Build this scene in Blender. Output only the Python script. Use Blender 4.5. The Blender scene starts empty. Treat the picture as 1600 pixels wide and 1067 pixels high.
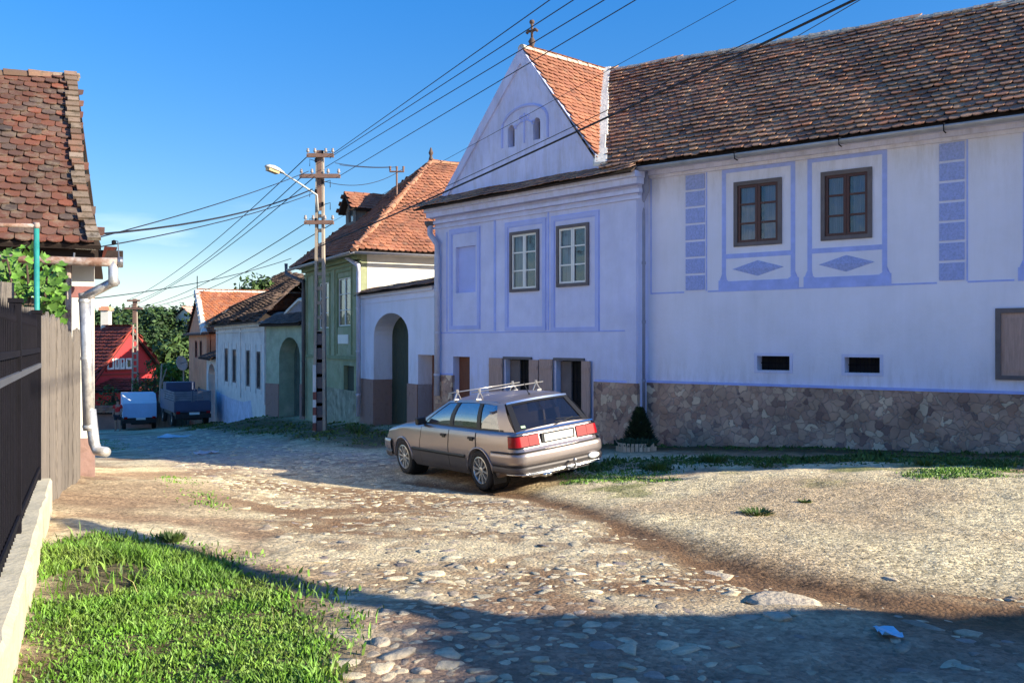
import bpy, math, random
import numpy as np
from mathutils import Vector, Matrix
from mathutils.geometry import tessellate_polygon
R = math.radians
C = bpy.context.scene.collection
sc = bpy.context.scene

# ------------------------------------------------------------ camera, world, sun
FPX = 1450.0
CAMZ = 1.6
cam = bpy.data.cameras.new('camera'); co = bpy.data.objects.new('camera', cam); C.objects.link(co)
co.location = (0, 0, CAMZ); co.rotation_euler = (R(90), 0, 0)
cam.lens = 36 * FPX / 1600; cam.sensor_width = 36; cam.clip_start = .05; cam.clip_end = 4000
sc.camera = co
SUN_AZ = 70.0    # degrees from straight behind the camera, towards the right
SUN_EL = 21.5
sx, sy = math.sin(R(SUN_AZ)), -math.cos(R(SUN_AZ))
sdir = Vector((sx * math.cos(R(SUN_EL)), sy * math.cos(R(SUN_EL)), math.sin(R(SUN_EL))))
sl = bpy.data.lights.new('sun', 'SUN'); so = bpy.data.objects.new('sun', sl); C.objects.link(so)
sl.energy = 5.0; sl.angle = R(.5); sl.color = (1, .90, .70)
so.rotation_euler = (-sdir).to_track_quat('-Z', 'Y').to_euler()
W = bpy.data.worlds.new('World'); sc.world = W; W.use_nodes = True
nt = W.node_tree; nt.nodes.clear()
def wn(t): return nt.nodes.new(t)
sky = wn('ShaderNodeTexSky'); sky.sky_type = 'NISHITA'; sky.sun_disc = False
sky.sun_elevation = R(SUN_EL); sky.sun_rotation = math.atan2(sx, sy)
sky.air_density = 1.0; sky.dust_density = .3; sky.ozone_density = 3.0
hs = wn('ShaderNodeHueSaturation'); hs.inputs['Saturation'].default_value = 1.38; hs.inputs['Hue'].default_value = .510
nt.links.new(sky.outputs[0], hs.inputs['Color'])
tc = wn('ShaderNodeTexCoord'); sep = wn('ShaderNodeSeparateXYZ'); nt.links.new(tc.outputs['Generated'], sep.inputs[0])
mp = wn('ShaderNodeMapping'); mp.inputs['Scale'].default_value = (3, 3, 14); nt.links.new(tc.outputs['Generated'], mp.inputs[0])
nz = wn('ShaderNodeTexNoise'); nz.inputs['Scale'].default_value = 1.6; nz.inputs['Detail'].default_value = 6
nt.links.new(mp.outputs[0], nz.inputs['Vector'])
cr = wn('ShaderNodeMapRange'); cr.inputs[1].default_value = .48; cr.inputs[2].default_value = .7; nt.links.new(nz.outputs[0], cr.inputs[0])
mr = wn('ShaderNodeMapRange'); mr.inputs[1].default_value = .16; mr.inputs[2].default_value = .05; nt.links.new(sep.outputs['Z'], mr.inputs[0])
mu = wn('ShaderNodeMath'); mu.operation = 'MULTIPLY'; nt.links.new(cr.outputs[0], mu.inputs[0]); nt.links.new(mr.outputs[0], mu.inputs[1])
mu2 = wn('ShaderNodeMath'); mu2.operation = 'MULTIPLY'; mu2.inputs[1].default_value = .75; nt.links.new(mu.outputs[0], mu2.inputs[0])
mh = wn('ShaderNodeMapRange'); mh.inputs[1].default_value = .10; mh.inputs[2].default_value = .0; mh.inputs[4].default_value = .5; nt.links.new(sep.outputs['Z'], mh.inputs[0])
mm_ = wn('ShaderNodeMath'); mm_.operation = 'MAXIMUM'; nt.links.new(mu2.outputs[0], mm_.inputs[0]); nt.links.new(mh.outputs[0], mm_.inputs[1]); mu2 = mm_
mx = wn('ShaderNodeMixRGB'); mx.inputs[2].default_value = (5.2, 5.6, 6.2, 1)
zr = wn('ShaderNodeMapRange'); zr.inputs[1].default_value = 0; zr.inputs[2].default_value = .45; zr.inputs[3].default_value = .44; zr.inputs[4].default_value = .88; nt.links.new(sep.outputs['Z'], zr.inputs[0])
sv = wn('ShaderNodeVectorMath'); sv.operation = 'SCALE'; nt.links.new(hs.outputs[0], sv.inputs[0]); nt.links.new(zr.outputs[0], sv.inputs['Scale'])
nt.links.new(mu2.outputs[0], mx.inputs[0]); nt.links.new(sv.outputs[0], mx.inputs[1])
bg = wn('ShaderNodeBackground'); bg.inputs[1].default_value = .15
wo = wn('ShaderNodeOutputWorld'); nt.links.new(mx.outputs[0], bg.inputs[0]); nt.links.new(bg.outputs[0], wo.inputs[0])
sc.view_settings.view_transform = 'Standard'; sc.view_settings.look = 'None'
sc.view_settings.exposure = 1.02; sc.view_settings.gamma = 1

# ------------------------------------------------------------ materials
def new_mat(name):
    m = bpy.data.materials.new(name); m.use_nodes = True
    n = m.node_tree; b = n.nodes['Principled BSDF']
    return m, n, b
def M(name, col, rough=.8, var=.18, scale=3., bump=.15, bscale=30., metallic=0., col2=None, c2=(.5, .7), s2=1.2, spec=None, island=0., stretch=None, coat=0, streak=0):
    m, n, b = new_mat(name)
    N, L = n.nodes.new, n.links.new
    b.inputs['Roughness'].default_value = rough; b.inputs['Metallic'].default_value = metallic
    if spec is not None: b.inputs['Specular IOR Level'].default_value = spec
    if coat: b.inputs['Coat Weight'].default_value = coat; b.inputs['Coat Roughness'].default_value = .03
    t = N('ShaderNodeTexCoord'); src = t.outputs['Object']
    if stretch:
        mpn = N('ShaderNodeMapping'); mpn.inputs['Scale'].default_value = stretch; L(src, mpn.inputs[0]); src = mpn.outputs[0]
    nz = N('ShaderNodeTexNoise'); nz.inputs['Scale'].default_value = scale; nz.inputs['Detail'].default_value = 8; nz.inputs['Roughness'].default_value = .65
    L(src, nz.inputs['Vector'])
    r = N('ShaderNodeMapRange'); r.inputs[1].default_value = .3; r.inputs[2].default_value = .7
    r.inputs[3].default_value = 1 - var; r.inputs[4].default_value = 1 + var; L(nz.outputs[0], r.inputs[0])
    base = N('ShaderNodeRGB'); base.outputs[0].default_value = (*col, 1); out = base.outputs[0]
    if col2:
        n2 = N('ShaderNodeTexNoise'); n2.inputs['Scale'].default_value = s2; n2.inputs['Detail'].default_value = 7; n2.inputs['Roughness'].default_value = .7
        L(src, n2.inputs['Vector'])
        r2 = N('ShaderNodeMapRange'); r2.inputs[1].default_value = c2[0]; r2.inputs[2].default_value = c2[1]; L(n2.outputs[0], r2.inputs[0])
        mxx = N('ShaderNodeMixRGB'); mxx.inputs[2].default_value = (*col2, 1); L(r2.outputs[0], mxx.inputs[0]); L(out, mxx.inputs[1]); out = mxx.outputs[0]
    vm = N('ShaderNodeVectorMath'); vm.operation = 'SCALE'; L(out, vm.inputs[0]); L(r.outputs[0], vm.inputs['Scale']); out = vm.outputs[0]
    if streak:
        ms = N('ShaderNodeMapping'); ms.inputs['Scale'].default_value = (2.6, 2.6, .3); L(t.outputs['Object'], ms.inputs[0])
        ns = N('ShaderNodeTexNoise'); ns.inputs['Scale'].default_value = 1.0; ns.inputs['Detail'].default_value = 9; ns.inputs['Roughness'].default_value = .7; L(ms.outputs[0], ns.inputs['Vector'])
        nb = N('ShaderNodeTexNoise'); nb.inputs['Scale'].default_value = .45; nb.inputs['Detail'].default_value = 5; L(t.outputs['Object'], nb.inputs['Vector'])
        mm = N('ShaderNodeMath'); mm.operation = 'ADD'; L(ns.outputs[0], mm.inputs[0]); L(nb.outputs[0], mm.inputs[1])
        rs = N('ShaderNodeMapRange'); rs.inputs[1].default_value = .8; rs.inputs[2].default_value = 1.2; rs.inputs[3].default_value = 1 + streak; rs.inputs[4].default_value = 1 - streak; L(mm.outputs[0], rs.inputs[0])
        vs_ = N('ShaderNodeVectorMath'); vs_.operation = 'SCALE'; L(out, vs_.inputs[0]); L(rs.outputs[0], vs_.inputs['Scale']); out = vs_.outputs[0]
        # splash dirt above the plinth and drips below the eaves
        gg = N('ShaderNodeNewGeometry'); sz = N('ShaderNodeSeparateXYZ'); L(gg.outputs['Position'], sz.inputs[0])
        lo = N('ShaderNodeMapRange'); lo.inputs[1].default_value = 1.5; lo.inputs[2].default_value = .75; L(sz.outputs['Z'], lo.inputs[0])
        hi = N('ShaderNodeMapRange'); hi.inputs[1].default_value = 3.9; hi.inputs[2].default_value = 5.1; L(sz.outputs['Z'], hi.inputs[0])
        ms2 = N('ShaderNodeMapping'); ms2.inputs['Scale'].default_value = (4, 4, .8); L(gg.outputs['Position'], ms2.inputs[0])
        nd = N('ShaderNodeTexNoise'); nd.inputs['Scale'].default_value = 1.3; nd.inputs['Detail'].default_value = 10; nd.inputs['Roughness'].default_value = .75; L(ms2.outputs[0], nd.inputs['Vector'])
        nr = N('ShaderNodeMapRange'); nr.inputs[1].default_value = .45; nr.inputs[2].default_value = .7; L(nd.outputs[0], nr.inputs[0])
        ad_ = N('ShaderNodeMath'); ad_.operation = 'MAXIMUM'; L(lo.outputs[0], ad_.inputs[0]); L(hi.outputs[0], ad_.inputs[1])
        mk = N('ShaderNodeMath'); mk.operation = 'MULTIPLY'; L(ad_.outputs[0], mk.inputs[0]); L(nr.outputs[0], mk.inputs[1])
        mk2 = N('ShaderNodeMath'); mk2.operation = 'MULTIPLY'; mk2.inputs[1].default_value = .45; L(mk.outputs[0], mk2.inputs[0])
        dm = N('ShaderNodeMixRGB'); dm.inputs[2].default_value = (.36, .32, .33, 1); L(mk2.outputs[0], dm.inputs[0]); L(out, dm.inputs[1]); out = dm.outputs[0]
    if island:
        g = N('ShaderNodeNewGeometry'); r3 = N('ShaderNodeMapRange'); r3.inputs[3].default_value = 1 - island; r3.inputs[4].default_value = 1 + island
        L(g.outputs['Random Per Island'], r3.inputs[0])
        v3 = N('ShaderNodeVectorMath'); v3.operation = 'SCALE'; L(out, v3.inputs[0]); L(r3.outputs[0], v3.inputs['Scale']); out = v3.outputs[0]
    L(out, b.inputs['Base Color'])
    if bump:
        n3 = N('ShaderNodeTexNoise'); n3.inputs['Scale'].default_value = bscale; n3.inputs['Detail'].default_value = 8; L(src, n3.inputs['Vector'])
        bp = N('ShaderNodeBump'); bp.inputs['Strength'].default_value = bump; bp.inputs['Distance'].default_value = .02
        L(n3.outputs[0], bp.inputs['Height']); L(bp.outputs[0], b.inputs['Normal'])
    return m
def ramp_island(name, cols, rough=.85, lichen=(.45, .4, .32), lw=(.56, .72), lscale=5, bump=.4):
    m, n, b = new_mat(name); N, L = n.nodes.new, n.links.new
    b.inputs['Roughness'].default_value = rough
    g = N('ShaderNodeNewGeometry'); cr = N('ShaderNodeValToRGB'); cr.color_ramp.interpolation = 'LINEAR'
    e = cr.color_ramp.elements
    while len(e) < len(cols): e.new(.5)
    for i, c in enumerate(cols): e[i].position = i / (len(cols) - 1); e[i].color = (*c, 1)
    L(g.outputs['Random Per Island'], cr.inputs[0])
    t = N('ShaderNodeTexCoord'); nz = N('ShaderNodeTexNoise'); nz.inputs['Scale'].default_value = lscale; nz.inputs['Detail'].default_value = 9; nz.inputs['Roughness'].default_value = .75
    L(t.outputs['Object'], nz.inputs['Vector'])
    r = N('ShaderNodeMapRange'); r.inputs[1].default_value = lw[0]; r.inputs[2].default_value = lw[1]; L(nz.outputs[0], r.inputs[0])
    mxx = N('ShaderNodeMixRGB'); mxx.inputs[2].default_value = (*lichen, 1); L(r.outputs[0], mxx.inputs[0]); L(cr.outputs[0], mxx.inputs[1])
    n2 = N('ShaderNodeTexNoise'); n2.inputs['Scale'].default_value = .8; n2.inputs['Detail'].default_value = 4; L(t.outputs['Object'], n2.inputs['Vector'])
    r2 = N('ShaderNodeMapRange'); r2.inputs[1].default_value = .3; r2.inputs[2].default_value = .7; r2.inputs[3].default_value = .75; r2.inputs[4].default_value = 1.25; L(n2.outputs[0], r2.inputs[0])
    vm = N('ShaderNodeVectorMath'); vm.operation = 'SCALE'; L(mxx.outputs[0], vm.inputs[0]); L(r2.outputs[0], vm.inputs['Scale'])
    L(vm.outputs[0], b.inputs['Base Color'])
    bp = N('ShaderNodeBump'); bp.inputs['Strength'].default_value = bump; bp.inputs['Distance'].default_value = .01
    n3 = N('ShaderNodeTexNoise'); n3.inputs['Scale'].default_value = 35; n3.inputs['Detail'].default_value = 6; L(t.outputs['Object'], n3.inputs['Vector'])
    L(n3.outputs[0], bp.inputs['Height']); L(bp.outputs[0], b.inputs['Normal'])
    return m
def stone_wall_mat(name, cols, mortar, scale=6.5, edge=.06):
    m, n, b = new_mat(name); N, L = n.nodes.new, n.links.new
    b.inputs['Roughness'].default_value = .85
    t = N('ShaderNodeTexCoord'); nz = N('ShaderNodeTexNoise'); nz.inputs['Scale'].default_value = 6; L(t.outputs['Object'], nz.inputs['Vector'])
    ad = N('ShaderNodeMixRGB'); ad.blend_type = 'ADD'; ad.inputs[0].default_value = .22; L(t.outputs['Object'], ad.inputs[1]); L(nz.outputs['Color'], ad.inputs[2])
    v1 = N('ShaderNodeTexVoronoi'); v1.inputs['Scale'].default_value = scale; L(ad.outputs[0], v1.inputs['Vector'])
    v2 = N('ShaderNodeTexVoronoi'); v2.feature = 'DISTANCE_TO_EDGE'; v2.inputs['Scale'].default_value = scale; L(ad.outputs[0], v2.inputs['Vector'])
    sp = N('ShaderNodeSeparateColor'); L(v1.outputs['Color'], sp.inputs[0])
    cr = N('ShaderNodeValToRGB'); e = cr.color_ramp.elements
    while len(e) < len(cols): e.new(.5)
    for i, c in enumerate(cols): e[i].position = i / (len(cols) - 1); e[i].color = (*c, 1)
    L(sp.outputs[0], cr.inputs[0])
    r = N('ShaderNodeMapRange'); r.inputs[1].default_value = edge * .4; r.inputs[2].default_value = edge; L(v2.outputs[0], r.inputs[0])
    mxx = N('ShaderNodeMixRGB'); mxx.inputs[1].default_value = (*mortar, 1); L(r.outputs[0], mxx.inputs[0]); L(cr.outputs[0], mxx.inputs[2])
    n2 = N('ShaderNodeTexNoise'); n2.inputs['Scale'].default_value = 1.4; n2.inputs['Detail'].default_value = 8; L(t.outputs['Object'], n2.inputs['Vector'])
    r2 = N('ShaderNodeMapRange'); r2.inputs[1].default_value = .3; r2.inputs[2].default_value = .7; r2.inputs[3].default_value = .65; r2.inputs[4].default_value = 1.3; L(n2.outputs[0], r2.inputs[0])
    vm = N('ShaderNodeVectorMath'); vm.operation = 'SCALE'; L(mxx.outputs[0], vm.inputs[0]); L(r2.outputs[0], vm.inputs['Scale'])
    L(vm.outputs[0], b.inputs['Base Color'])
    bp = N('ShaderNodeBump'); bp.inputs['Strength'].default_value = .55; bp.inputs['Distance'].default_value = .04
    rr = N('ShaderNodeMapRange'); rr.inputs[2].default_value = edge * 2.5; L(v2.outputs[0], rr.inputs[0]); L(rr.outputs[0], bp.inputs['Height']); L(bp.outputs[0], b.inputs['Normal'])
    return m
def glass_mat(name, tint=(.02, .025, .035), alpha=.35, rough=.03, wav=.15, refl=.6):
    m, n, b = new_mat(name); N, L = n.nodes.new, n.links.new
    b.inputs['Base Color'].default_value = (*tint, 1); b.inputs['Roughness'].default_value = .3
    tr = N('ShaderNodeBsdfTransparent'); tr.inputs[0].default_value = (.68, .66, .70, 1); mi = N('ShaderNodeMixShader'); mi.inputs[0].default_value = alpha
    L(tr.outputs[0], mi.inputs[1]); L(b.outputs[0], mi.inputs[2])
    g = N('ShaderNodeBsdfGlossy'); g.inputs['Roughness'].default_value = rough; g.inputs[0].default_value = (.9, .93, 1, 1)
    lw = N('ShaderNodeLayerWeight'); lw.inputs[0].default_value = .35; r = N('ShaderNodeMapRange'); r.inputs[3].default_value = .06; r.inputs[4].default_value = refl; L(lw.outputs['Fresnel'], r.inputs[0])
    m2 = N('ShaderNodeMixShader'); L(r.outputs[0], m2.inputs[0]); L(mi.outputs[0], m2.inputs[1]); L(g.outputs[0], m2.inputs[2]); L(m2.outputs[0], n.nodes['Material Output'].inputs[0])
    if wav:
        t = N('ShaderNodeTexCoord'); nz = N('ShaderNodeTexNoise'); nz.inputs['Scale'].default_value = 2.5; L(t.outputs['Object'], nz.inputs['Vector'])
        bp = N('ShaderNodeBump'); bp.inputs['Strength'].default_value = wav; bp.inputs['Distance'].default_value = .05; L(nz.outputs[0], bp.inputs['Height']); L(bp.outputs[0], b.inputs['Normal']); L(bp.outputs[0], g.inputs['Normal'])
    return m
def attr_mat(name, rough=.95, var=.25, scale=9, bump=.6, bscale=30, peb=22., pebs=.5):
    m, n, b = new_mat(name); N, L = n.nodes.new, n.links.new
    b.inputs['Roughness'].default_value = rough; b.inputs['Specular IOR Level'].default_value = .25
    a = N('ShaderNodeAttribute'); a.attribute_name = 'Col'
    t = N('ShaderNodeTexCoord'); nz = N('ShaderNodeTexNoise'); nz.inputs['Scale'].default_value = scale; nz.inputs['Detail'].default_value = 12; nz.inputs['Roughness'].default_value = .72
    L(t.outputs['Object'], nz.inputs['Vector'])
    r = N('ShaderNodeMapRange'); r.inputs[1].default_value = .3; r.inputs[2].default_value = .7; r.inputs[3].default_value = 1 - var; r.inputs[4].default_value = 1 + var; L(nz.outputs[0], r.inputs[0])
    vm = N('ShaderNodeVectorMath'); vm.operation = 'SCALE'; L(a.outputs['Color'], vm.inputs[0]); L(r.outputs[0], vm.inputs['Scale'])
    v = N('ShaderNodeTexVoronoi'); v.inputs['Scale'].default_value = peb; L(t.outputs['Object'], v.inputs['Vector'])
    sp = N('ShaderNodeSeparateColor'); L(v.outputs['Color'], sp.inputs[0])
    r2 = N('ShaderNodeMapRange'); r2.inputs[3].default_value = 1 - pebs * .5; r2.inputs[4].default_value = 1 + pebs * .5; L(sp.outputs[0], r2.inputs[0])
    vm2 = N('ShaderNodeVectorMath'); vm2.operation = 'SCALE'; L(vm.outputs[0], vm2.inputs[0]); L(r2.outputs[0], vm2.inputs['Scale'])
    L(vm2.outputs[0], b.inputs['Base Color'])
    ma = N('ShaderNodeMath'); ma.operation = 'SUBTRACT'; L(nz.outputs[0], ma.inputs[0]); 
    ms = N('ShaderNodeMath'); ms.operation = 'MULTIPLY'; ms.inputs[1].default_value = .35; L(v.outputs['Distance'], ms.inputs[0]); L(ms.outputs[0], ma.inputs[1])
    bp = N('ShaderNodeBump'); bp.inputs['Strength'].default_value = bump; bp.inputs['Distance'].default_value = .05; L(ma.outputs[0], bp.inputs['Height']); L(bp.outputs[0], b.inputs['Normal'])
    return m

m_blue = M('pale_blue_plaster', (.62, .64, .86), .9, .09, 1.3, .2, 14, col2=(.55, .57, .83), c2=(.45, .75), s2=.7, streak=.05)
m_blue_long = M('whitish_blue_plaster', (.76, .755, .88), .9, .08, 1.2, .2, 14, col2=(.68, .68, .84), c2=(.42, .75), s2=.6, streak=.05)
m_paint_blue = M('blue_limewash_band', (.38, .46, .88), .9, .12, 4, .1, 25)
m_quoin = M('stippled_blue_render', (.36, .43, .78), .95, .2, 26, .9, 60)
m_stone = stone_wall_mat('rubble_plinth', [(.38, .22, .16), (.48, .29, .20), (.58, .40, .28), (.42, .25, .19), (.74, .57, .40), (.46, .29, .22), (.52, .34, .24), (.22, .13, .11), (.50, .32, .24), (.45, .27, .19)], (.36, .26, .21), 7.2, .035)
m_mould = M('mid_blue_moulding', (.44, .50, .86), .9, .1, 1.3, .12, 14)
m_stone2 = M('brownish_stone_plinth', (.36, .22, .18), .9, .35, 5, .6, 12, col2=(.22, .14, .13), c2=(.45, .65), s2=5)
m_tile_brown = ramp_island('old_brown_tiles', [(.19, .10, .07), (.30, .155, .10), (.38, .20, .12), (.26, .16, .11), (.46, .26, .15), (.21, .12, .09), (.50, .20, .10), (.33, .22, .14)], lichen=(.44, .29, .16), lw=(.54, .74), lscale=3)
m_tile_orange = ramp_island('orange_clay_tiles', [(.28, .105, .055), (.36, .14, .075), (.29, .11, .065), (.42, .17, .09), (.19, .08, .05)], lichen=(.36, .24, .15), lw=(.54, .76))
m_tile_left = ramp_island('weathered_red_tiles', [(.075, .042, .032), (.16, .058, .036), (.115, .052, .038), (.22, .07, .04), (.08, .047, .038), (.17, .065, .042), (.12, .075, .06), (.065, .045, .04)], lichen=(.22, .17, .12), lw=(.50, .72), lscale=4)
m_tile_far = ramp_island('far_orange_tiles', [(.40, .12, .05), (.52, .19, .08), (.33, .11, .06), (.47, .20, .11)], lichen=(.36, .24, .16), lw=(.55, .8))
m_tile_dark = ramp_island('sooty_tiles', [(.06, .04, .035), (.14, .09, .07), (.09, .06, .05), (.20, .13, .10)], lichen=(.26, .22, .18), lw=(.55, .72))
m_tile_red = ramp_island('red_sheet_tiles', [(.20, .035, .025), (.26, .05, .03), (.16, .03, .025)], lichen=(.12, .04, .03), lw=(.5, .75))
m_deck = M('dark_roof_boards', (.035, .022, .018), .95, .3)
m_mortar = M('pale_ridge_mortar', (.55, .48, .38), .95, .3, 6, .6, 20, col2=(.26, .19, .14), c2=(.54, .70), s2=5)
m_mortar_w = M('white_valley_mortar', (.75, .70, .62), .95, .2, 6, .6, 20)
m_green = M('faded_green_plaster', (.31, .34, .20), .92, .22, 2.0, .25, 10, col2=(.46, .44, .31), c2=(.48, .7), s2=1.1)
m_green_trim = M('green_trim_plaster', (.24, .28, .155), .92, .2)
m_white = M('white_plaster', (.76, .73, .65), .9, .1, 2, .15, 12)
m_white_sh = M('greyed_white_plaster', (.74, .69, .66), .92, .14, 2, .2, 10, col2=(.56, .52, .52), c2=(.5, .72), s2=.9)
m_blue_stain = M('blue_stained_limewash', (.56, .58, .73), .92, .25, 2.5)
m_pink = M('salmon_plaster', (.72, .34, .20), .9, .15, 1.5)
m_pink_pale = M('pale_rose_plaster', (.62, .36, .30), .9, .12, 1.5)
m_red = M('red_painted_boards', (.55, .025, .03), .7, .15, 3, .4, 4, stretch=(14, 14, 1))
m_red_trim = M('dark_red_trim', (.32, .03, .02), .7, .15)
m_white_paint = M('white_gloss_paint', (.78, .76, .72), .5, .06)
m_brown_paint = M('dark_red_brown_paint', (.075, .02, .014), .45, .2)
m_grey_frame = M('grey_brown_wood', (.13, .11, .115), .75, .2, 4, .2, 12)
m_shutter = M('mauve_brown_shutter', (.40, .27, .23), .8, .2, 3, .3, 4, stretch=(12, 12, 1))
m_door_brown = M('rust_brown_door', (.17, .06, .03), .75, .3, 3, .3, 6, stretch=(10, 10, 1))
m_gate = M('dark_green_gate_boards', (.045, .055, .035), .8, .3, 3, .4, 8, stretch=(10, 10, 1))
m_gutter = M('pale_zinc_gutter', (.42, .40, .40), .5, .15, 5, .1, 20, metallic=.3)
m_pipe_dk = M('slate_downpipe', (.30, .31, .42), .55, .12, 4, .1, 20)
m_pipe = M('painted_lilac_downpipe', (.50, .50, .62), .55, .12, 4, .1, 20)
m_galv = M('galvanised_pipe', (.66, .65, .64), .42, .2, 9, .15, 25, metallic=.6, col2=(.35, .34, .36), c2=(.5, .7), s2=7)
m_rustpipe = M('rusty_pipe', (.24, .13, .09), .7, .3, 6, .3, 30, col2=(.46, .40, .37), c2=(.42, .6), s2=4)
m_teal = M('turquoise_painted_pipe', (.03, .27, .24), .5, .2, 5, .2, 20)
m_conc = M('weathered_concrete', (.55, .49, .36), .92, .18, 3, .4, 25, col2=(.36, .33, .18), c2=(.54, .76), s2=2.2)
m_conc_pole = M('pale_pole_concrete', (.40, .33, .26), .9, .15, 3, .3, 20, col2=(.25, .22, .19), c2=(.5, .7))
m_polewood = M('dark_brown_pole_paint', (.22, .13, .10), .85, .2)
m_iron = M('black_iron', (.006, .005, .009), .75, .3, 6, .15, 40, spec=.2)
m_steel = M('bare_steel_strip', (.32, .32, .34), .4, .1, metallic=.8)
m_boards = M('silver_weathered_boards', (.20, .17, .145), .9, .3, 3, .8, 7, stretch=(16, 16, 1.1), island=.14)
m_log = M('dark_log_wall', (.13, .09, .065), .9, .35, 3, .6, 9, stretch=(1.5, 1.5, 10))
m_wire = M('black_cable', (.015, .015, .02), .6, 0, bump=0)
m_leafg = M('vine_leaf', (.10, .22, .025), .6, .3, 3, 0, island=.45)
m_leaf_tree = M('tree_leaf', (.035, .075, .018), .7, .25, .6, 0, island=.5)
m_leaf_tree2 = M('light_tree_leaf', (.06, .11, .022), .7, .25, .6, 0, island=.5)
m_conifer = M('conifer_needle', (.028, .055, .022), .8, .3, 3, 0, island=.4)
m_bark = M('bark', (.10, .07, .05), .95, .3, 4, .6, 14)
m_grass = M('grass_blade', (.12, .255, .026), .6, .35, 1.3, 0, island=.55, col2=(.19, .26, .05), c2=(.45, .68), s2=2.2)
m_grass_dk = M('verge_grass_blade', (.08, .13, .02), .7, .3, 1.3, 0, island=.4)
m_curtain = M('lace_curtain', (.58, .58, .78), .9, .35, 2, .3, 4, stretch=(14, 14, .6))
m_dark = M('dark_interior', (.012, .011, .012), 1, 0, bump=0)
m_glass = glass_mat('window_glass')
m_glass_dark = glass_mat('dark_window_glass', (.015, .018, .02), .85)

# ------------------------------------------------------------ object helpers
def tag(o, label=None, cat=None, group=None, kind=None):
    if label: o['label'] = label
    if cat: o['category'] = cat
    if group: o['group'] = group
    if kind: o['kind'] = kind
    return o
def empty(name, loc, label=None, cat=None, group=None):
    o = bpy.data.objects.new(name, None); C.objects.link(o); o.location = loc; o.empty_display_size = .2
    return tag(o, label, cat, group)
class MB:
    def __init__(s): s.v = []; s.f = []; s.mi = []; s.cur = 0
    def quad(s, *p):
        n = len(s.v); s.v += [tuple(q) for q in p]; s.f.append(tuple(range(n, n + len(p)))); s.mi.append(s.cur)
    def mesh(s, vs, fs):
        n = len(s.v); s.v += [tuple(q) for q in vs]; s.f += [tuple(i + n for i in f) for f in fs]; s.mi += [s.cur] * len(fs)
    def box8(s, p):
        s.mesh(p, [(0, 3, 2, 1), (4, 5, 6, 7), (0, 1, 5, 4), (1, 2, 6, 5), (2, 3, 7, 6), (3, 0, 4, 7)])
    def box(s, c, sz, m=None):
        hx, hy, hz = sz[0] / 2, sz[1] / 2, sz[2] / 2
        p = [Vector(q) for q in ((-hx, -hy, -hz), (hx, -hy, -hz), (hx, hy, -hz), (-hx, hy, -hz), (-hx, -hy, hz), (hx, -hy, hz), (hx, hy, hz), (-hx, hy, hz))]
        if m is not None: p = [m @ q for q in p]
        s.box8([q + Vector(c) for q in p])
    def tube(s, path, r, n=8, cap=True):
        path = [Vector(p) for p in path]; rs = r if isinstance(r, (list, tuple)) else [r] * len(path)
        rings = []
        for i, p in enumerate(path):
            a = path[max(i - 1, 0)]; b = path[min(i + 1, len(path) - 1)]; t = (b - a).normalized()
            up = Vector((0, 0, 1)) if abs(t.z) < .9 else Vector((1, 0, 0))
            x = t.cross(up).normalized(); y = x.cross(t).normalized()
            rings.append([p + (x * math.cos(k * 2 * math.pi / n) + y * math.sin(k * 2 * math.pi / n)) * rs[i] for k in range(n)])
        vs = [q for rg in rings for q in rg]; fs = []
        for i in range(len(path) - 1):
            for k in range(n): fs.append((i * n + k, i * n + (k + 1) % n, (i + 1) * n + (k + 1) % n, (i + 1) * n + k))
        if cap: fs.append(tuple(range(n - 1, -1, -1))); fs.append(tuple(range((len(path) - 1) * n, len(path) * n)))
        s.mesh(vs, fs)
    def lathe(s, prof, o, ax=Vector((0, 0, 1)), n=24, cap=False):
        ax = Vector(ax).normalized(); up = Vector((0, 0, 1)) if abs(ax.z) < .9 else Vector((1, 0, 0))
        x = ax.cross(up).normalized(); y = x.cross(ax).normalized(); o = Vector(o)
        vs = [o + ax * h + (x * math.cos(k * 2 * math.pi / n) + y * math.sin(k * 2 * math.pi / n)) * r for r, h in prof for k in range(n)]
        fs = [(i * n + k, i * n + (k + 1) % n, (i + 1) * n + (k + 1) % n, (i + 1) * n + k) for i in range(len(prof) - 1) for k in range(n)]
        if cap: fs.append(tuple(range(n))); fs.append(tuple(range((len(prof) - 1) * n, len(prof) * n)))
        s.mesh(vs, fs)
    def build(s, name, mats, parent=None, smooth=False, local=False):
        me = bpy.data.meshes.new(name)
        off = Vector((0, 0, 0))
        if parent is not None and not local:
            p = parent
            while p is not None: off += p.location; p = p.parent
        me.from_pydata([(v[0] - off.x, v[1] - off.y, v[2] - off.z) for v in s.v], [], s.f)
        if not isinstance(mats, (list, tuple)): mats = [mats]
        for m in mats: me.materials.append(m)
        if len(mats) > 1: me.polygons.foreach_set('material_index', s.mi)
        if smooth: me.polygons.foreach_set('use_smooth', [True] * len(me.polygons))
        me.update()
        o = bpy.data.objects.new(name, me); C.objects.link(o)
        if parent is not None: o.parent = parent
        return o
def build_each(mb, name, mat, parent, smooth=False, local=False):
    # one object for each connected piece
    par = list(range(len(mb.v)))
    def fd(i):
        while par[i] != i: par[i] = par[par[i]]; i = par[i]
        return i
    for f in mb.f:
        for k in f[1:]: par[fd(f[0])] = fd(k)
    gr = {}
    for f in mb.f: gr.setdefault(fd(f[0]), []).append(f)
    out = None
    for fs in gr.values():
        ids = sorted({i for f in fs for i in f}); mp_ = {i: k for k, i in enumerate(ids)}; m2 = MB(); m2.mesh([mb.v[i] for i in ids], [[mp_[i] for i in f] for f in fs]); out = m2.build(name, mat, parent, smooth, local)
    return out
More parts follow.
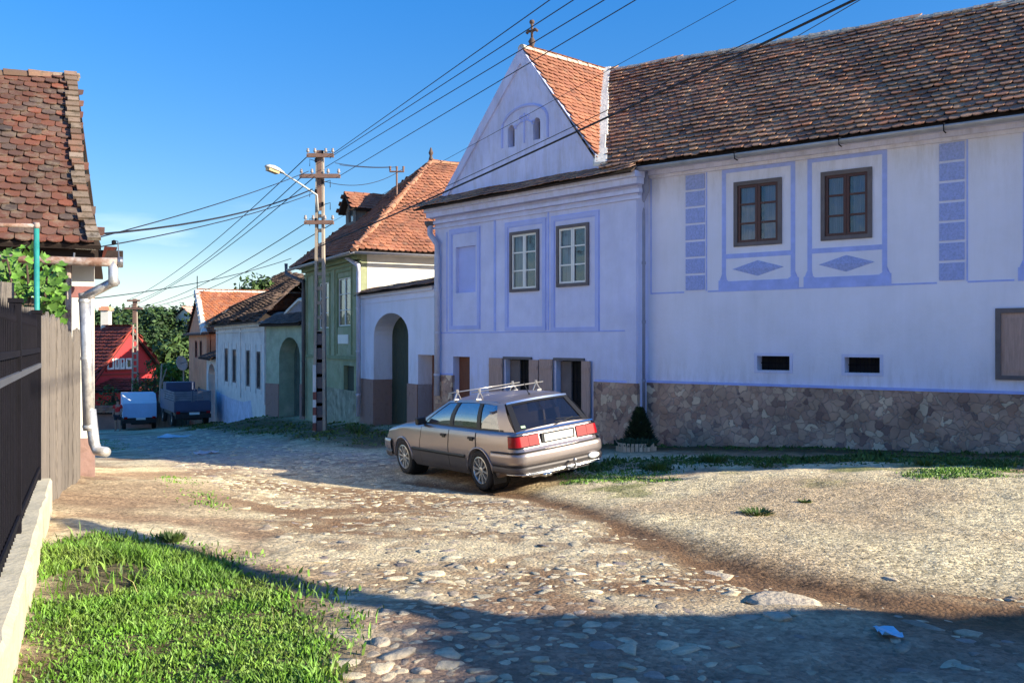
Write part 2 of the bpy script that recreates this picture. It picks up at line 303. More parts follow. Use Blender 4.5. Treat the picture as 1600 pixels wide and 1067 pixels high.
def copy_tree(o, parent=None):
    c = o.copy(); C.objects.link(c); c.parent = parent
    for ch in list(o.children): copy_tree(ch, c)
    return c
def at(px, py, Y):
    return Vector(((px - 800) / FPX * Y, Y, CAMZ - (py - 533.5) / FPX * Y))
rnd = random.Random(5)

# ------------------------------------------------------------ terrain
CT = np.array([(0, 2, .02), (0, 5, 0), (-2.3, 4.35, .02), (-4.3, 8.7, 0), (-3, 1, .06), (3, 5, -.02), (3, 1, .02), (8, 5, .05), (8, 10, .02), (12, 8, .1), (0, 9, -.2), (4, 9.5, -.12),
 (-3, 10, -.24), (-5.6, 12, -.14), (-5.4, 13.5, -.35), (-.43, 14.2, -.67), (.91, 15.08, -.51), (-1.85, 16.39, -.745), (-.51, 17.27, -.58), (8.2, 14.9, -.2), (2.8, 19.3, -.55), (7.2, 12.6, -.07), (3, 14.5, -.33), (-2, 24.2, -.85), (-4.8, 29.6, -1.0),
 (-7.9, 35.7, -1.4), (-10, 38, -1.45), (-15.9, 50, -2.7), (-14.4, 38, -2.3), (-17, 45, -2.78), (-20, 52, -3.35), (-22, 54, -3.45), (-10, 22, -1.15), (-11.4, 30, -1.75), (-18, 34, -2.1), (-22, 44, -2.9), (-30, 60, -4.4), (-20, 70, -5.2), (-50, 75, -6), (-12, 12, -.3),
 (-12, 20, -.9), (15, 20, -.1), (30, 30, 0), (0, 45, -2.4), (20, -10, .4), (-15, 0, .3), (0, -15, .5), (-40, 30, -2.5), (40, 0, 1), (20, 60, -4), (-60, 100, -7), (20, 100, -7), (-2.5, 20, -.9), (-6, 19, -.95)])
_r = np.hypot(CT[:, None, 0] - CT[None, :, 0], CT[:, None, 1] - CT[None, :, 1])
_n = len(CT); _A = np.zeros((_n + 3, _n + 3)); _K = np.where(_r > 0, _r ** 2 * np.log(np.maximum(_r, 1e-9)), 0)
_A[:_n, :_n] = _K + np.eye(_n) * .3; _A[:_n, _n] = 1; _A[:_n, _n + 1:] = CT[:, :2]; _A[_n, :_n] = 1; _A[_n + 1:, :_n] = CT[:, :2].T
_w = np.linalg.solve(_A, np.concatenate([CT[:, 2], np.zeros(3)]))
def terr(x, y):
    x = np.asarray(x, float); y = np.asarray(y, float); z = _w[_n] + _w[_n + 1] * x + _w[_n + 2] * y
    for i in range(_n):
        r2 = (x - CT[i, 0]) ** 2 + (y - CT[i, 1]) ** 2
        z = z + _w[i] * .5 * r2 * np.log(np.maximum(r2, 1e-12))
    far = np.hypot(x, y); k = np.clip((far - 70) / 30, 0, 1); k = k * k * (3 - 2 * k)
    z = np.clip(z, -8, 2)
    return z * (1 - k) + k * (-6.5 + np.clip(far - 100, 0, 400) * .055)
def tz(x, y): return float(terr(x, y))
def gp(px, py):
    dx, dz = (px - 800) / FPX, -(py - 533.5) / FPX
    Y = np.linspace(2, 75, 3000); g = terr(dx * Y, Y); z = CAMZ + dz * Y
    i = int(np.argmax(z <= g)); 
    return (dx * Y[i], Y[i])
def inpoly(x, y, poly):
    ins = np.zeros(np.shape(x), bool); j = len(poly) - 1
    for i in range(len(poly)):
        xi, yi = poly[i]; xj, yj = poly[j]
        c = ((yi > y) != (yj > y)) & (x < (xj - xi) * (y - yi) / (yj - yi + 1e-12) + xi)
        ins ^= c; j = i
    return ins
def dpoly(x, y, pl):
    d = np.full(np.shape(x), 1e9)
    for (a, b) in zip(pl[:-1], pl[1:]):
        ax, ay = a; bx, by = b; L2 = (bx - ax) ** 2 + (by - ay) ** 2
        t = np.clip(((x - ax) * (bx - ax) + (y - ay) * (by - ay)) / L2, 0, 1)
        d = np.minimum(d, np.hypot(x - ax - t * (bx - ax), y - ay - t * (by - ay)))
    return d
def vnoise(x, y, s, seed=0):
    x = x / s; y = y / s; xi = np.floor(x).astype(np.int64); yi = np.floor(y).astype(np.int64); fx = x - xi; fy = y - yi
    fx = fx * fx * (3 - 2 * fx); fy = fy * fy * (3 - 2 * fy)
    def h(a, b):
        n = (a * 374761393 + b * 668265263 + seed * 974634777) & 0x7fffffff
        n = ((n ^ (n >> 13)) * 1274126177) & 0x7fffffff
        return ((n ^ (n >> 16)) & 0xffff) / 65535.
    return (h(xi, yi) * (1 - fx) + h(xi + 1, yi) * fx) * (1 - fy) + (h(xi, yi + 1) * (1 - fx) + h(xi + 1, yi + 1) * fx) * fy
def fbm(x, y, s, seed=0, o=4):
    r = 0; a = 1; t = 0
    for k in range(o): r = r + a * vnoise(x, y, s / 2 ** k, seed + k); t += a; a *= .55
    return r / t
P_ = lambda pts: [gp(*p) for p in pts]
road_poly = [(-.3, 2.), (-.9, 4.3)] + P_([(575, 1010), (500, 900), (400, 815), (330, 755), (250, 715), (175, 690), (165, 678), (340, 668), (470, 700), (600, 712), (640, 745), (800, 765), (900, 792), (1000, 828), (1100, 868), (1185, 903), (1330, 925)]) + [(3.6, 6.), (4.2, 4.2), (4., 2.)]
gravel_poly = P_([(800, 764), (900, 790), (1000, 826), (1100, 866), (1190, 900), (1330, 923), (1450, 950), (1600, 975)]) + [(9, 4.0), (13, 4.), (14, 9)] + P_([(1600, 742), (1400, 742), (1150, 746), (960, 752), (850, 757)])
rill = P_([(650, 752), (800, 768), (900, 792), (1000, 830), (1100, 870), (1180, 900), (1300, 922), (1450, 950)]) + [(4.3, 5.2)]
grass_poly = [(-2.2, 1.)] + P_([(35, 1067), (60, 950), (90, 850), (150, 836), (250, 850), (370, 876), (450, 915), (510, 965), (545, 1020), (550, 1067)]) + [(-.8, 1.)]
verge1 = [(-15.8, 49.8), (-10.2, 38.), (-8.0, 35.6), (-4.9, 29.5), (-2.1, 24.3), (-2.7, 22.), (-5.2, 24.2), (-8.6, 30.5), (-12.2, 36.5), (-17.4, 48.6)]
def build_ground():
    def axis(a, b, d0, lo, hi, g):
        c = list(np.arange(a, b, d0)); s = d0; x = b
        while x < hi: c.append(x); s *= g; x += s
        c.append(hi); s = d0; x = a - d0; pre = []
        while x > lo: pre.append(x); s *= g; x -= s
        pre.append(lo); return np.array(pre[::-1] + c)
    xs = axis(-6.5, 8, .045, -900, 900, 1.045)
    ys = axis(3.6, 11, .035, -120, 1400, 1.012)
    Xg, Yg = np.meshgrid(xs, ys); Z = terr(Xg, Yg)
    road = inpoly(Xg, Yg, road_poly); grav = inpoly(Xg, Yg, gravel_poly) & ~road
    n1 = fbm(Xg, Yg, 1.1, 1); n2 = fbm(Xg, Yg, .25, 9); n3 = fbm(Xg, Yg, 3.5, 17)
    near = np.clip(1 - (np.hypot(Xg, Yg - 8) - 25) / 25, 0, 1)
    Z = Z + near * ((n1 - .5) * .09 + (n2 - .5) * .035)
    dr = dpoly(Xg, Yg, rill); Z = Z - .045 * np.exp(-(dr / .28) ** 2) * near
    Z = Z + np.where(grav, .012 * (fbm(Xg, Yg, .09, 33) - .5) * near, 0)
    sand = np.array((.72, .59, .37)); dirt = np.array((.40, .27, .165)); mud = np.array((.20, .115, .06)); grv = np.array((.74, .62, .39)); soil = np.array((.10, .08, .035)); shaded_ground = np.array((.33, .225, .165)); dustr = np.array((.66, .54, .34))
    def mix(a, b, t): return a + (b - a) * t[..., None]
    col = np.broadcast_to(dirt, Xg.shape + (3,)).copy()
    col = mix(col, sand, np.clip((n1 - .40) * 5, 0, 1))
    rc = mix(np.broadcast_to(dustr, Xg.shape + (3,)), mud * 1.35, np.clip((fbm(Xg, Yg * 1.5, 1.6, 71) - .45) * 7, 0, 1) * .9)
    rc = mix(rc, dirt * .8, np.clip((fbm(Xg, Yg, .22, 171) - .5) * 6, 0, .7))
    rc = mix(rc, shaded_ground, np.clip((5.9 - Yg) / .8, 0, 1) * .75)  # road colour painted darker where the foreground shade falls
    rc = mix(rc, np.array((.56, .42, .33)), np.clip((Yg - 15) / 6, 0, 1) * np.clip(fbm(Xg, Yg, .5, 31) * 1.6, 0, 1))
    soft = lambda poly, w: np.clip(.5 + np.where(inpoly(Xg, Yg, poly), 1, -1) * dpoly(Xg, Yg, poly + [poly[0]]) / w + (n2 - .5) * 1.2, 0, 1)
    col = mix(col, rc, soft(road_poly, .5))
    gc = mix(np.broadcast_to(grv, Xg.shape + (3,)), dirt * 1.15, np.clip((n3 - .50) * 4, 0, .6))
    gc = mix(gc, shaded_ground * .9, np.clip((5.7 - Yg) / .6, 0, 1) * .8)  # shade of the foreground painted into the gravel colour as well
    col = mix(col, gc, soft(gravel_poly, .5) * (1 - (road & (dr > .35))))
    col = mix(col, mud, np.clip(1.1 * np.exp(-((dr + (n1 - .5) * .3) / (.26 + .10 * np.clip(9 - Yg, 0, 3))) ** 2), 0, 1) * np.clip(.6 + n2, 0, 1))
    for (pp, rad) in (((600, 835), .9), ((740, 900), 1.0), ((560, 800), .6), ((900, 925), .8), ((480, 815), .5), ((1080, 925), .6)):
        a = gp(*pp); d = np.hypot((Xg - a[0]) * .6, Yg - a[1]) + (n1 - .5) * 1.2
        col = mix(col, mud * 1.3, np.clip(1.1 - d / (rad * .75), 0, .85) * np.clip(n2 * 2 - .2, 0, 1))
    a = gp(220, 775); d = np.hypot((Xg - a[0]), (Yg - a[1]) * .7); col = mix(col, dirt * .95, np.clip(1.4 - d / 1.2, 0, .8))
    col = mix(col, soil, soft(grass_poly, .25) * .9); col = mix(col, soil, soft(verge1, 1.2) * .8)
    hb = np.clip(1 - dpoly(Xg, Yg, [(-2, 24.2), (2.7, 19.1), (13.7, 10.5)]) / 2.4 + (n1 - .5), 0, 1); col = mix(col, soil * .9, np.clip(hb * 1.5, 0, 1))
    gtint = np.array((.20, .22, .06)); gp2 = np.clip((fbm(Xg, Yg, .8, 55) - .55) * 6, 0, 1) * np.clip((Yg - 11.2) / 1, 0, 1) * np.clip((14.2 - Yg), 0, 1) * (Xg > .5)
    col = mix(col, gtint, gp2 * .8)
    farc = np.clip((np.hypot(Xg, Yg) - 60) / 20, 0, 1); col = mix(col, np.array((.06, .09, .03)), farc)
    col = col * (.85 + .3 * n2)[..., None]
    ny, nx = Xg.shape; idx = np.arange(ny * nx).reshape(ny, nx)
    F = np.stack([idx[:-1, :-1], idx[:-1, 1:], idx[1:, 1:], idx[1:, :-1]], -1).reshape(-1, 4)
    rf = (road[:-1, :-1]).ravel(); gf = (grav[:-1, :-1]).ravel()
    V = np.stack([Xg, Yg, Z], -1).reshape(-1, 3); CC = col.reshape(-1, 3)
    globals()['GZ'] = (xs, ys, Z)
    return V, CC, F, rf, gf, col
def np_mesh(name, V, F, CC, mats, label=None, cat=None, kind=None, extra=None):
    used, inv = np.unique(F, return_inverse=True); Vn = V[used]; Fn = inv.reshape(F.shape); Cn = CC[used]
    mi = np.zeros(len(Fn), np.int32)
    faces4 = Fn
    loops = faces4.ravel(); starts = np.arange(len(faces4)) * 4; tot = np.full(len(faces4), 4)
    if extra is not None:
        EV, EF, EC = extra
        l2 = (EF + len(Vn)).ravel(); starts = np.concatenate([starts, len(loops) + np.arange(len(EF)) * 3]); tot = np.concatenate([tot, np.full(len(EF), 3)])
        mi = np.concatenate([mi, np.ones(len(EF), np.int32)]); loops = np.concatenate([loops, l2]); Vn = np.concatenate([Vn, EV]); Cn = np.concatenate([Cn, EC])
    me = bpy.data.meshes.new(name); me.vertices.add(len(Vn)); me.vertices.foreach_set('co', Vn.astype(np.float32).ravel())
    me.loops.add(len(loops)); me.loops.foreach_set('vertex_index', loops.astype(np.int32))
    me.polygons.add(len(starts)); me.polygons.foreach_set('loop_start', starts.astype(np.int32)); me.polygons.foreach_set('loop_total', tot.astype(np.int32))
    me.polygons.foreach_set('material_index', mi); me.polygons.foreach_set('use_smooth', np.ones(len(starts), bool))
    for m in mats: me.materials.append(m)
    me.update(calc_edges=True)
    a = me.color_attributes.new('Col', 'FLOAT_COLOR', 'POINT'); a.data.foreach_set('color', np.concatenate([Cn, np.ones((len(Cn), 1))], 1).astype(np.float32).ravel())
    me.validate()
    o = bpy.data.objects.new(name, me); C.objects.link(o); return tag(o, label, cat, None, kind)
def gz(x, y):
    xs, ys, Z = GZ
    i = np.clip(np.searchsorted(xs, x) - 1, 0, len(xs) - 2); j = np.clip(np.searchsorted(ys, y) - 1, 0, len(ys) - 2)
    fx = (x - xs[i]) / (xs[i + 1] - xs[i]); fy = (y - ys[j]) / (ys[j + 1] - ys[j])
    return (Z[j, i] * (1 - fx) + Z[j, i + 1] * fx) * (1 - fy) + (Z[j + 1, i] * (1 - fx) + Z[j + 1, i + 1] * fx) * fy
def ico():
    t = (1 + 5 ** .5) / 2
    v = np.array([(-1, t, 0), (1, t, 0), (-1, -t, 0), (1, -t, 0), (0, -1, t), (0, 1, t), (0, -1, -t), (0, 1, -t), (t, 0, -1), (t, 0, 1), (-t, 0, -1), (-t, 0, 1)], float)
    f = [(0, 11, 5), (0, 5, 1), (0, 1, 7), (0, 7, 10), (0, 10, 11), (1, 5, 9), (5, 11, 4), (11, 10, 2), (10, 7, 6), (7, 1, 8), (3, 9, 4), (3, 4, 2), (3, 2, 6), (3, 6, 8), (3, 8, 9), (4, 9, 5), (2, 4, 11), (6, 2, 10), (8, 6, 7), (9, 8, 1)]
    v = [Vector(q).normalized() for q in v]; cache = {}; nf = []
    def mid(a, b):
        k = (min(a, b), max(a, b))
        if k not in cache: v.append(((v[a] + v[b]) / 2).normalized()); cache[k] = len(v) - 1
        return cache[k]
    for a, b, c in f:
        ab, bc, ca = mid(a, b), mid(b, c), mid(c, a); nf += [(a, ab, ca), (b, bc, ab), (c, ca, bc), (ab, bc, ca)]
    return np.array([tuple(q) for q in v]), np.array(nf)
IV, IF = ico()
def stones(pts, size, flat, cols, rg, sink=.45):
    EV, EF, EC = [], [], []
    k = len(IV)
    for i, (x, y) in enumerate(pts):
        s = size[i]; a = rg.uniform(0, 2 * np.pi); ax = rg.uniform(.7, 1.35)
        v = IV.copy(); nrm = rg.normal(size=(7, 3)); nrm /= np.linalg.norm(nrm, axis=1)[:, None]
        nrm[:, 2] *= .35
        for q in nrm:
            q = q / np.linalg.norm(q); d = v @ q; v = v - np.outer(np.clip(d - rg.uniform(.42, .75), 0, 1), q)
        tp = rg.uniform(.35, .6); v[:, 2] = np.where(v[:, 2] > tp, tp + (v[:, 2] - tp) * .25, v[:, 2])
        v = v * (1 + rg.normal(0, .035, (len(v), 1))); v = v * (s * ax, s / ax, s * flat[i]); ca, sa = np.cos(a), np.sin(a)
        v = np.stack([v[:, 0] * ca - v[:, 1] * sa, v[:, 0] * sa + v[:, 1] * ca, v[:, 2]], 1)
        v[:, 2] += v[:, 0] * rg.normal(0, .06) + v[:, 1] * rg.normal(0, .06)
        v += (x, y, float(gz(x, y)) - s * flat[i] * sink)
        EV.append(v); EF.append(IF + i * k); EC.append(np.broadcast_to(cols[i], (k, 3)))
    return np.concatenate(EV), np.concatenate(EF), np.concatenate(EC)
def poisson(n, poly, rmin, rg, xr, yr, mask=None):
    # grid dart throwing with density falling away from the camera
    out = []; cell = {}
    for _ in range(n):
        x = rg.uniform(*xr); y = yr[0] + (yr[1] - yr[0]) * rg.random() ** 1.7
        if mask is not None and not mask(x, y): continue
        out.append((x, y))
    out = np.array(out); out = out[inpoly(out[:, 0], out[:, 1], poly)]
    keep = []
    for x, y in out:
        r = rmin(x, y); c = (int(x // .3), int(y // .3)); ok = True
        for a in (-1, 0, 1):
            for b in (-1, 0, 1):
                for (qx, qy, qr) in cell.get((c[0] + a, c[1] + b), ()):
                    if (qx - x) ** 2 + (qy - y) ** 2 < (max(r, qr)) ** 2 * .8 + (min(r, qr) ** 2) * .6: ok = False; break
                if not ok: break
            if not ok: break
        if ok: cell.setdefault(c, []).append((x, y, r)); keep.append((x, y, r))
    return keep
def do_ground():
    V, CC, F, rf, gf, col = build_ground()
    rg = np.random.default_rng(3)
    xs, ys, Z = GZ
    patch = lambda x, y: fbm(np.array([x]), np.array([y]), 1.3, 91)[0]
    base = rg.random()
    def rm(x, y): return (rg.uniform(.02, .05) if rg.random() < .6 else rg.uniform(.05, .10)) * (1 + max(0, (y - 9)) * .02)
    def mask(x, y):
        d = patch(x, y * 1.0)
        p = np.clip((d - .40) * 5, .12, 1)
        if y < 5.9: p = np.clip((1.6 - x) / 2.2, .10, 1) * np.clip((d - .25) * 4, .15, 1)
        return rg.random() < p
    rl0 = lambda x, y: float(dpoly(np.array([x]), np.array([y]), rill)[0])
    ks = poisson(42000, road_poly, rm, rg, (-9, 5), (3.4, 19), mask)
    ks += poisson(9000, road_poly, lambda x, y: rg.uniform(.07, .15), rg, (-19, 1), (18, 40), lambda x, y: rg.random() < .6)
    ks = [q for q in ks if rl0(q[0], q[1]) > .30 or q[2] < .035]
    pts = [(a, b) for a, b, c in ks]; size = [c * 1.2 for a, b, c in ks]; flat = [rg.uniform(.2, .45) if c < .05 else rg.uniform(.15, .26) for a, b, c in ks]
    cc = []
    for a, b, c in ks:
        k = rg.random(); base = np.array((.76, .64, .43)) if k < .7 else np.array((.46, .37, .27)) if k < .92 else np.array((.34, .28, .25))
        if b < 5.9: base = base * .6 + np.array((.36, .29, .22)) * .42  # near stones recoloured duller for the shaded foreground
        cc.append(base * rg.uniform(.75, 1.15))
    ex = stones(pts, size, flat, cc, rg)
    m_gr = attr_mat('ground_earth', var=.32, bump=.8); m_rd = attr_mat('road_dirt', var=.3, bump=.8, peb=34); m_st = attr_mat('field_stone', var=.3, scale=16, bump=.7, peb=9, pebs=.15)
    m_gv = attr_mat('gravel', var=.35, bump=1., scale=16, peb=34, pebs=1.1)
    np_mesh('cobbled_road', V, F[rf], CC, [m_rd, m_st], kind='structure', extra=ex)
    rl_ = lambda x, y: float(dpoly(np.array([x]), np.array([y]), rill)[0])
    gk = poisson(26000, gravel_poly, lambda x, y: rg.uniform(.008, .022), rg, (0, 9), (4.2, 13), lambda x, y: rl_(x, y) > .42)
    cc = [np.array((.70, .58, .38)) * rg.uniform(.25, 1.25) for _ in gk]
    cc = [c * .7 if g[1] < 5.6 else c for c, g in zip(cc, gk)]  # nearest pebbles dimmed, shade put into their colour
    # small pebbles use a light octahedron
    global IV, IF
    sv, sf = IV, IF
    IV = np.array([(1, 0, 0), (0, 1, 0), (-1, 0, 0), (0, -1, 0), (0, 0, 1), (.0, .0, -1)], float); IF = np.array([(0, 1, 4), (1, 2, 4), (2, 3, 4), (3, 0, 4)])
    exg = stones([(a, b) for a, b, c in gk], [c for a, b, c in gk], [rg.uniform(.5, .8) for _ in gk], cc, rg, .1)
    IV, IF = sv, sf
    np_mesh('gravel_yard', V, F[gf], CC, [m_gv, m_st], kind='structure', extra=exg)
    np_mesh('ground', V, F[~rf & ~gf], CC, [m_gr], kind='structure')
    # loose stones, each its own thing
    spots = [((1075 / 2, 700 + 305 / 2), .075, 'small pale round stone lying alone in the brown mud left of the road middle'),
             ((1390, 902), .075, 'flat dark stone half buried in the gravel near the right edge'), ((1580, 932), .06, 'pale angular stone on gravel at the right edge of the photo'),
             ((1225, 938), .27, 'broad flat pale slab of rock flush with the road beside the muddy rill'), ((620, 1030), .11, 'pale lumpy boulder at the grass corner, largest of that heap'),
             ((655, 1048), .09, 'sunlit boulder in the heap by the grass corner, nearest the camera'), ((590, 1015), .08, 'pale stone in the heap by the grass corner, furthest left'),
             ((963, 746), .06, 'small white stone in the grass behind the parked car'), ((1400, 1000), .05, 'small grey stone in shade just below the blue litter'), ((130, 733), .22, 'flat paving slab lying under the downpipe outlet by the board fence'),
             ((1510, 1038), .08, 'grey stone in shade near the bottom right corner'), ((1215, 970), .10, 'low grey stone in shade just beyond the sunlit slab'), ((1115, 888), .20, 'broad pale stone at the tip of the cobbles beside the rill')]
    for (p, s, lab) in spots:
        x, y = gp(*p)
        v, f, c = stones([(x, y)], [s], [.42 if s < .12 else .28 if s < .18 else .07], [np.array((.50, .45, .36))], rg, .15 if s < .2 else .4)
        mb = MB(); mb.mesh([tuple(q) for q in v], [tuple(int(k) for k in q) for q in f])
        root = Vector((x, y, float(gz(x, y)))); mb.v = [(q[0] - root.x, q[1] - root.y, q[2] - root.z) for q in mb.v]
        o = mb.build('stone', M_stone_loose, None, True); o.location = root; tag(o, lab, 'stone', 'loose stones on the road')
M_stone_loose = M('loose_stone', (.50, .42, .31), .95, .35, 7, 1., 22, col2=(.28, .21, .15), c2=(.5, .7), s2=6)
do_ground()

# grass: one mesh of many blades
def grass(name, polys, n, hmin, hmax, mat, label, broad=.4, wd=.0034, seed=1, dens=None, bias=1.6):
    rg = np.random.default_rng(seed); Vs = []; Fs = []; k = 0
    P = []
    for poly in polys:
        xs = [p[0] for p in poly]; ys = [p[1] for p in poly]
        x = rg.uniform(min(xs), max(xs), n); y = min(ys) + (max(ys) - min(ys)) * rg.random(n) ** bias
        j = .12; m = inpoly(x + rg.normal(0, j, n), y + rg.normal(0, j, n), poly)
        if dens is not None: m &= rg.random(n) < dens(x, y)
        P.append(np.stack([x[m], y[m]], 1))
    P = np.concatenate(P); n = len(P); z = gz(P[:, 0], P[:, 1])
    h = rg.uniform(hmin, hmax, n) * (.25 + 2.6 * fbm(P[:, 0], P[:, 1], .45, seed) ** 2); a = rg.uniform(0, 2 * np.pi, n); w = wd * (1 + np.maximum(P[:, 1] - 6, 0) * .10) * rg.uniform(.7, 1.5, n)
    br = rg.random(n) < broad; w = np.where(br, w * 2.4, w); h = np.where(br, h * .7, h)
    lean = rg.uniform(.15, .75, n) * h; la = rg.uniform(0, 2 * np.pi, n)
    b = np.stack([P[:, 0], P[:, 1], z - .01], 1); d = np.stack([np.cos(a), np.sin(a), 0 * a], 1) * w[:, None]; l = np.stack([np.cos(la), np.sin(la), 0 * la], 1) * lean[:, None]
    up = np.stack([0 * h, 0 * h, h], 1)
    v = np.stack([b - d * .7, b + d * .7, b + l * .35 + up * .6 + d, b + l * .35 + up * .6 - d, b + l + up * .95], 1).reshape(-1, 3)
    i = np.arange(n)[:, None] * 5; q = np.concatenate([i + 0, i + 1, i + 2, i + 3], 1); t = np.concatenate([i + 3, i + 2, i + 4], 1)
    loops = np.concatenate([q.ravel(), t.ravel()]); st = np.concatenate([np.arange(n) * 4, n * 4 + np.arange(n) * 3]); tot = np.concatenate([np.full(n, 4), np.full(n, 3)])
    me = bpy.data.meshes.new(name); me.vertices.add(len(v)); me.vertices.foreach_set('co', v.astype(np.float32).ravel()); me.loops.add(len(loops)); me.loops.foreach_set('vertex_index', loops.astype(np.int32))
    me.polygons.add(len(st)); me.polygons.foreach_set('loop_start', st.astype(np.int32)); me.polygons.foreach_set('loop_total', tot.astype(np.int32)); me.materials.append(mat); me.update(calc_edges=True)
    o = bpy.data.objects.new(name, me); C.objects.link(o); tag(o, label, 'grass', None, 'stuff'); return o
grass('grass', [grass_poly], 210000, .03, .09, m_grass, 'lush bright green grass and clover beside the low concrete wall', seed=2,
      dens=lambda x, y: np.clip(fbm(x, y, .6, 5) * 3 - .25, .25, 1) * np.where(np.hypot(x + 2.75, (y - 6.1) * .6) < .33, .06, 1) * np.clip(dpoly(x, y, grass_poly[3:-1]) / .3, .12, 1))
verge1 = [(-15.8, 49.8), (-10.2, 38.), (-8.0, 35.6), (-4.9, 29.5), (-2.1, 24.3), (-2.7, 22.), (-5.2, 24.2), (-8.6, 30.5), (-12.2, 36.5), (-17.4, 48.6)]
m_straw = M('dry_straw', (.46, .40, .17), .8, .3, 3, 0, island=.4)
grass('dry_grass', [grass_poly], 260, .06, .15, m_straw, 'sparse dry straw stalks sticking out of the foreground lawn', broad=0, wd=.0014, seed=9)
wallb = [(-2.2, 23.6), (2.5, 18.6), (9.2, 13.3), (9.6, 13.9), (2.9, 19.2), (-2., 24.1)]
grass('verge_grass', [verge1, wallb, P_([(925, 722), (1600, 712), (1600, 730), (1440, 728), (1100, 730), (1040, 738), (900, 738)])], 26000, .02, .08, m_grass_dk, 'short dark grass and weeds along the foot of the house walls', seed=4,
      dens=lambda x, y: np.clip((fbm(x, y, .9, 8) - .36) * 5, .08, 1), wd=.006, bias=1)
grass('grass_patches', [P_([(1430, 734), (1600, 730), (1600, 746), (1420, 748)]), P_([(870, 742), (1060, 738), (1060, 752), (880, 758)]), P_([(150, 688), (205, 694), (195, 703), (150, 700)]), P_([(250, 745), (275, 745), (360, 800), (335, 805)])], 5200, .015, .045, m_grass, 'thin sunlit grass patches scattered at the edge of the gravel', seed=6, bias=1)

# ------------------------------------------------------------ facade frames
class Fr:
    def __init__(s, a, b):
        s.a = Vector((a[0], a[1], 0)); s.d = Vector((b[0] - a[0], b[1] - a[1], 0)); s.L = s.d.length; s.d.normalize()
        s.n = Vector((s.d.y, -s.d.x, 0))       # outward (to the viewer's side) when a is left and b right
        if s.n.dot(Vector((0, 0, 0)) - s.a) < 0: s.n = -s.n
    def P(s, u, z, o=0.): q = s.a + s.d * u + s.n * o; return Vector((q.x, q.y, z))
    def px(s, px, py=533.5, o=0.):
        r = Vector(((px - 800) / FPX, 1, 0)); a = s.a + s.n * o
        k = a.dot(s.n) / r.dot(s.n); h = r * k; return ((h - a).dot(s.d), CAMZ - (py - 533.5) / FPX * k)
    def U(s, px): return s.px(px)[0]
    def Z(s, px, py): return s.px(px, py)[1]
    def rect(s, x0, y0, x1, y1):
        # pixel rectangle (corner points on left and right edge, mean heights)
        u0, za = s.px(x0, y0); u1, zb = s.px(x1, y1); return u0, u1, za, zb
def fbox(mb, F, u0, u1, z0, z1, o0, o1):
    mb.box8([F.P(u0, z0, o1), F.P(u1, z0, o1), F.P(u1, z0, o0), F.P(u0, z0, o0), F.P(u0, z1, o1), F.P(u1, z1, o1), F.P(u1, z1, o0), F.P(u0, z1, o0)])
def arch_pts(u0, u1, z0, zspring, ztop, n=12):
    c = (u0 + u1) / 2; r = (u1 - u0) / 2
    return [(u0, z0), (u1, z0)] + [(c + r * math.cos(math.pi * k / n), zspring + (ztop - zspring) * math.sin(math.pi * k / n)) for k in range(0, n + 1)]
def R4(u0, u1, z0, z1): return [(u0, z0), (u1, z0), (u1, z1), (u0, z1)]
def wall(mb, F, outer, holes=(), off=0., reveal=.25):
    loops = [[Vector((u, z, 0)) for u, z in outer]] + [[Vector((u, z, 0)) for u, z in h] for h in holes]
    tri = tessellate_polygon(loops); flat = [p for l in loops for p in l]
    for t in tri: mb.quad(*[F.P(flat[i].x, flat[i].y, off) for i in t])
    for l in loops:
        for i in range(len(l)):
            a, b = l[i], l[(i + 1) % len(l)]
            mb.quad(F.P(a.x, a.y, off), F.P(b.x, b.y, off), F.P(b.x, b.y, off - reveal), F.P(a.x, a.y, off - reveal))
def body(mb, F, u0, u1, depth, z0, z1, o=-.25):
    # side and back walls behind a facade
    a, b, c, d = F.P(u0, z0, o), F.P(u1, z0, o), F.P(u1, z0, -depth), F.P(u0, z0, -depth)
    up = Vector((0, 0, z1 - z0))
    for p, q in ((a, d), (d, c), (c, b)): mb.quad(p, q, q + up, p + up)
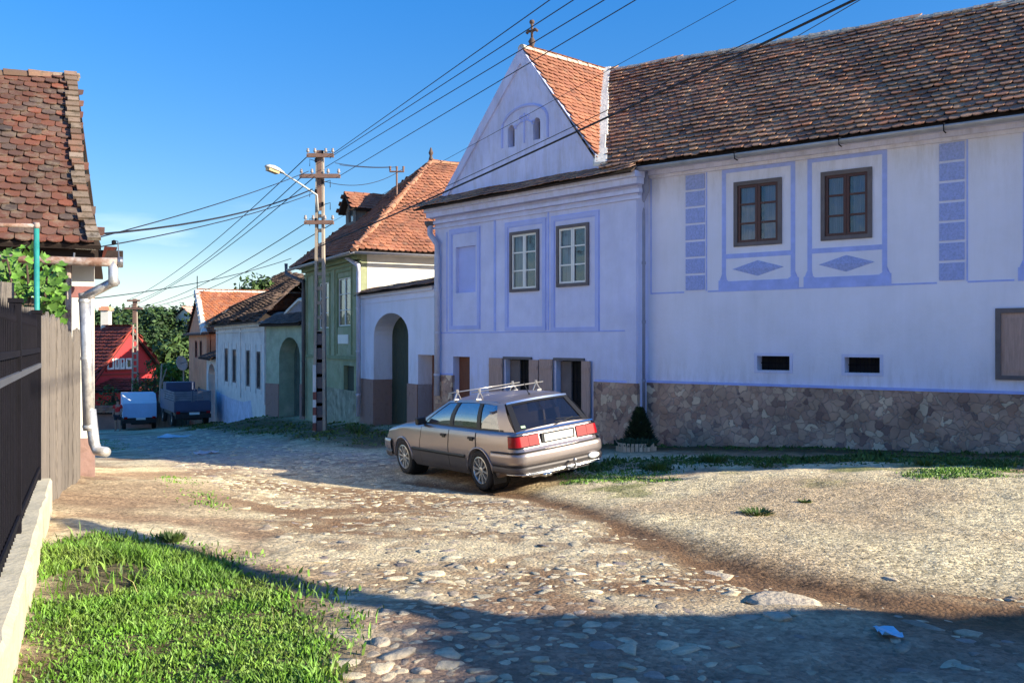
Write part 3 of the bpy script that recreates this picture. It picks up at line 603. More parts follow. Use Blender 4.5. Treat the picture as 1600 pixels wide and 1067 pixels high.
def win(F, u0, u1, z0, z1, parent, mf, ms, cols=2, rows=3, o=-.06, fw=.06, sw=.035, curtain=True, glass=None, name='window', mullion=True):
    mb = MB(); fbox(mb, F, u0, u0 + fw, z0, z1, o - .10, o + .03); fbox(mb, F, u1 - fw, u1, z0, z1, o - .10, o + .03)
    fbox(mb, F, u0 + fw, u1 - fw, z1 - fw, z1, o - .10, o + .03); fbox(mb, F, u0 + fw, u1 - fw, z0, z0 + fw, o - .10, o + .03)
    w = mb.build(name, mf, parent)
    a, b, c, d = u0 + fw, u1 - fw, z0 + fw, z1 - fw
    mb = MB(); n = cols
    cw = (b - a) / n
    for i in range(n):
        x0, x1 = a + i * cw + .003, a + (i + 1) * cw - .003
        fbox(mb, F, x0, x0 + sw, c, d, o - .05, o); fbox(mb, F, x1 - sw, x1, c, d, o - .05, o)
        fbox(mb, F, x0 + sw, x1 - sw, d - sw, d, o - .05, o); fbox(mb, F, x0 + sw, x1 - sw, c, c + sw, o - .05, o)
        for k in range(1, rows):
            zz = c + (d - c) * k / rows; fbox(mb, F, x0 + sw, x1 - sw, zz - sw * .35, zz + sw * .35, o - .045, o - .004)
    mb.build('sash', ms, w)
    mb = MB(); mb.quad(F.P(a, c, o - .03), F.P(b, c, o - .03), F.P(b, d, o - .03), F.P(a, d, o - .03)); mb.build('pane', glass or m_glass, w)
    mb = MB()
    mb.quad(F.P(u0, z0, o - .6), F.P(u1, z0, o - .6), F.P(u1, z1, o - .6), F.P(u0, z1, o - .6))
    mb.build('dark_room', m_dark, w)
    if curtain:
        mb = MB(); N = 40
        for (s0, s1) in (((a, a + (b - a) * .30),) if curtain == 'part' else ((a, a + (b - a) * .40), (a + (b - a) * .60, b))):
            pts = [(s0 + (s1 - s0) * k / N, -.14 - .02 * math.sin(k * 1.3 + s0 * 9)) for k in range(N + 1)]
            for (p, q) in zip(pts[:-1], pts[1:]): mb.quad(F.P(p[0], c, o + p[1]), F.P(q[0], c, o + q[1]), F.P(q[0], d, o + q[1]), F.P(p[0], d, o + p[1]))
        mb.build('curtain', m_curtain, w, True)
    return w
# ------------------------------------------------------------ tiled roofs
def plane_frame(A, B, Cc):
    U = (B - A).normalized(); V = (Cc - A); V = (V - U * V.dot(U)).normalized(); N = U.cross(V).normalized()
    if N.z < 0: N = -N
    return U, V, N
def tile_plane(mb, poly3, w=.18, e=.155, th=.014, sag=.03, seed=0, arc=5, row0=0, droop=.3, lift=2.2):
    """poly3[0]->poly3[1] is the eave; tiles laid over the polygon"""
    A, B = poly3[0], poly3[1]
    far = max(poly3, key=lambda p: ((p - A) - (B - A).normalized() * (p - A).dot((B - A).normalized())).length)
    U, V, N = plane_frame(A, B, far)
    p2 = [((p - A).dot(U), (p - A).dot(V)) for p in poly3]
    r = random.Random(seed); us = [p[0] for p in p2]; vs = [p[1] for p in p2]
    rows = int((max(vs)) / e) + 1; k = 0
    for j in range(rows):
        v0 = j * e - .03; off = (w / 2 if j % 2 else 0) + r.uniform(-.015, .015)
        i0 = int(min(us) / w) - 1; i1 = int(max(us) / w) + 2
        for i in range(i0, i1):
            u0 = i * w + off; cx, cy = u0 + w / 2, v0 + e * .5
            if not bool(inpoly(np.array(cx), np.array(max(cy, .01)), p2)): continue
            sg = sag * math.sin(cx * .9 + seed) * math.sin(cy * .8 + 1.3 * seed) * 1.0 + sag * .35 * math.sin(cx * 2.7 + cy * 1.9)
            hl = th * lift * r.uniform(.75, 1.3); L = e * 1.45; g = .004; dv = r.uniform(-.008, .008); tw = r.uniform(-.012, .012)
            out = [(g, v0 + L)] + [(w / 2 - (w / 2 - g) * math.cos(math.pi * a / arc), v0 + dv + droop * w * (1 - math.sin(math.pi * a / arc))) for a in range(arc + 1)] + [(w - g, v0 + L)]
            base = A + N * sg
            top = []
            for (a, b) in out:
                f = 1 - (b - v0) / L
                top.append(base + U * (u0 + a + tw * f) + V * b + N * (th + hl * f))
            bot = [q - N * th for q in top]; m = len(out); vsx = top + bot
            mb.mesh(vsx, [tuple(range(m))] + [(q, q + m, q + 1 + m, q + 1) for q in range(0, m - 1)])
            k += 1
    return k
def deck(mb, poly3, thick=.07, drop=.03):
    A = poly3[0]; far = max(poly3, key=lambda p: ((p - A) - (poly3[1] - A).normalized() * (p - A).dot((poly3[1] - A).normalized())).length)
    U, V, N = plane_frame(A, poly3[1], far)
    t = [p - N * drop for p in poly3]; b = [p - N * (drop + thick) for p in poly3]; m = len(t)
    mb.mesh(t + b, [tuple(range(m)), tuple(range(2 * m - 1, m - 1, -1))] + [(i, (i + 1) % m, (i + 1) % m + m, i + m) for i in range(m)])
def ridge_caps(mb, A, B, r=.10, step=.36, seed=0, lift=.02, sag=0):
    A = Vector(A); B = Vector(B); L = (B - A).length; n = max(1, int(L / step)); d = (B - A) / n; rr = random.Random(seed)
    t = d.normalized(); x = t.cross(Vector((0, 0, 1))).normalized(); y = x.cross(t).normalized()
    for i in range(n):
        s0 = math.sin(math.pi * i / n); s1 = math.sin(math.pi * (i + 1) / n)
        p = A + d * i - Vector((0, 0, sag * s0)) + Vector((0, 0, rr.uniform(-.012, .012))); q = A + d * (i + 1.12) - Vector((0, 0, sag * s1))
        ra, rb = r * rr.uniform(1.0, 1.15), r * .88
        vs = []; K = 6
        for (c, ra_) in ((p, ra), (q, rb)):
            for k in range(K + 1):
                a = math.pi * (k / K * 1.2 - .1); vs.append(c + x * math.cos(a) * ra_ + y * (math.sin(a) * ra_ * .8 + lift - r * .5))
        fs = [(k, k + 1, k + 2 + K, k + 1 + K) for k in range(K)] + [tuple(range(K + 1))]
        mb.mesh(vs, fs)
def roof_part(parent, planes, mat, name='roof', w=.18, e=.155, th=.014, sag=.03, seed=0, arc=5, ridges=(), ridge_mat=None, rr=.1, thick=.07, lift=2.2, step=.36, rsag=0):
    mb = MB()
    for i, p in enumerate(planes): deck(mb, p, thick)
    o = mb.build(name, m_deck, parent)
    mb = MB()
    for i, p in enumerate(planes): tile_plane(mb, p, w, e, th, sag, seed + i, arc, lift=lift)
    mb.build('tiles', mat, o)
    if ridges:
        mb = MB()
        for i, (a, b) in enumerate(ridges): ridge_caps(mb, a, b, rr, step, seed + i, sag=rsag)
        mb.build('ridge_tiles', ridge_mat or m_mortar, o)
    return o
def hgutter(mb, pts, r=.07):
    # half-round gutter
    for a, b in zip(pts[:-1], pts[1:]):
        a = Vector(a); b = Vector(b); t = (b - a).normalized(); x = t.cross(Vector((0, 0, 1))).normalized(); K = 7
        vs = []
        for c in (a, b):
            for k in range(K + 1):
                an = math.pi * k / K; vs.append(c + x * math.cos(an) * r - Vector((0, 0, math.sin(an) * r)))
            for k in range(K, -1, -1):
                an = math.pi * k / K; vs.append(c + x * math.cos(an) * r * .88 - Vector((0, 0, math.sin(an) * r * .88)))
        m = 2 * (K + 1); mb.mesh(vs, [(i, (i + 1) % m, (i + 1) % m + m, i + m) for i in range(m)] + [tuple(range(m))[::-1], tuple(range(m, 2 * m))])
# ------------------------------------------------------------ gabled blue house
def rayplane(px, py, P0, N):
    r = Vector(((px - 800) / FPX, 1, -(py - 533.5) / FPX)); o = Vector((0, 0, CAMZ)); return o + r * ((P0 - o).dot(N) / r.dot(N))
GF = Fr((-2.003, 24.2), (2.575, 19.02)); gL = GF.L
LF = Fr((2.795, 19.3), (8.23, 14.92)); LL = 16.2
zE = 5.27
apex = GF.P(*GF.px(815, 74)); uc = GF.U(815)
footR = GF.P(GF.U(948), zE); footL = GF.P(GF.U(694), zE + .1)
back = -GF.n
GH = empty('gabled_house', (0.2, 21.4, -.8), 'pale blue house with steep pointed gable and white upstairs windows behind the parked car', 'house')
LH = empty('long_house', LF.P(6, -.4), 'long whitish blue house with painted quoins and diamond panels at the right', 'house')
def lowbase(F, us, z1, o, mat, parent, zb=-1.6, name='stone_plinth'):
    mb = MB()
    for u0, u1 in us: fbox(mb, F, u0, u1, zb, z1, 0, o)
    return mb.build(name, mat, parent)
# roof planes meet along a valley
eo = .45
E0 = LF.P(0, 5.2, eo); lb = 3.4
J0 = LF.P(-3.1, 8.76, -lb); Nl = (LF.d).cross(J0 - E0).normalized()
def contour_hit(z):
    f = (z - footR.z) / (apex.z - footR.z); g = footR + (apex - footR) * f
    # long plane contour at z: E0 + s*(J0-E0) component + t*d
    dz = J0.z - E0.z; e = E0 + (J0 - E0) * ((z - E0.z) / dz)
    a, b = back, -LF.d; rhs = e - g
    det = a.x * b.y - a.y * b.x; s = (rhs.x * b.y - rhs.y * b.x) / det
    return g + back * s
Vb = contour_hit(zE); Vt = contour_hit(apex.z - .02)
def gable_house():
    w1 = [(GF.U(799), GF.U(842), GF.Z(799, 455), GF.Z(799, 365))]
    wa = (GF.U(798), GF.U(843), GF.Z(798, 457), GF.Z(798, 364)); wb = (GF.U(871), GF.U(921), GF.Z(871, 449), GF.Z(871, 354))
    ni = (GF.U(712), GF.U(743), GF.Z(712, 458), GF.Z(712, 387))
    c1 = (GF.U(790), GF.U(829), -.35, GF.Z(790, 561)); c2 = (GF.U(869), GF.U(911), -.35, GF.Z(869, 563)); c0 = (GF.U(708), GF.U(734), -.3, GF.Z(708, 557))
    a1 = arch_pts(GF.U(793.5), GF.U(804), GF.Z(795, 231), GF.Z(795, 204), GF.Z(797, 196), 6); a2 = arch_pts(GF.U(833), GF.U(844), GF.Z(836, 219), GF.Z(836, 192), GF.Z(838, 184), 6)
    outer = [(0, -1.8), (gL, -1.8), (gL, 5.12), (GF.U(948) + .0, zE - .02), (uc, apex.z - .02), (GF.U(694) - .10, zE + .10), (GF.U(694) - .1, 5.12), (0, 5.12)]
    mb = MB(); wall(mb, GF, outer, [R4(*wa), R4(*wb), R4(*ni), R4(*c0), R4(*c1), R4(*c2), a1, a2], reveal=.22)
    body(mb, GF, 0.02, gL - .02, 5.2, -1.8, 5.1)
    mb.build('wall', m_blue, GH)
    mb = MB(); fbox(mb, GF, ni[0] - .02, ni[1] + .02, ni[2] - .02, ni[3] + .02, -.14, -.10); mb.build('blind_niche', m_mould, GH)  # niche back coloured deeper blue to suggest the shade of a recess
    for w in (wa, wb): win(GF, *w, GH, m_grey_frame, m_white_paint, o=.02, fw=.07, sw=.045, curtain='part')
    for c, mt in ((c1, m_dark), (c2, m_dark), (c0, m_door_brown)):
        mb = MB(); fbox(mb, GF, c[0], c[1], c[2], c[3], -.30, -.20); mb.build('shaded_opening' if mt is m_dark else 'small_side_door', mt, GH)  # dark openings are filled with a black box standing for the shade inside
    # inner panes/leaves of the dark openings and lintels
    for c in (c1, c2):
        mb = MB(); fbox(mb, GF, c[0] - .05, c[1] + .06, c[3], c[3] + .06, -.02, .05); mb.build('lintel_board', m_grey_frame, GH)
        mb = MB(); um = c[0] + (c[1] - c[0]) * .42
        fbox(mb, GF, c[0] + .02, um, c[2], c[3] - .02, -.17, -.13); mb.build('door_leaf', m_grey_frame, GH)
        mb = MB(); 
        for k in range(4):
            z = c[2] + .2 + (c[3] - c[2] - .25) * k / 3; fbox(mb, GF, um, c[1], z, z + .02, -.17, -.155)
        fbox(mb, GF, um + .12, um + .14, c[2], c[3], -.17, -.155); mb.build('grille', m_iron, GH)
    for (x0, x1, yt) in ((767.5, 788, 559), (830, 844, 562), (846, 866, 561), (912, 925, 564)):
        u0, u1 = GF.U(x0), GF.U(x1); mb = MB(); z1 = GF.Z(x0, yt)
        fbox(mb, GF, u0, u1, -.25, z1, .035, .075)
        s = mb.build('shutter', m_shutter, GH)
        mb = MB(); fbox(mb, GF, u0 + .015, u1 - .015, -.05, 0.03, .0755, .093); fbox(mb, GF, u0 + .015, u1 - .015, z1 - .22, z1 - .14, .0755, .093); build_each(mb, 'batten', m_shutter, s)
    zb = .74; G = lambda x: GF.U(x)
    mb = MB()
    for u0, u1 in ((0, c0[0] - .0), (c2[1] + .35, gL + .02)): fbox(mb, GF, u0, u1, -1.8, zb, -.05, .04)
    fbox(mb, GF, c0[1], c1[0] - .0, -1.8, -.0, -.05, .04); fbox(mb, GF, c1[1], c2[0], -1.8, -.25, -.05, .03)
    mb.build('stone_plinth', m_stone, GH)
    mb = MB(); fbox(mb, GF, c2[1] + .35, gL, zb, zb + .045, 0, .008); fbox(mb, GF, 0, c0[0], zb, zb + .045, 0, .008); build_each(mb, 'blue_plinth_line', m_paint_blue, GH)
    # raised panels (moulded strips round windows)
    def frame_strip(u0, u1, z0, z1, t=.09, o=.022, mat=m_mould, name='panel_moulding', inner=True):
        mb = MB(); fbox(mb, GF, u0, u0 + t, z0, z1, 0, o); fbox(mb, GF, u1 - t, u1, z0, z1, 0, o); fbox(mb, GF, u0 + t, u1 - t, z1 - t, z1, 0, o); fbox(mb, GF, u0 + t, u1 - t, z0, z0 + t, 0, o)
        mb.build(name, mat, GH)
        s = .022; mb = MB()
        for (a, b, c, d) in ((u0 + t, u0 + t + s, z0 + t, z1 - t), (u1 - t - s, u1 - t, z0 + t, z1 - t), (u0 + t + s, u1 - t - s, z1 - t - s, z1 - t)): fbox(mb, GF, a, b, c, d, 0, .009)
        for (a, b, c, d) in ((u0 - s, u0, z0, z1 + s), (u1, u1 + s, z0, z1 + s), (u0, u1, z1, z1 + s)): fbox(mb, GF, a, b, c, d, 0, .009)
        build_each(mb, 'painted_line', m_paint_blue, GH)
    frame_strip(G(703), G(750), GF.Z(703, 515), GF.Z(703, 361))
    frame_strip(G(790), G(853), GF.Z(790, 517), GF.Z(790, 350)); frame_strip(G(862), G(936), GF.Z(862, 518), GF.Z(862, 340))
    mb = MB(); zl = GF.Z(770, 517)
    fbox(mb, GF, G(772), G(775), zl, 4.55, 0, .014); fbox(mb, GF, G(857) - .02, G(857) + .02, zl, 4.55, 0, .014); fbox(mb, GF, .12, gL - .35, zl - .05, zl - .02, 0, .01); fbox(mb, GF, G(698), G(698) + .03, zl, 4.4, 0, .012)
    build_each(mb, 'painted_pilaster_line', m_paint_blue, GH)
    mb = MB(); o = .0
    for (z0, z1, oo) in ((4.52, 4.58, .05), (4.64, 4.72, .10), (4.80, 4.93, .22), (4.93, 5.05, .30)): fbox(mb, GF, -.1, gL + .1 + oo * .3, z0, z1, 0, oo)
    mb.build('cornice', m_blue, GH)
    mb = MB(); fbox(mb, GF, gL - .28, gL - .02, -1.6, 4.5, 0, .02); mb.build('corner_pilaster', m_blue, GH)
    # gable edge band + decoration
    mb = MB(); t = .17
    A = (GF.U(694), zE + .1); B = (uc, apex.z); D = (GF.U(948), zE)
    for (p, q, sgn) in ((A, B, 1), (D, B, -1)):
        dv = Vector((q[0] - p[0], q[1] - p[1])).normalized(); nn = Vector((dv.y, -dv.x)) * sgn * t
        qs = [(p[0], p[1]), (q[0], q[1]), (q[0], q[1] - t * 2.2), (p[0] + nn.x, p[1] + nn.y)]
        if sgn < 0: qs = qs[::-1]
        mb.box8([GF.P(a, b + .0, .0) for a, b in qs] + [GF.P(a, b, .05) for a, b in qs])
    mb.build('gable_edge_moulding', m_blue, GH)
    mb = MB()
    um, zb2 = (GF.U(785) + GF.U(856)) / 2, GF.Z(785, 225)
    hw = (GF.U(856) - GF.U(785)) / 2; pts = [(um - hw, GF.Z(785, 232))] + [(um + hw * math.cos(math.pi * (1 - k / 14)), GF.Z(785, 203) + .42 * math.sin(math.pi * k / 14)) for k in range(15)] + [(um + hw, GF.Z(785, 232))]
    mb.tube([GF.P(a, b, .01) for a, b in pts], .035, 6)
    mb.tube([GF.P(um, GF.Z(818, 224), .01), GF.P(um, GF.Z(818, 178), .01)], .022, 5); mb.tube([GF.P(um - .28, GF.Z(818, 195), .01), GF.P(um - .12, GF.Z(818, 190), .01), GF.P(um + .12, GF.Z(818, 190), .01), GF.P(um + .28, GF.Z(818, 195), .01)], .018, 5)
    for s in (-1, 1):
        mb.tube([GF.P(um + s * .30 + .05 * math.cos(k), GF.Z(818, 195) + .05 * math.sin(k), .01) for k in np.linspace(0, 5.5, 9)], .015, 5)
        mb.tube([GF.P(um + s * .12 + .05 * math.cos(k), GF.Z(818, 184) + .05 * math.sin(k), .01) for k in np.linspace(0, 5.5, 9)], .015, 5)
    mb.build('relief_ornament', m_mould, GH)  # ornament coloured a deeper blue to carry its shading
    for a in (a1, a2):
        mb = MB(); mb.quad(*[GF.P(u, z, -.18) for u, z in a]); mb.build('attic_window', m_grey_frame, GH)
    # pent roof across the front
    pe0, pe1 = GF.P(-.38, 5.05, .45), GF.P(gL + .2, 5.05, .45); pt1, pt0 = GF.P(gL + .1, 5.32, -.02), GF.P(0., 5.32, -.02)
    roof_part(GH, [[pe0, pe1, pt1, pt0]], m_tile_brown, 'pent_roof', w=.17, e=.16, th=.014, thick=.04, lift=1.8)
    # main roof
    fl = footL + (-GF.d) * .25 - Vector((0, 0, .18))
    ap = apex + GF.n * .02; L1 = Vt.copy(); ap2 = ap - Vector((0, 0, .05))
    fr = footR + GF.n * .02; fl = fl - GF.n * .10; bq = -LF.n * 7.25; Ebk = Vb + bq; Ebk.z = zE - .07
    roof_part(GH, [[fr + back * .0, fr + back * .02 + (Vb - footR), Vt, ap], [fl + back * 5.3, fl, ap2 - GF.n * .07, L1], [Ebk, fl + back * 5.3, L1]], m_tile_orange, 'roof', w=.17, e=.15, th=.016, sag=.03,
              ridges=[(ap, Vt)], ridge_mat=m_mortar, rr=.10, rsag=.0)
    mb = MB(); a = Vb + Vector((0, 0, .02)); n = 16; rr = random.Random(2)
    for k in range(n):
        p = Vb.lerp(Vt, k / n) + Vector((0, 0, .03)); q = Vb.lerp(Vt, (k + 1) / n) + Vector((0, 0, .03)); x = (-LF.d * .12 - back * .06) * rr.uniform(.8, 1.3); hgt = Vector((0, 0, .08))
        mb.box8([p - x, q - x, q + x, p + x, p - x * .8 + hgt + GF.n * .05, q - x * .8 + hgt + GF.n * .05, q + x * .8 + hgt, p + x * .8 + hgt])
    mb.build('valley_mortar', m_mortar_w, GH)
    mb = MB(); f = ap.lerp(Vt, .12) + Vector((0, 0, .0))
    mb.tube([f, f + Vector((0, 0, .12)), f + Vector((0, 0, .2)), f + Vector((0, 0, .3))], [.07, .05, .09, .03], 8); c = f + Vector((0, 0, .42))
    x = LF.d
    mb.tube([f + Vector((0, 0, .28)), f + Vector((0, 0, .66))], .035, 6)
    for s in (-1, 1): mb.tube([c + Vector((0, 0, .02)), c + x * .10 * s + Vector((0, 0, .05)), c + x * .16 * s], [.03, .04, .035], 6)
    mb.lathe([(0, -.06), (.05, -.04), (.065, 0), (.05, .04), (0, .06)], f + Vector((0, 0, .66))); mb.build('finial', m_tile_dark, GH, True)
    # downpipes
    def dp(F, pts, o, r, name, mat, parent):
        mb = MB(); path = [F.P(*F.px(x, y, o), o) for x, y in pts]; mb.tube(path, r, 12)
        for k in (.25, .55, .85):
            q = path[-2].lerp(path[-1], k); mb.lathe([(r * 1.18, -.03), (r * 1.18, .03)], q, n=12)
        return mb.build(name, mat, parent, True)
    dp(GF, [(672, 352), (672, 366), (683, 382), (683, 400), (683, 618)], .12, .075, 'downpipe', m_pipe, GH)
    mb = MB(); q = GF.P(*GF.px(671, 350, .12), .12); mb.lathe([(.07, -.1), (.13, 0), (.13, .06)], q, n=12); mb.build('rainwater_hopper', m_grey_frame, GH)
    return dp
dp = gable_house()

def long_house():
    ztop = 5.10; S = LF.px
    def rc(x0, x1, yb, yt): return (LF.U(x0), LF.U(x1), LF.Z(x0, yb), LF.Z(x0, yt))
    wA = rc(1147, 1222, 388, 282); wB = rc(1283, 1363, 377, 270); h = wB[3] - wB[2]
    wA = (wA[0], wA[1], wB[2], wB[3])
    vA = rc(1183, 1234, 578, 556); vB = rc(1320, 1375, 582, 558)
    u3 = LF.U(1610) + .15; wC = (u3, u3 + wB[1] - wB[0], wB[2], wB[3]); wD = (u3 + 1.9, u3 + 1.9 + wB[1] - wB[0], wB[2], wB[3])
    sh = (LF.U(1556), LF.U(1556) + 1.25, LF.Z(1556, 593), LF.Z(1556, 482))
    mb = MB(); wall(mb, LF, R4(0, LL, -1.6, 5.2), [R4(*w) for w in (wA, wB, wC, wD, vA, vB)], reveal=.25); body(mb, LF, 0, LL, 6.6, -1.6, 5.2)
    # right end gable
    e0, e1, e2 = LF.P(LL, 5.2, 0), LF.P(LL, 5.2, -6.6), LF.P(LL, 8.3, -lb); mb.quad(e0, e1, e2)
    mb.build('wall', m_blue_long, LH)
    lowbase(LF, [(-.05, LL)], .75, .05, m_stone, LH)
    mb = MB(); fbox(mb, LF, 0, LL, .75, .795, 0, .052); build_each(mb, 'blue_plinth_line', m_paint_blue, LH)
    for w in (wA, wB, wC, wD):
        win(LF, *w, LH, m_grey_frame, m_brown_paint, o=.0, fw=.075, sw=.05)
        # painted surround: side bands, head, sill band, pedestal and diamond
        a, b = w[0] - .17, w[1] + .17; t = .085; zt = w[3] + .20; zs = w[2] - .22; zp = w[2] - .86; zq = zp + .0
        mb = MB()
        fbox(mb, LF, a - t, a, zp + .26, zt + t, 0, .006); fbox(mb, LF, b, b + t, zp + .26, zt + t, 0, .006); fbox(mb, LF, a, b, zt, zt + t, 0, .006); fbox(mb, LF, a, b, zs - .0, zs + .09, 0, .006)
        mb.build('painted_window_surround', m_paint_blue, LH)
        mb = MB(); fbox(mb, LF, a + .04, b - .04, zp, zp + .20, 0, .010)
        for s, q in ((-1, a), (1, b)):
            x0, x1 = (q - t - .07, q + .04) if s < 0 else (q - .04, q + t + .07)
            fbox(mb, LF, x0, x1, zp, zp + .22, 0, .012); 
            mb.quad(LF.P(x0 + .02, zp + .222, .004), LF.P(x1 - .02, zp + .222, .004), LF.P(q if s > 0 else q, zp + .34, .004), LF.P(q + s * t, zp + .34, .004)) if s > 0 else mb.quad(LF.P(x0 + .02, zp + .222, .004), LF.P(x1 - .02, zp + .222, .004), LF.P(q, zp + .34, .004), LF.P(q - t, zp + .34, .004))
        build_each(mb, 'painted_pedestal', m_paint_blue, LH)
        cu, cz = (a + b) / 2, (zs + zp + .22) / 2; mb = MB(); hw, hh = (b - a) * .40, .15
        vs = [LF.P(cu - hw, cz, .005), LF.P(cu, cz - hh, .005), LF.P(cu + hw, cz, .005), LF.P(cu, cz + hh, .005), LF.P(cu, cz, .03)]
        mb.mesh(vs, [(0, 1, 4), (1, 2, 4), (2, 3, 4), (3, 0, 4)]); mb.build('diamond_relief', m_quoin, LH)
    zl = LF.Z(1300, 447)
    # quoin columns
    for (x0, x1) in ((1072, 1101), (1468, 1507)):
        u0, u1 = LF.U(x0), LF.U(x1); z0, z1 = zl + .02, 4.98; n = 7; mb = MB()
        for k in range(n):
            a = z0 + (z1 - z0) * k / n; b = a + (z1 - z0) / n - .045; fbox(mb, LF, u0, u1, a, b, 0, .022)
        mb.build('painted_quoin', m_quoin, LH)
        mb = MB(); fbox(mb, LF, u1 + .03, u1 + .055, zl, 5.0, 0, .006); build_each(mb, 'painted_line', m_paint_blue, LH)
    segs = [(.1, LF.U(1069)), (LF.U(1106), LF.U(1128)), (LF.U(1242), LF.U(1262)), (LF.U(1385), LF.U(1464)), (LF.U(1512), LF.U(1585)), (wC[1] + .4, wD[0] - .35), (wD[1] + .4, LL)]
    mb = MB()
    for a, b in segs:
        if b > a: fbox(mb, LF, a, b, zl - .03, zl, 0, .006)
    fbox(mb, LF, .1, .125, zl, 5., 0, .006); build_each(mb, 'painted_string_line', m_paint_blue, LH)
    for v in (vA, vB):
        mb = MB(); t = .055; fbox(mb, LF, v[0] - t, v[0], v[2] - t, v[3] + t, 0, .015); fbox(mb, LF, v[1], v[1] + t, v[2] - t, v[3] + t, 0, .015); fbox(mb, LF, v[0], v[1], v[3], v[3] + t, 0, .015); fbox(mb, LF, v[0], v[1], v[2] - t, v[2], 0, .015)
        f = mb.build('cellar_vent', m_blue, LH)
        mb = MB(); fbox(mb, LF, v[0], v[1], v[2], v[3], -.5, -.22); mb.build('vent_opening', m_dark, f)
        mb = MB(); n = 7
        for k in range(n): u = v[0] + .15 + (v[1] - v[0] - .15) * k / n; mb.tube([LF.P(u, v[2], -.18), LF.P(u, v[3], -.18)], .008, 5)
        mb.tube([LF.P(v[0], (v[2] + v[3]) / 2, -.18), LF.P(v[1], (v[2] + v[3]) / 2, -.18)], .008, 5); mb.build('vent_grille', m_iron, f)
    mb = MB(); fbox(mb, LF, sh[0], sh[0] + .08, sh[2], sh[3], 0, .05); fbox(mb, LF, sh[1] - .08, sh[1], sh[2], sh[3], 0, .05); fbox(mb, LF, sh[0] + .08, sh[1] - .08, sh[3] - .08, sh[3], 0, .05); fbox(mb, LF, sh[0] + .08, sh[1] - .08, sh[2], sh[2] + .07, 0, .05)
    hs_ = mb.build('hatch_frame', m_grey_frame, LH)
    for k in range(2):
        a = sh[0] + .08 + k * (sh[1] - sh[0] - .16) / 2; b = a + (sh[1] - sh[0] - .16) / 2 - .01; mb = MB(); fbox(mb, LF, a, b, sh[2] + .07, sh[3] - .08, 0, .025)
        fbox(mb, LF, a + .05, b - .05, sh[2] + .15, sh[3] - .16, .025, .036); mb.build('hatch_shutter', m_shutter, hs_)
    mb = MB(); 
    for (z0, z1, oo) in ((4.96, 5.02, .06), (5.02, 5.10, .16), (5.10, 5.16, .26)): fbox(mb, LF, .05, LL + .1, z0, z1, 0, oo)
    mb.build('cornice', m_blue_long, LH)
    # roof
    Pr = rayplane(1600, 2, E0, Nl); Pl = Vt
    dl = (Pr - Pl).normalized(); end = LF.P(LL + .4, 0, 0)
    # ridge end where the plan position along LF.d reaches the end wall
    k = ((end - Pl).dot(LF.d)) / dl.dot(LF.d); Re = Pl + dl * k; Ee = E0 + LF.d * (LL + .4)
    E1 = E0 + LF.d * ((Vb - E0).dot(LF.d)); E1 = Vector((E1.x, E1.y, E0.z))
    bk = -LF.n * 7.25; Eb0 = E1 + bk; Eb1 = Ee + bk
    roof_part(LH, [[E1, Ee, Re, Pl], [Eb1, Eb0, Pl, Re]], m_tile_brown, 'roof', w=.18, e=.168, th=.020, sag=.018, seed=3, ridges=[(Pl, Re)], ridge_mat=m_mortar, rr=.12, lift=2.6, thick=.025)
    zg = LF.px(1300, 221, .52)[1]
    mb = MB(); hgutter(mb, [LF.P(-.35, zg + .0, .55), LF.P(LL + .4, zg, .55)], .085); g = mb.build('gutter', m_gutter, LH, True)
    for x in (1170, 1330, 1490): 
        mb = MB(); u = LF.U(x); mb.tube([LF.P(u, zg + .06, .44), LF.P(u, zg + .01, .65), LF.P(u, zg - .1, .62), LF.P(u, zg - .11, .50)], .012, 5); mb.build('gutter_bracket', m_iron, g)
    dp(LF, [(1008, 266), (1009, 300), (1001, 318), (1003, 335), (1003, 640)], .16, .07, 'downpipe', m_pipe_dk, LH)
long_house()

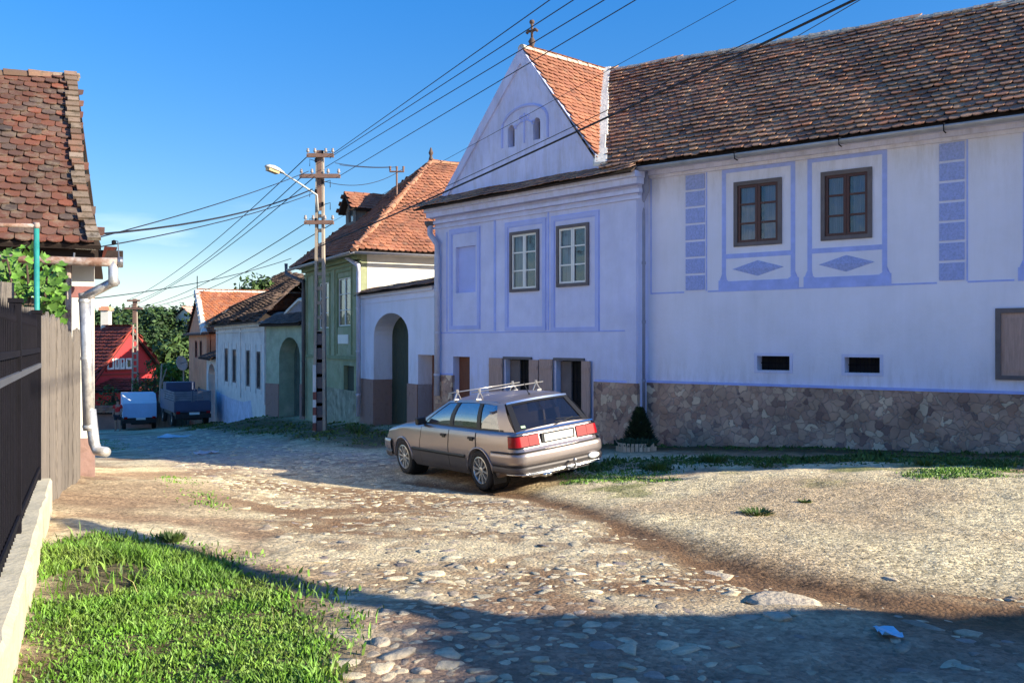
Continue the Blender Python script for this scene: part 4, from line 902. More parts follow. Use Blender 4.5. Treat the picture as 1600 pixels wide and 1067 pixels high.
# conical conifer in a slatted tub
def conifer():
    x, y = at(999, 690, 18.15).x, 18.15; z = tz(x, y)
    t = empty('potted_conifer', (x, y, z - .02), 'small dark conical conifer growing in front of the long house downpipe', 'shrub')
    mb = MB(); mb.tube([Vector((x, y, z)), Vector((x, y, z + .6))], [.03, .015], 6); mb.build('trunk', m_bark, t)
    rg = random.Random(8); mb = MB()
    for i in range(2600):
        h = rg.random() ** 1.2; r = .30 * (1 - h) ** .8 * (.55 + .5 * rg.random()) + .02; a = rg.uniform(0, 6.28)
        p = Vector((x + r * math.cos(a), y + r * math.sin(a), z + .12 + h * .66)); d = Vector((math.cos(a), math.sin(a), rg.uniform(.3, 1.4))).normalized() * .07; s = Vector((-math.sin(a), math.cos(a), rg.uniform(-.4, .4))) * .02
        mb.quad(p - s, p + s, p + d + s * .3, p + d - s * .3)
    mb.build('foliage', m_conifer, t)
    x2, y2 = at(994, 700, 17.55).x, 17.55; z2 = tz(x2, y2)
    p = empty('slatted_planter', (x2, y2, z2), 'low round planter edged with short pale wooden slats in front of the small conifer', 'planter')
    mb = MB(); n = 30
    for k in range(n):
        a = 2 * math.pi * k / n; c = Vector((x2 + .37 * math.cos(a), y2 + .37 * math.sin(a), z2 + .06)); m = Matrix.Rotation(a, 3, 'Z'); mb.box(c, (.02, .062, .22), m)
    mb.build('slats', M('pale_planter_slats', (.72, .50, .34), .8, .25, island=.2), p)
    mb = MB(); mb.lathe([(0, .13), (.35, .12), (.355, -.1)], (x2, y2, z2), n=20); s = mb.build('soil', M('planter_soil', (.03, .022, .015), 1), p)
    mb = MB()
    for i in range(700):
        a = rg.uniform(0, 6.28); r = .38 * rg.random() ** .5; q = Vector((x2 + r * math.cos(a), y2 + r * math.sin(a), z2 + .11)); l = Vector((rg.gauss(0, .04), rg.gauss(0, .04), rg.uniform(.04, .12)))
        s_ = Vector((rg.gauss(0, .02), rg.gauss(0, .02), 0)); mb.quad(q - s_, q + s_, q + l + s_ * .4, q + l - s_ * .4)
    mb.build('planting', m_conifer, p)
conifer()

# ------------------------------------------------------------ gateway wall
AF = Fr((-4.82, 29.6), (-2.02, 24.3)); aL = AF.L
def gateway():
    t = empty('gateway_wall', AF.P(aL / 2, -.95), 'pale blue courtyard wall with a big arched gateway right of the green house', 'wall')
    z1 = AF.Z(566, 461); 
    U = AF.U
    ga = arch_pts(U(584), U(638), -1.6, AF.Z(584, 525), AF.Z(610, 489), 14)
    do = R4(U(653), U(679), -1.4, AF.Z(653, 554))
    mb = MB(); wall(mb, AF, R4(0, aL, -1.8, z1), [ga, do], reveal=.75); body(mb, AF, 0, aL, .75, z1 - .05, z1 - .01, 0)
    fbox(mb, AF, 0, aL, z1 - .05, z1, -.75, -.0); mb.build('wall', m_blue_long, t)
    mb = MB(); u0, u1 = U(584), U(638); n = 15; zs, zt = AF.Z(584, 525), AF.Z(610, 489); w = (u1 - u0) / n
    for k in range(n): fbox(mb, AF, u0 + k * w, u0 + (k + 1) * w - .012, -1.5, zt + .1, -.64, -.60)
    mb.build('gate', m_gate, t)
    mb = MB(); fbox(mb, AF, U(653), U(679), -1.3, AF.Z(653, 554) + .05, -.5, -.42); mb.build('wicket_door', m_door_brown, t)
    zb = AF.Z(575, 592)
    mb = MB(); 
    for a, b in ((0, U(584)), (U(638), U(653)), (U(679), aL)): fbox(mb, AF, a, b, -1.8, zb, -.75 + .01, .03)
    for a in (U(584), U(638)): fbox(mb, AF, a - .03, a + .03, -1.8, zb, -.58, .032)
    mb.build('stone_plinth', m_stone2, t)
    mb = MB(); fbox(mb, AF, 0, aL, z1 - .30, z1 - .26, 0, .03); fbox(mb, AF, 0, aL, z1 - .12, z1, 0, .09); mb.build('coping_moulding', m_blue_long, t)
    zz = z1 + .02
    roof_part(t, [[AF.P(-.1, zz, .22), AF.P(aL + .1, zz, .22), AF.P(aL + .1, zz + .20, -.35), AF.P(-.1, zz + .20, -.35)], [AF.P(aL + .1, zz, -.92), AF.P(-.1, zz, -.92), AF.P(-.1, zz + .20, -.35), AF.P(aL + .1, zz + .20, -.35)]], m_tile_brown, 'tile_coping', w=.17, e=.15, th=.012, thick=.03, lift=1.6)
gateway()

# ------------------------------------------------------------ green house
NF = Fr((-7.95, 35.7), (-4.82, 29.6)); nL = NF.L
def green_house():
    t = empty('green_house', NF.P(nL / 2, -1.2), 'faded green plaster house with hipped orange tile roof and a small dormer', 'house')
    U, Zp = NF.U, NF.Z; ze = 4.42; D = 9.
    w1 = (U(527.5), U(549), Zp(528, 512), Zp(528, 434)); w2 = (U(498), U(515), Zp(505, 515), Zp(505, 440)); nb = (U(537), U(553), Zp(540, 632), Zp(540, 571))
    mb = MB(); wall(mb, NF, R4(0, nL, -2.2, ze + .1), [R4(*w1), R4(*w2), R4(*nb)], reveal=.2); mb.quad(NF.P(0, -2.2), NF.P(0, ze), NF.P(0, ze, -D), NF.P(0, -2.2, -D)); mb.build('wall', m_green, t)
    mb = MB(); fbox(mb, NF, nL - .3, nL, -2, ze + .1, -D, -.21); mb.build('side_wall', m_white, t)
    for w in (w1, w2): win(NF, *w, t, m_green_trim, m_white_paint, o=-.03, rows=3, fw=.05, glass=m_glass_dark, curtain=False)
    mb = MB(); fbox(mb, NF, *nb, -.2, -.14); mb.build('cellar_shutter', m_gate, t)
    mb = MB()
    for a in (.02, U(488), U(520), U(556)): fbox(mb, NF, a, a + .32, Zp(540, 556), ze - .3, 0, .04)
    build_each(mb, 'pilaster', m_green, t)
    mb = MB(); fbox(mb, NF, 0, nL, Zp(540, 556) - .12, Zp(540, 556), 0, .06); 
    for z0, z1, o in ((ze - .34, ze - .26, .05), (ze - .2, ze - .08, .14), (ze - .08, ze + .06, .24)): fbox(mb, NF, -.05, nL + .05, z0, z1, 0, o)
    mb.build('cornice', m_green_trim, t)
    for w in (w1, w2):
        mb = MB(); q = .10; fbox(mb, NF, w[0] - q, w[0], w[2] - .9, w[3] + .15, 0, .03); fbox(mb, NF, w[1], w[1] + q, w[2] - .9, w[3] + .15, 0, .03); fbox(mb, NF, w[0] - q, w[1] + q, w[3] + .15, w[3] + .24, 0, .05); mb.build('window_surround', m_green_trim, t)
    mb = MB(); fbox(mb, NF, U(529), U(545), Zp(530, 537), Zp(530, 523), 0, .03); mb.build('white_plaque', m_white_paint, t)
    mb = MB(); fbox(mb, NF, U(490), nL, -2.2, Zp(560, 612), 0, .02); mb.build('damp_plinth', M('damp_pale_plinth', (.40, .38, .28), .95, .4, 2.5, .5, 9, col2=(.20, .20, .13), c2=(.4, .65), s2=3), t)
    # hipped roof
    o = .42; eL, eR = NF.P(-.65, ze + .05, o), NF.P(nL + .55, ze + .05, o); bR, bL = NF.P(nL + .55, ze + .05, -D), NF.P(-.65, ze + .05, -D)
    um = nL / 2; best = min(np.arange(1.5, 5.5, .05), key=lambda b: abs(FPX * NF.P(um, 0, -b).x / NF.P(um, 0, -b).y - (-127)))
    hp = NF.P(um, 0, -best); hp.z = CAMZ + (533.5 - 252) / FPX * hp.y; rb = NF.P(um, hp.z, -D)
    roof_part(t, [[eL, eR, hp], [eR, bR, rb, hp], [bL, eL, hp, rb]], m_tile_orange, 'roof', w=.19, e=.17, sag=.05, seed=11, ridges=[(eR, hp), (eL, hp), (hp, rb)], ridge_mat=M('orange_ridge_mortar', (.40, .2, .12), .95, .3), rr=.11, th=.02)
    mb = MB(); hgutter(mb, [NF.P(nL + .62, ze - .02, o), NF.P(nL + .62, ze - .02, -D)], .08); hgutter(mb, [NF.P(-.7, ze - .02, o + .07), NF.P(nL + .6, ze - .02, o + .07)], .08); mb.build('gutter', m_gutter, t, True)
    dp(NF, [(541, 392), (541, 402), (560, 415), (560, 425), (560, 650)], .14, .07, 'downpipe', m_pipe, t)
    dp(NF, [(447, 412), (447, 428), (474, 440), (474, 460), (474, 650)], .12, .07, 'downpipe', m_grey_frame, t)
    mb = MB(); c = hp + Vector((0, 0, .05)); mb.tube([c, c + Vector((0, 0, .15)), c + Vector((0, 0, .25)), c + Vector((0, 0, .45))], [.09, .05, .09, .02], 8); mb.build('finial', m_tile_dark, t)
    # dormer on the street hip
    U_, V_, N_ = plane_frame(eL, eR, hp)
    c0 = rayplane(548, 352, eL, N_)
    dn = NF.n; dd = NF.d
    hw = .62; zb = c0.z - .1; 
    F2 = Fr((0, 0), (1, 0)); F2.a = Vector((c0.x, c0.y, 0)) - dd * hw; F2.d = dd; F2.n = dn; F2.L = 2 * hw
    d = empty('attic_dormer', (0, 0, 0)); d.parent = t; d.location = Vector((c0.x, c0.y, zb)) - t.location
    mb = MB(); wall(mb, F2, [(0, zb), (2 * hw, zb), (2 * hw, zb + .75), (hw, zb + 1.25), (0, zb + .75)], [R4(.35, .9, zb + .22, zb + .68)], reveal=.1)
    for u in (0, 2 * hw): mb.quad(F2.P(u, zb - .2, -.0), F2.P(u, zb + .75, 0), F2.P(u, zb + .75, -1.6), F2.P(u, zb - .2, -1.6))
    mb.build('dormer_wall', m_boards, d); mb = MB(); fbox(mb, F2, .35, .9, zb + .22, zb + .68, -.1, -.05); mb.build('dormer_window', m_glass_dark, d)
    rl = 2.2
    def pl(u0, zz): return F2.P(u0, zz, .25)
    k = -dn * rl
    a, b, c = pl(-.18, zb + .62), pl(2 * hw + .18, zb + .62), pl(hw, zb + 1.30)
    roof_part(d, [[b, b + k, c + k, c], [a + k, a, c, c + k]], m_tile_orange, 'dormer_roof', w=.19, e=.17, seed=21, ridges=[(c, c + k)], ridge_mat=m_tile_orange, rr=.09)
    # insulator bracket
    c = NF.P(0, 0); q = rayplane(620, 300, eR, plane_frame(eR, bR, hp)[2]); mb = MB(); h = .037 * 33
    mb.tube([q - Vector((0, 0, .3)), q + Vector((0, 0, .85))], .035, 6); mb.tube([q + Vector((-.25, 0, .70)), q + Vector((.25, 0, .70))], .03, 6)
    for s in (-.23, 0, .23): mb.tube([q + Vector((s, 0, .7)), q + Vector((s, 0, .88))], [.03, .045], 6)
    mb.build('insulator_bracket', m_polewood, t)
    return q
brk = green_house()

# ------------------------------------------------------------ derelict green gateway, white house, pink house
QF = Fr((-10.1, 38.1), (-7.97, 35.75)); qL = QF.L
WF = Fr((-15.9, 50.), (-10.12, 38.1)); wL = WF.L
def far_row():
    t = empty('derelict_gateway', QF.P(qL / 2, -1.5), 'crumbling greenish wall with a dark arch left of the green house', 'wall')
    U, Zp = QF.U, QF.Z; zt = Zp(445, 507)
    mb = MB(); wall(mb, QF, R4(0, qL, -2.4, zt), [arch_pts(U(436), U(469), -2, Zp(440, 560), Zp(450, 527), 12)], reveal=.8); mb.build('wall', M('pale_green_plaster', (.38, .44, .32), .95, .25, 2, .3, 8, col2=(.48, .48, .38)), t)
    mb = MB(); u0, u1 = U(436), U(469); w = (u1 - u0) / 9
    for k in range(9): fbox(mb, QF, u0 + k * w, u0 + (k + 1) * w - .02, -2, Zp(450, 527), -.72, -.68)
    mb.build('gate', M('mossy_gate', (.10, .14, .12), .9, .3), t)
    mb = MB(); fbox(mb, QF, 0, u0, -2.3, Zp(440, 600), 0, .03); fbox(mb, QF, u1, qL, -2.3, Zp(470, 600), 0, .03); mb.build('stone_plinth', m_stone2, t)
    roof_part(t, [[QF.P(-.1, zt + .02, .3), QF.P(qL, zt + .02, .3), QF.P(qL, zt + .5, -.6), QF.P(-.1, zt + .5, -.6)]], m_tile_dark, 'tile_coping', w=.19, e=.17)
    # broken gable wall with pale torn edge above
    mb = MB(); pts = [(0.2, zt + .1), (qL - .1, zt + .1), (qL - .1, zt + 1.75), (qL - .5, zt + 1.4), (qL - .9, zt + .95), (qL - 1.3, zt + 1.0), (.9, zt + .55), (.5, zt + .3)]
    wall(mb, QF, pts, [], off=-.5, reveal=.35); mb.build('broken_gable', M('grey_broken_plaster', (.30, .28, .30), .95, .3), t)
    mb = MB(); 
    for a, b in zip(pts[2:-1], pts[3:]): mb.tube([QF.P(a[0], a[1], -.5), QF.P(b[0], b[1], -.5)], .08, 5)
    mb.tube([QF.P(qL - .9, zt + .95, -.5), QF.P(qL - .85, zt + .3, -.45)], .07, 5); mb.build('broken_edge', m_mortar_w, t)
    # white house
    t = empty('low_white_house', WF.P(wL / 2, -1.8), 'low greyish white house with four tall narrow windows and a sagging brown tile roof', 'house')
    U, Zp = WF.U, WF.Z; ze = WF.Z(380, 505); wins = []
    for (a, b, y0, y1) in ((351, 356.7, 595.5, 544), (363, 369.5, 597, 545.5), (384.3, 391, 603, 547), (400.5, 407.8, 607, 549)): wins.append((U(a), U(b), Zp(a, y0), Zp(a, y1)))
    mb = MB(); wall(mb, WF, R4(0, wL, -3, ze), [R4(*w) for w in wins], reveal=.18); body(mb, WF, 0, wL, 8, -3, ze); mb.build('wall', m_white_sh, t)
    for w in wins: win(WF, *w, t, m_grey_frame, m_grey_frame, cols=1, rows=4, o=-.05, fw=.05, curtain=False, glass=m_glass_dark)
    mb = MB(); 
    for a in (0, U(375), wL - .3): fbox(mb, WF, a, a + .3, -1.0, ze - .2, 0, .05)
    fbox(mb, WF, 0, wL, ze - .42, ze - .34, 0, .06); fbox(mb, WF, 0, wL, ze - .2, ze, 0, .15)
    for w in wins: fbox(mb, WF, w[0] - .09, w[0] - .03, w[2] - .2, w[3] + .3, 0, .03); fbox(mb, WF, w[1] + .03, w[1] + .09, w[2] - .2, w[3] + .3, 0, .03)
    build_each(mb, 'plaster_trim', m_white_sh, t)
    mb = MB(); pts = [(0, -3), (U(400), -3), (U(392), -1.0), (U(380), Zp(380, 628)), (U(360), Zp(360, 622)), (0, Zp(340, 612))]; wall(mb, WF, pts, off=.012, reveal=.012); mb.build('blue_stain', m_blue_stain, t)
    eL, eR = WF.P(-.3, ze + .03, .45), WF.P(wL + .1, ze + .03, .45)
    rr = WF.P(wL - .2, 0, -3.8); rr.z = CAMZ + (533.5 - 428) / FPX * rr.y
    N_ = plane_frame(eL, eR, rr)[2]; rl = rayplane(440, 427, eL, N_); r2 = rayplane(476, 431, eL, N_)
    eR2 = eR + WF.d * 1.2
    rl.z += 0
    roof_part(t, [[eL, eR, r2, rl]], m_tile_dark, 'roof', w=.2, e=.19, sag=.16, seed=31, th=.03, lift=2.5, ridges=[(rl, r2)], ridge_mat=m_mortar)
    bk = -WF.n * 7.6
    mb = MB(); deck(mb, [eL + bk, eR + bk, r2, rl]); mb.quad(eL, rl, eL + bk); mb.build('back_roof', m_deck, t)
    mb = MB(); ridge_caps(mb, eL, rl, .16, .5, 3); mb.build('verge_mortar', m_mortar, t)
    # pink house
    PF = Fr((-22., 63.2), (-18.3, 55.6)); PG = Fr((-18.3, 55.6), (-16.0, 50.6)); 
    t = empty('pink_house', PF.P(3, -3), 'salmon pink house with a pointed gable and white edged orange roof down the street', 'house')
    U, Zp = PF.U, PF.Z
    zt = Zp(312, 455); ze = Zp(325, 517); uc_ = U(312)
    ws = [(U(304.5), U(308.5), Zp(306, 559), Zp(306, 532)), (U(311.8), U(315.8), Zp(313, 560), Zp(313, 532))]
    w3 = [(U(301), U(304.5), Zp(302, 616), Zp(302, 602)), (U(309), U(313), Zp(310, 616), Zp(310, 604))]
    mb = MB(); wall(mb, PF, [(0, -4.5), (PF.L, -4.5), (PF.L, ze), (uc_, zt), (0, ze)], [R4(*w) for w in ws + w3], reveal=.2); body(mb, PF, 0, PF.L, 10, -4.5, ze); mb.build('wall', m_pink, t)
    for w in ws + w3:
        win(PF, *w, t, m_brown_paint, m_brown_paint, cols=1, rows=2, o=-.05, fw=.05, sw=.05, curtain=False, glass=m_glass_dark)
    mb = MB(); fbox(mb, PF, 0, PF.L, ze - .2, ze - .05, 0, .15); mb.build('cornice', m_pink_pale, t)
    mb = MB(); fbox(mb, PF, -.3, PF.L + .4, Zp(310, 531) + .3, Zp(310, 531) + .42, 0, .35); mb.build('window_canopy', m_tile_dark, t)
    bk = -PF.n; A = PF.P(uc_, zt + .05, .15); er = PF.P(PF.L + .3, ze - .1, .15); el = PF.P(-.3, ze - .1, .15)
    roof_part(t, [[er, er + bk * 10, A + bk * 10, A], [el + bk * 10, el, A, A + bk * 10]], m_tile_far, 'roof', w=.22, e=.2, seed=41, ridges=[(A, A + bk * 10)], ridge_mat=m_mortar_w, rr=.14, th=.02)
    mb = MB(); ridge_caps(mb, er, A, .22, .4, 5); mb.build('verge_mortar', m_mortar_w, t)
    mb = MB(); c = A; mb.tube([c, c + Vector((0, 0, .9))], .03, 5); mb.build('mast', m_iron, t)
    t = empty('pale_gateway', PG.P(3, -2.6), 'pale arched gateway beside the pink house with a dark open loft above', 'wall')
    U, Zp = PG.U, PG.Z; mb = MB()
    wall(mb, PG, R4(0, PG.L, -4, Zp(330, 559)), [arch_pts(U(325.5), U(336), -3.5, Zp(330, 585), Zp(330, 568), 8)], reveal=.5); mb.build('wall', m_white_sh, t)
    mb = MB(); fbox(mb, PG, 1, PG.L - 1, -3.5, Zp(330, 575), -.5, -.42); mb.build('gate', M('bluish_gate', (.12, .16, .18), .8), t)
    roof_part(t, [[PG.P(-.1, Zp(330, 559), .5), PG.P(PG.L + .1, Zp(330, 559), .5), PG.P(PG.L + .1, Zp(330, 559) + .4, -.6), PG.P(-.1, Zp(330, 559) + .4, -.6)]], m_tile_dark, 'tile_coping')
    mb = MB(); fbox(mb, PG, 0, PG.L, Zp(330, 557), Zp(330, 535), -3.2, -3.0); mb.build('loft_wall', m_log, t)
far_row()

# red boarded house
def red_house():
    Y = 72.; x = lambda p: (p - 800) / FPX * Y; z = lambda p: CAMZ - (p - 533.5) / FPX * Y
    xa, xb = (147 - 800) / FPX * 70., (247 - 800) / FPX * 75.; F = Fr((xa, 70.), (xb, 75.)); t = empty('red_house', F.P(3, -5.2), 'red boarded house with white window row and white chimney down the street', 'house')
    U, Zp = F.U, F.Z; ap = F.px(203, 514); L = F.L; ze = Zp(150, 582); zr = Zp(247, 570)
    w = [(U(167), U(178.5)), (U(179), U(187)), (U(187.3), U(195)), (U(196), U(207.5))]; wz = (Zp(180, 577), Zp(180, 560))
    mb = MB(); wall(mb, F, [(0, -6.5), (L, -6.5), (L, zr), (ap[0], ap[1] - .1), (0, ze - .6)], [R4(w[0][0], w[3][1], *wz)], reveal=.15); body(mb, F, 0, L, 8, -6.5, ze - .6); mb.build('wall', m_red, t)
    for a, b in w: win(F, a + .03, b - .03, wz[0], wz[1], t, m_white_paint, m_white_paint, cols=1, rows=1, o=.0, fw=.1, sw=.05, curtain=False, glass=m_glass_dark)
    mb = MB(); fbox(mb, F, U(165), U(210), wz[0] - .12, wz[0] - .02, 0, .12); fbox(mb, F, 0, L, Zp(200, 585), Zp(200, 583), 0, .08); mb.build('sill_board', m_red_trim, t)
    bk = -F.n; A = F.P(ap[0], ap[1] + .1, .3); el = F.P(-.5, ze - .95, .3); er = F.P(L + .6, zr - .75, .3)
    roof_part(t, [[er, er + bk * 10, A + bk * 10, A], [el + bk * 10, el, A, A + bk * 10]], m_tile_red, 'roof', w=.5, e=.34, th=.05, thick=.16, arc=3, sag=0, ridges=[(A, A + bk * 10)], ridge_mat=m_red_trim, rr=.12)
    mb = MB()
    for s in (el, er): 
        d = (A - s).normalized(); up = Vector((0, 0, .14)); mb.box8([s - up + F.n * .0, A - up, A - up + F.n * .06, s - up + F.n * .06, s + up * .6, A + up * .6, A + up * .6 + F.n * .06, s + up * .6 + F.n * .06])
    mb.build('bargeboard', m_red_trim, t)
    q = lambda a, b, yy: Vector(((a - 800) / FPX * yy, yy, CAMZ - (b - 533.5) / FPX * yy))
    c = q(166, 500, 74.5); mb = MB(); mb.box(c + Vector((0, 0, -.3)), (.62, .62, 2.2)); ch = mb.build('chimney', m_white, t)
    mb = MB(); mb.box(c + Vector((0, 0, .87)), (.85, .85, .22)); mb.box(c + Vector((0, 0, 1.02)), (.6, .6, .12)); mb.build('chimney_cap', m_pink, ch)
    # lower skirt roof
    roof_part(t, [[q(130, 612, 69.5), q(250, 612, 69.5), q(250, 594, 71.2), q(130, 594, 71.2)]], m_tile_red, 'porch_roof', w=.5, e=.34, th=.05, arc=3, sag=0)
red_house()
def far_bits():
    q = lambda a, b, yy: Vector(((a - 800) / FPX * yy, yy, CAMZ - (b - 533.5) / FPX * yy))
    # low boundary wall with tile coping
    a, b = q(120, 600, 58), q(246, 600, 57); F = Fr((a.x, a.y), (b.x, b.y)); zt = F.Z(200, 645)
    t = empty('boundary_wall', F.P(F.L / 2, -4), 'brown plastered boundary wall with broken tile coping behind the person in red', 'wall')
    mb = MB(); fbox(mb, F, 0, F.L, -5.5, zt, -.4, 0); mb.build('wall', M('brown_rose_plaster', (.36, .19, .15), .95, .25, 1.5), t)
    roof_part(t, [[F.P(0, zt, .3), F.P(F.L, zt, .3), F.P(F.L, zt + .4, -.3), F.P(0, zt + .4, -.3)]], m_tile_far, 'tile_coping', w=.24, e=.22)
    # low red roofed shed behind
    t = empty('red_roofed_shed', q(230, 640, 62), 'low shed with a bright red sheet roof in front of the red house', 'shed')
    roof_part(t, [[q(190, 637, 60), q(276, 637, 60), q(262, 612, 64), q(205, 612, 64)]], M('bright_red_sheet', (.42, .05, .03), .6, .12), 'roof', w=.5, e=.4, th=.03, arc=3, sag=0)
    mb = MB(); mb.box(q(232, 660, 62.5), (2.9, 3, 2.0)); mb.build('wall', m_log, t)
    # grey board gate
    for (x0, x1, y0, Y0, lab) in ((244, 268, 627, 56, 'tall weathered grey board gate right behind the light blue van'), (268, 292, 604, 58, 'dark plank fence section between the grey gate and the pink house')):
        a, b = q(x0, 600, Y0), q(x1, 600, Y0 - .8); F = Fr((a.x, a.y), (b.x, b.y)); z1 = F.Z((x0 + x1) / 2, y0 + 4); t = empty('board_gate', F.P(F.L / 2, -4.2), lab, 'gate')
        mb = MB(); n = 7; w = F.L / n
        for k in range(n): fbox(mb, F, k * w, (k + 1) * w - .02, -5, z1 + .05 * math.sin(k * 2.3), 0, .04)
        mb.build('boards', m_boards if x0 < 260 else m_gate, t)
        mb = MB(); 
        for u in (0, F.L): fbox(mb, F, u - .07, u + .07, -5, z1 + .15, -.14, -.01)
        build_each(mb, 'post', m_boards, t)
    # satellite dish on post
    c = q(282, 568, 60); t = empty('satellite_dish', c + Vector((0, .3, -2.5)), 'white satellite dish on a post beside the pink house', 'dish')
    mb = MB(); ax = Vector((.9, -.42, .2)).normalized(); mb.lathe([(0, 0), (.2, .03), (.36, .08), (.48, .15), (.49, .13)], c, ax); mb.build('reflector', m_white_paint, t, True)
    mb = MB(); mb.tube([c + Vector((0, .05, 0)), c + Vector((.1, .3, -.4)), c + Vector((.1, .3, -4.2))], .05, 6); mb.tube([c, c + ax * .7], .02, 5); mb.build('mast', m_steel, t)
    # crooked washing pole
    c = q(248, 640, 58.5); t = empty('wooden_post', c, 'thin crooked pale wooden post standing in front of the red house', 'post')
    mb = MB(); mb.tube([c - Vector((0, 0, 2)), c + Vector((.1, 0, 1.2)), c + Vector((.2, 0, 2.9))], [.09, .08, .05], 6); mb.tube([c + Vector((.12, 0, 1.5)), c + Vector((.5, 0, 2.6))], [.05, .03], 6); mb.build('stem', m_conc_pole, t)
    # white house on the wooded hill
    c = q(287, 503, 120); t = empty('hillside_house', c - Vector((0, 0, 4)), 'small white house half hidden among the trees on the hill', 'house')
    mb = MB(); F = Fr((c.x - 1.9, 121), (c.x + 2.2, 119)); wall(mb, F, [(0, c.z - 4), (F.L, c.z - 4), (F.L, c.z + .3), (F.L / 2, c.z + 1.8), (0, c.z + .3)], [R4(1, 1.8, c.z - .8, c.z + .1), R4(2.6, 3.4, c.z - .8, c.z + .1)]); body(mb, F, 0, F.L, 5, c.z - 4, c.z + .3); mb.build('wall', m_white, t)
    A = F.P(F.L / 2, c.z + 1.9, .3); r_, l_ = F.P(F.L + .3, c.z + .1, .3), F.P(-.3, c.z + .1, .3); k = -F.n * 5.6
    roof_part(t, [[r_, r_ + k, A + k, A], [l_ + k, l_, A, A + k]], m_pink_pale, 'roof', w=.4, e=.4)
far_bits()
#=PART3=
# ------------------------------------------------------------ left side: kerb wall, fences, old house
ks = Vector((-.412, .911, 0)); K0 = Vector((-4.33, 8.75, 0)) - ks * 9.2
KF = Fr((0, 0), (1, 0)); KF.a = K0; KF.d = ks; KF.n = Vector((.911, .412, 0)); KF.L = 9.2
m_verge = ramp_island('lichened_verge_tiles', [(.14, .08, .055), (.26, .2, .15), (.22, .10, .06), (.34, .29, .23), (.16, .10, .07), (.24, .18, .13)], lichen=(.12, .09, .06), lw=(.5, .62), lscale=9)
def left_side():
    t = empty('low_concrete_wall', KF.P(4, .0), 'long low weathered concrete wall carrying the black iron railing at the left edge', 'wall')
    mb = MB(); n = 46; rr = random.Random(4); sec = []
    for i in range(n + 1):
        u = KF.L * i / n; j = lambda s=.006: rr.gauss(0, s)
        z = .31 + (.0 if u > 0 else 0) + j(.004)
        sec.append([KF.P(u, -1, .0), KF.P(u, z - .03, .0 + j()), KF.P(u, z, -.025 + j()), KF.P(u, z + .005, -.25 + j(.003)), KF.P(u, -1, -.27)])
    for a, b in zip(sec[:-1], sec[1:]):
        for k in range(4): mb.quad(a[k], b[k], b[k + 1], a[k + 1])
    mb.quad(*sec[-1]); mb.build('wall', m_conc, t)
    # iron railing
    f = empty('iron_railing', KF.P(4, .3, -.2), 'black iron picket railing with spear tips standing on the low concrete wall', 'fence')
    mb = MB(); n = 74
    for i in range(n):
        u = .1 + (KF.L - .15) * i / n; c = KF.P(u, 0, -.2); z1 = 1.52
        fbox(mb, KF, u - .011, u + .011, .3, z1, -.142, -.118)
        mb.tube([KF.P(u, z1, -.13), KF.P(u, 1.74, -.13)], [.007, .006], 5); z1 = 1.74
        p = [KF.P(u - .016, z1, -.13), KF.P(u, z1, -.121), KF.P(u + .016, z1, -.13), KF.P(u, z1, -.139), KF.P(u, z1 + .12, -.13), KF.P(u, z1 - .04, -.13)]
        mb.mesh(p, [(0, 1, 4), (1, 2, 4), (2, 3, 4), (3, 0, 4), (1, 0, 5), (2, 1, 5), (3, 2, 5), (0, 3, 5)])
    mb.build('pickets', m_iron, f)
    mb = MB(); 
    for z in (.40, 1.50): fbox(mb, KF, 0, KF.L, z, z + .04, -.113, -.098)
    mb.build('rails', m_iron, f)
    mb = MB(); fbox(mb, KF, 0, KF.L - .1, 1.36, 1.40, -.113, -.090); mb.build('flat_steel_rail', m_steel, f)
    for u in (1.3, 3.9, 6.5, KF.L - .08):
        mb = MB(); fbox(mb, KF, u - .035, u + .035, .3, 1.86, -.165, -.095); fbox(mb, KF, u - .045, u + .045, 1.86, 1.89, -.175, -.085); mb.build('post', m_iron, f)
    # weathered boards
    b0 = KF.P(KF.L + .06, 0, -.16); b1 = Vector((-5.50, 11.75, 0)); BF = Fr((b0.x, b0.y), (b1.x, b1.y)); BF.n = KF.n.copy() if BF.n.dot(KF.n) < 0 else BF.n
    t = empty('board_fence', BF.P(BF.L / 2, -.2), 'weathered silver grey vertical board fence between the railing and the old house', 'fence')
    mb = MB(); u = 0; k = 0
    while u < BF.L - .05:
        w = rr.uniform(.15, .24); w = min(w, BF.L - u); z1 = 1.86 + rr.uniform(-.06, .08) - .05 * u; o = rr.uniform(0, .03); zb = -.35 + rr.uniform(-.03, .06)
        ln = rr.uniform(-.015, .015)
        ps = [(u + .004, zb), (u + w - .006, zb), (u + w - .006 + ln, z1 - rr.uniform(0, .08)), (u + w * .55 + ln, z1), (u + .004 + ln, z1 - rr.uniform(0, .1))]
        fr = [BF.P(a, b, o + .024) for a, b in ps]; bk = [BF.P(a, b, o) for a, b in ps]; m = 5
        mb.mesh(fr + bk, [(0, 1, 2, 3, 4), (9, 8, 7, 6, 5)] + [(i, i + 5, (i + 1) % 5 + 5, (i + 1) % 5) for i in range(5)]); u += w + rr.uniform(.0, .012)
    mb.build('boards', m_boards, t)
    mb = MB(); fbox(mb, BF, 0, BF.L, 0.15, .23, -.06, -.005); fbox(mb, BF, 0, BF.L, 1.45, 1.53, -.06, -.005); mb.build('rails', m_boards, t)
    mb = MB(); fbox(mb, BF, -.12, .0, -.4, 1.92, -.12, .0); mb.build('post', m_boards, t)
    # old house
    HF = Fr((-5.56 - 9.17, 12.35 - 4.0), (-5.56, 12.35)); L = HF.L
    t = empty('old_tiled_house', HF.P(L - 2, -.3, -2), 'old house with large weathered tile roof behind the board fence at left', 'house')
    zt = 2.75
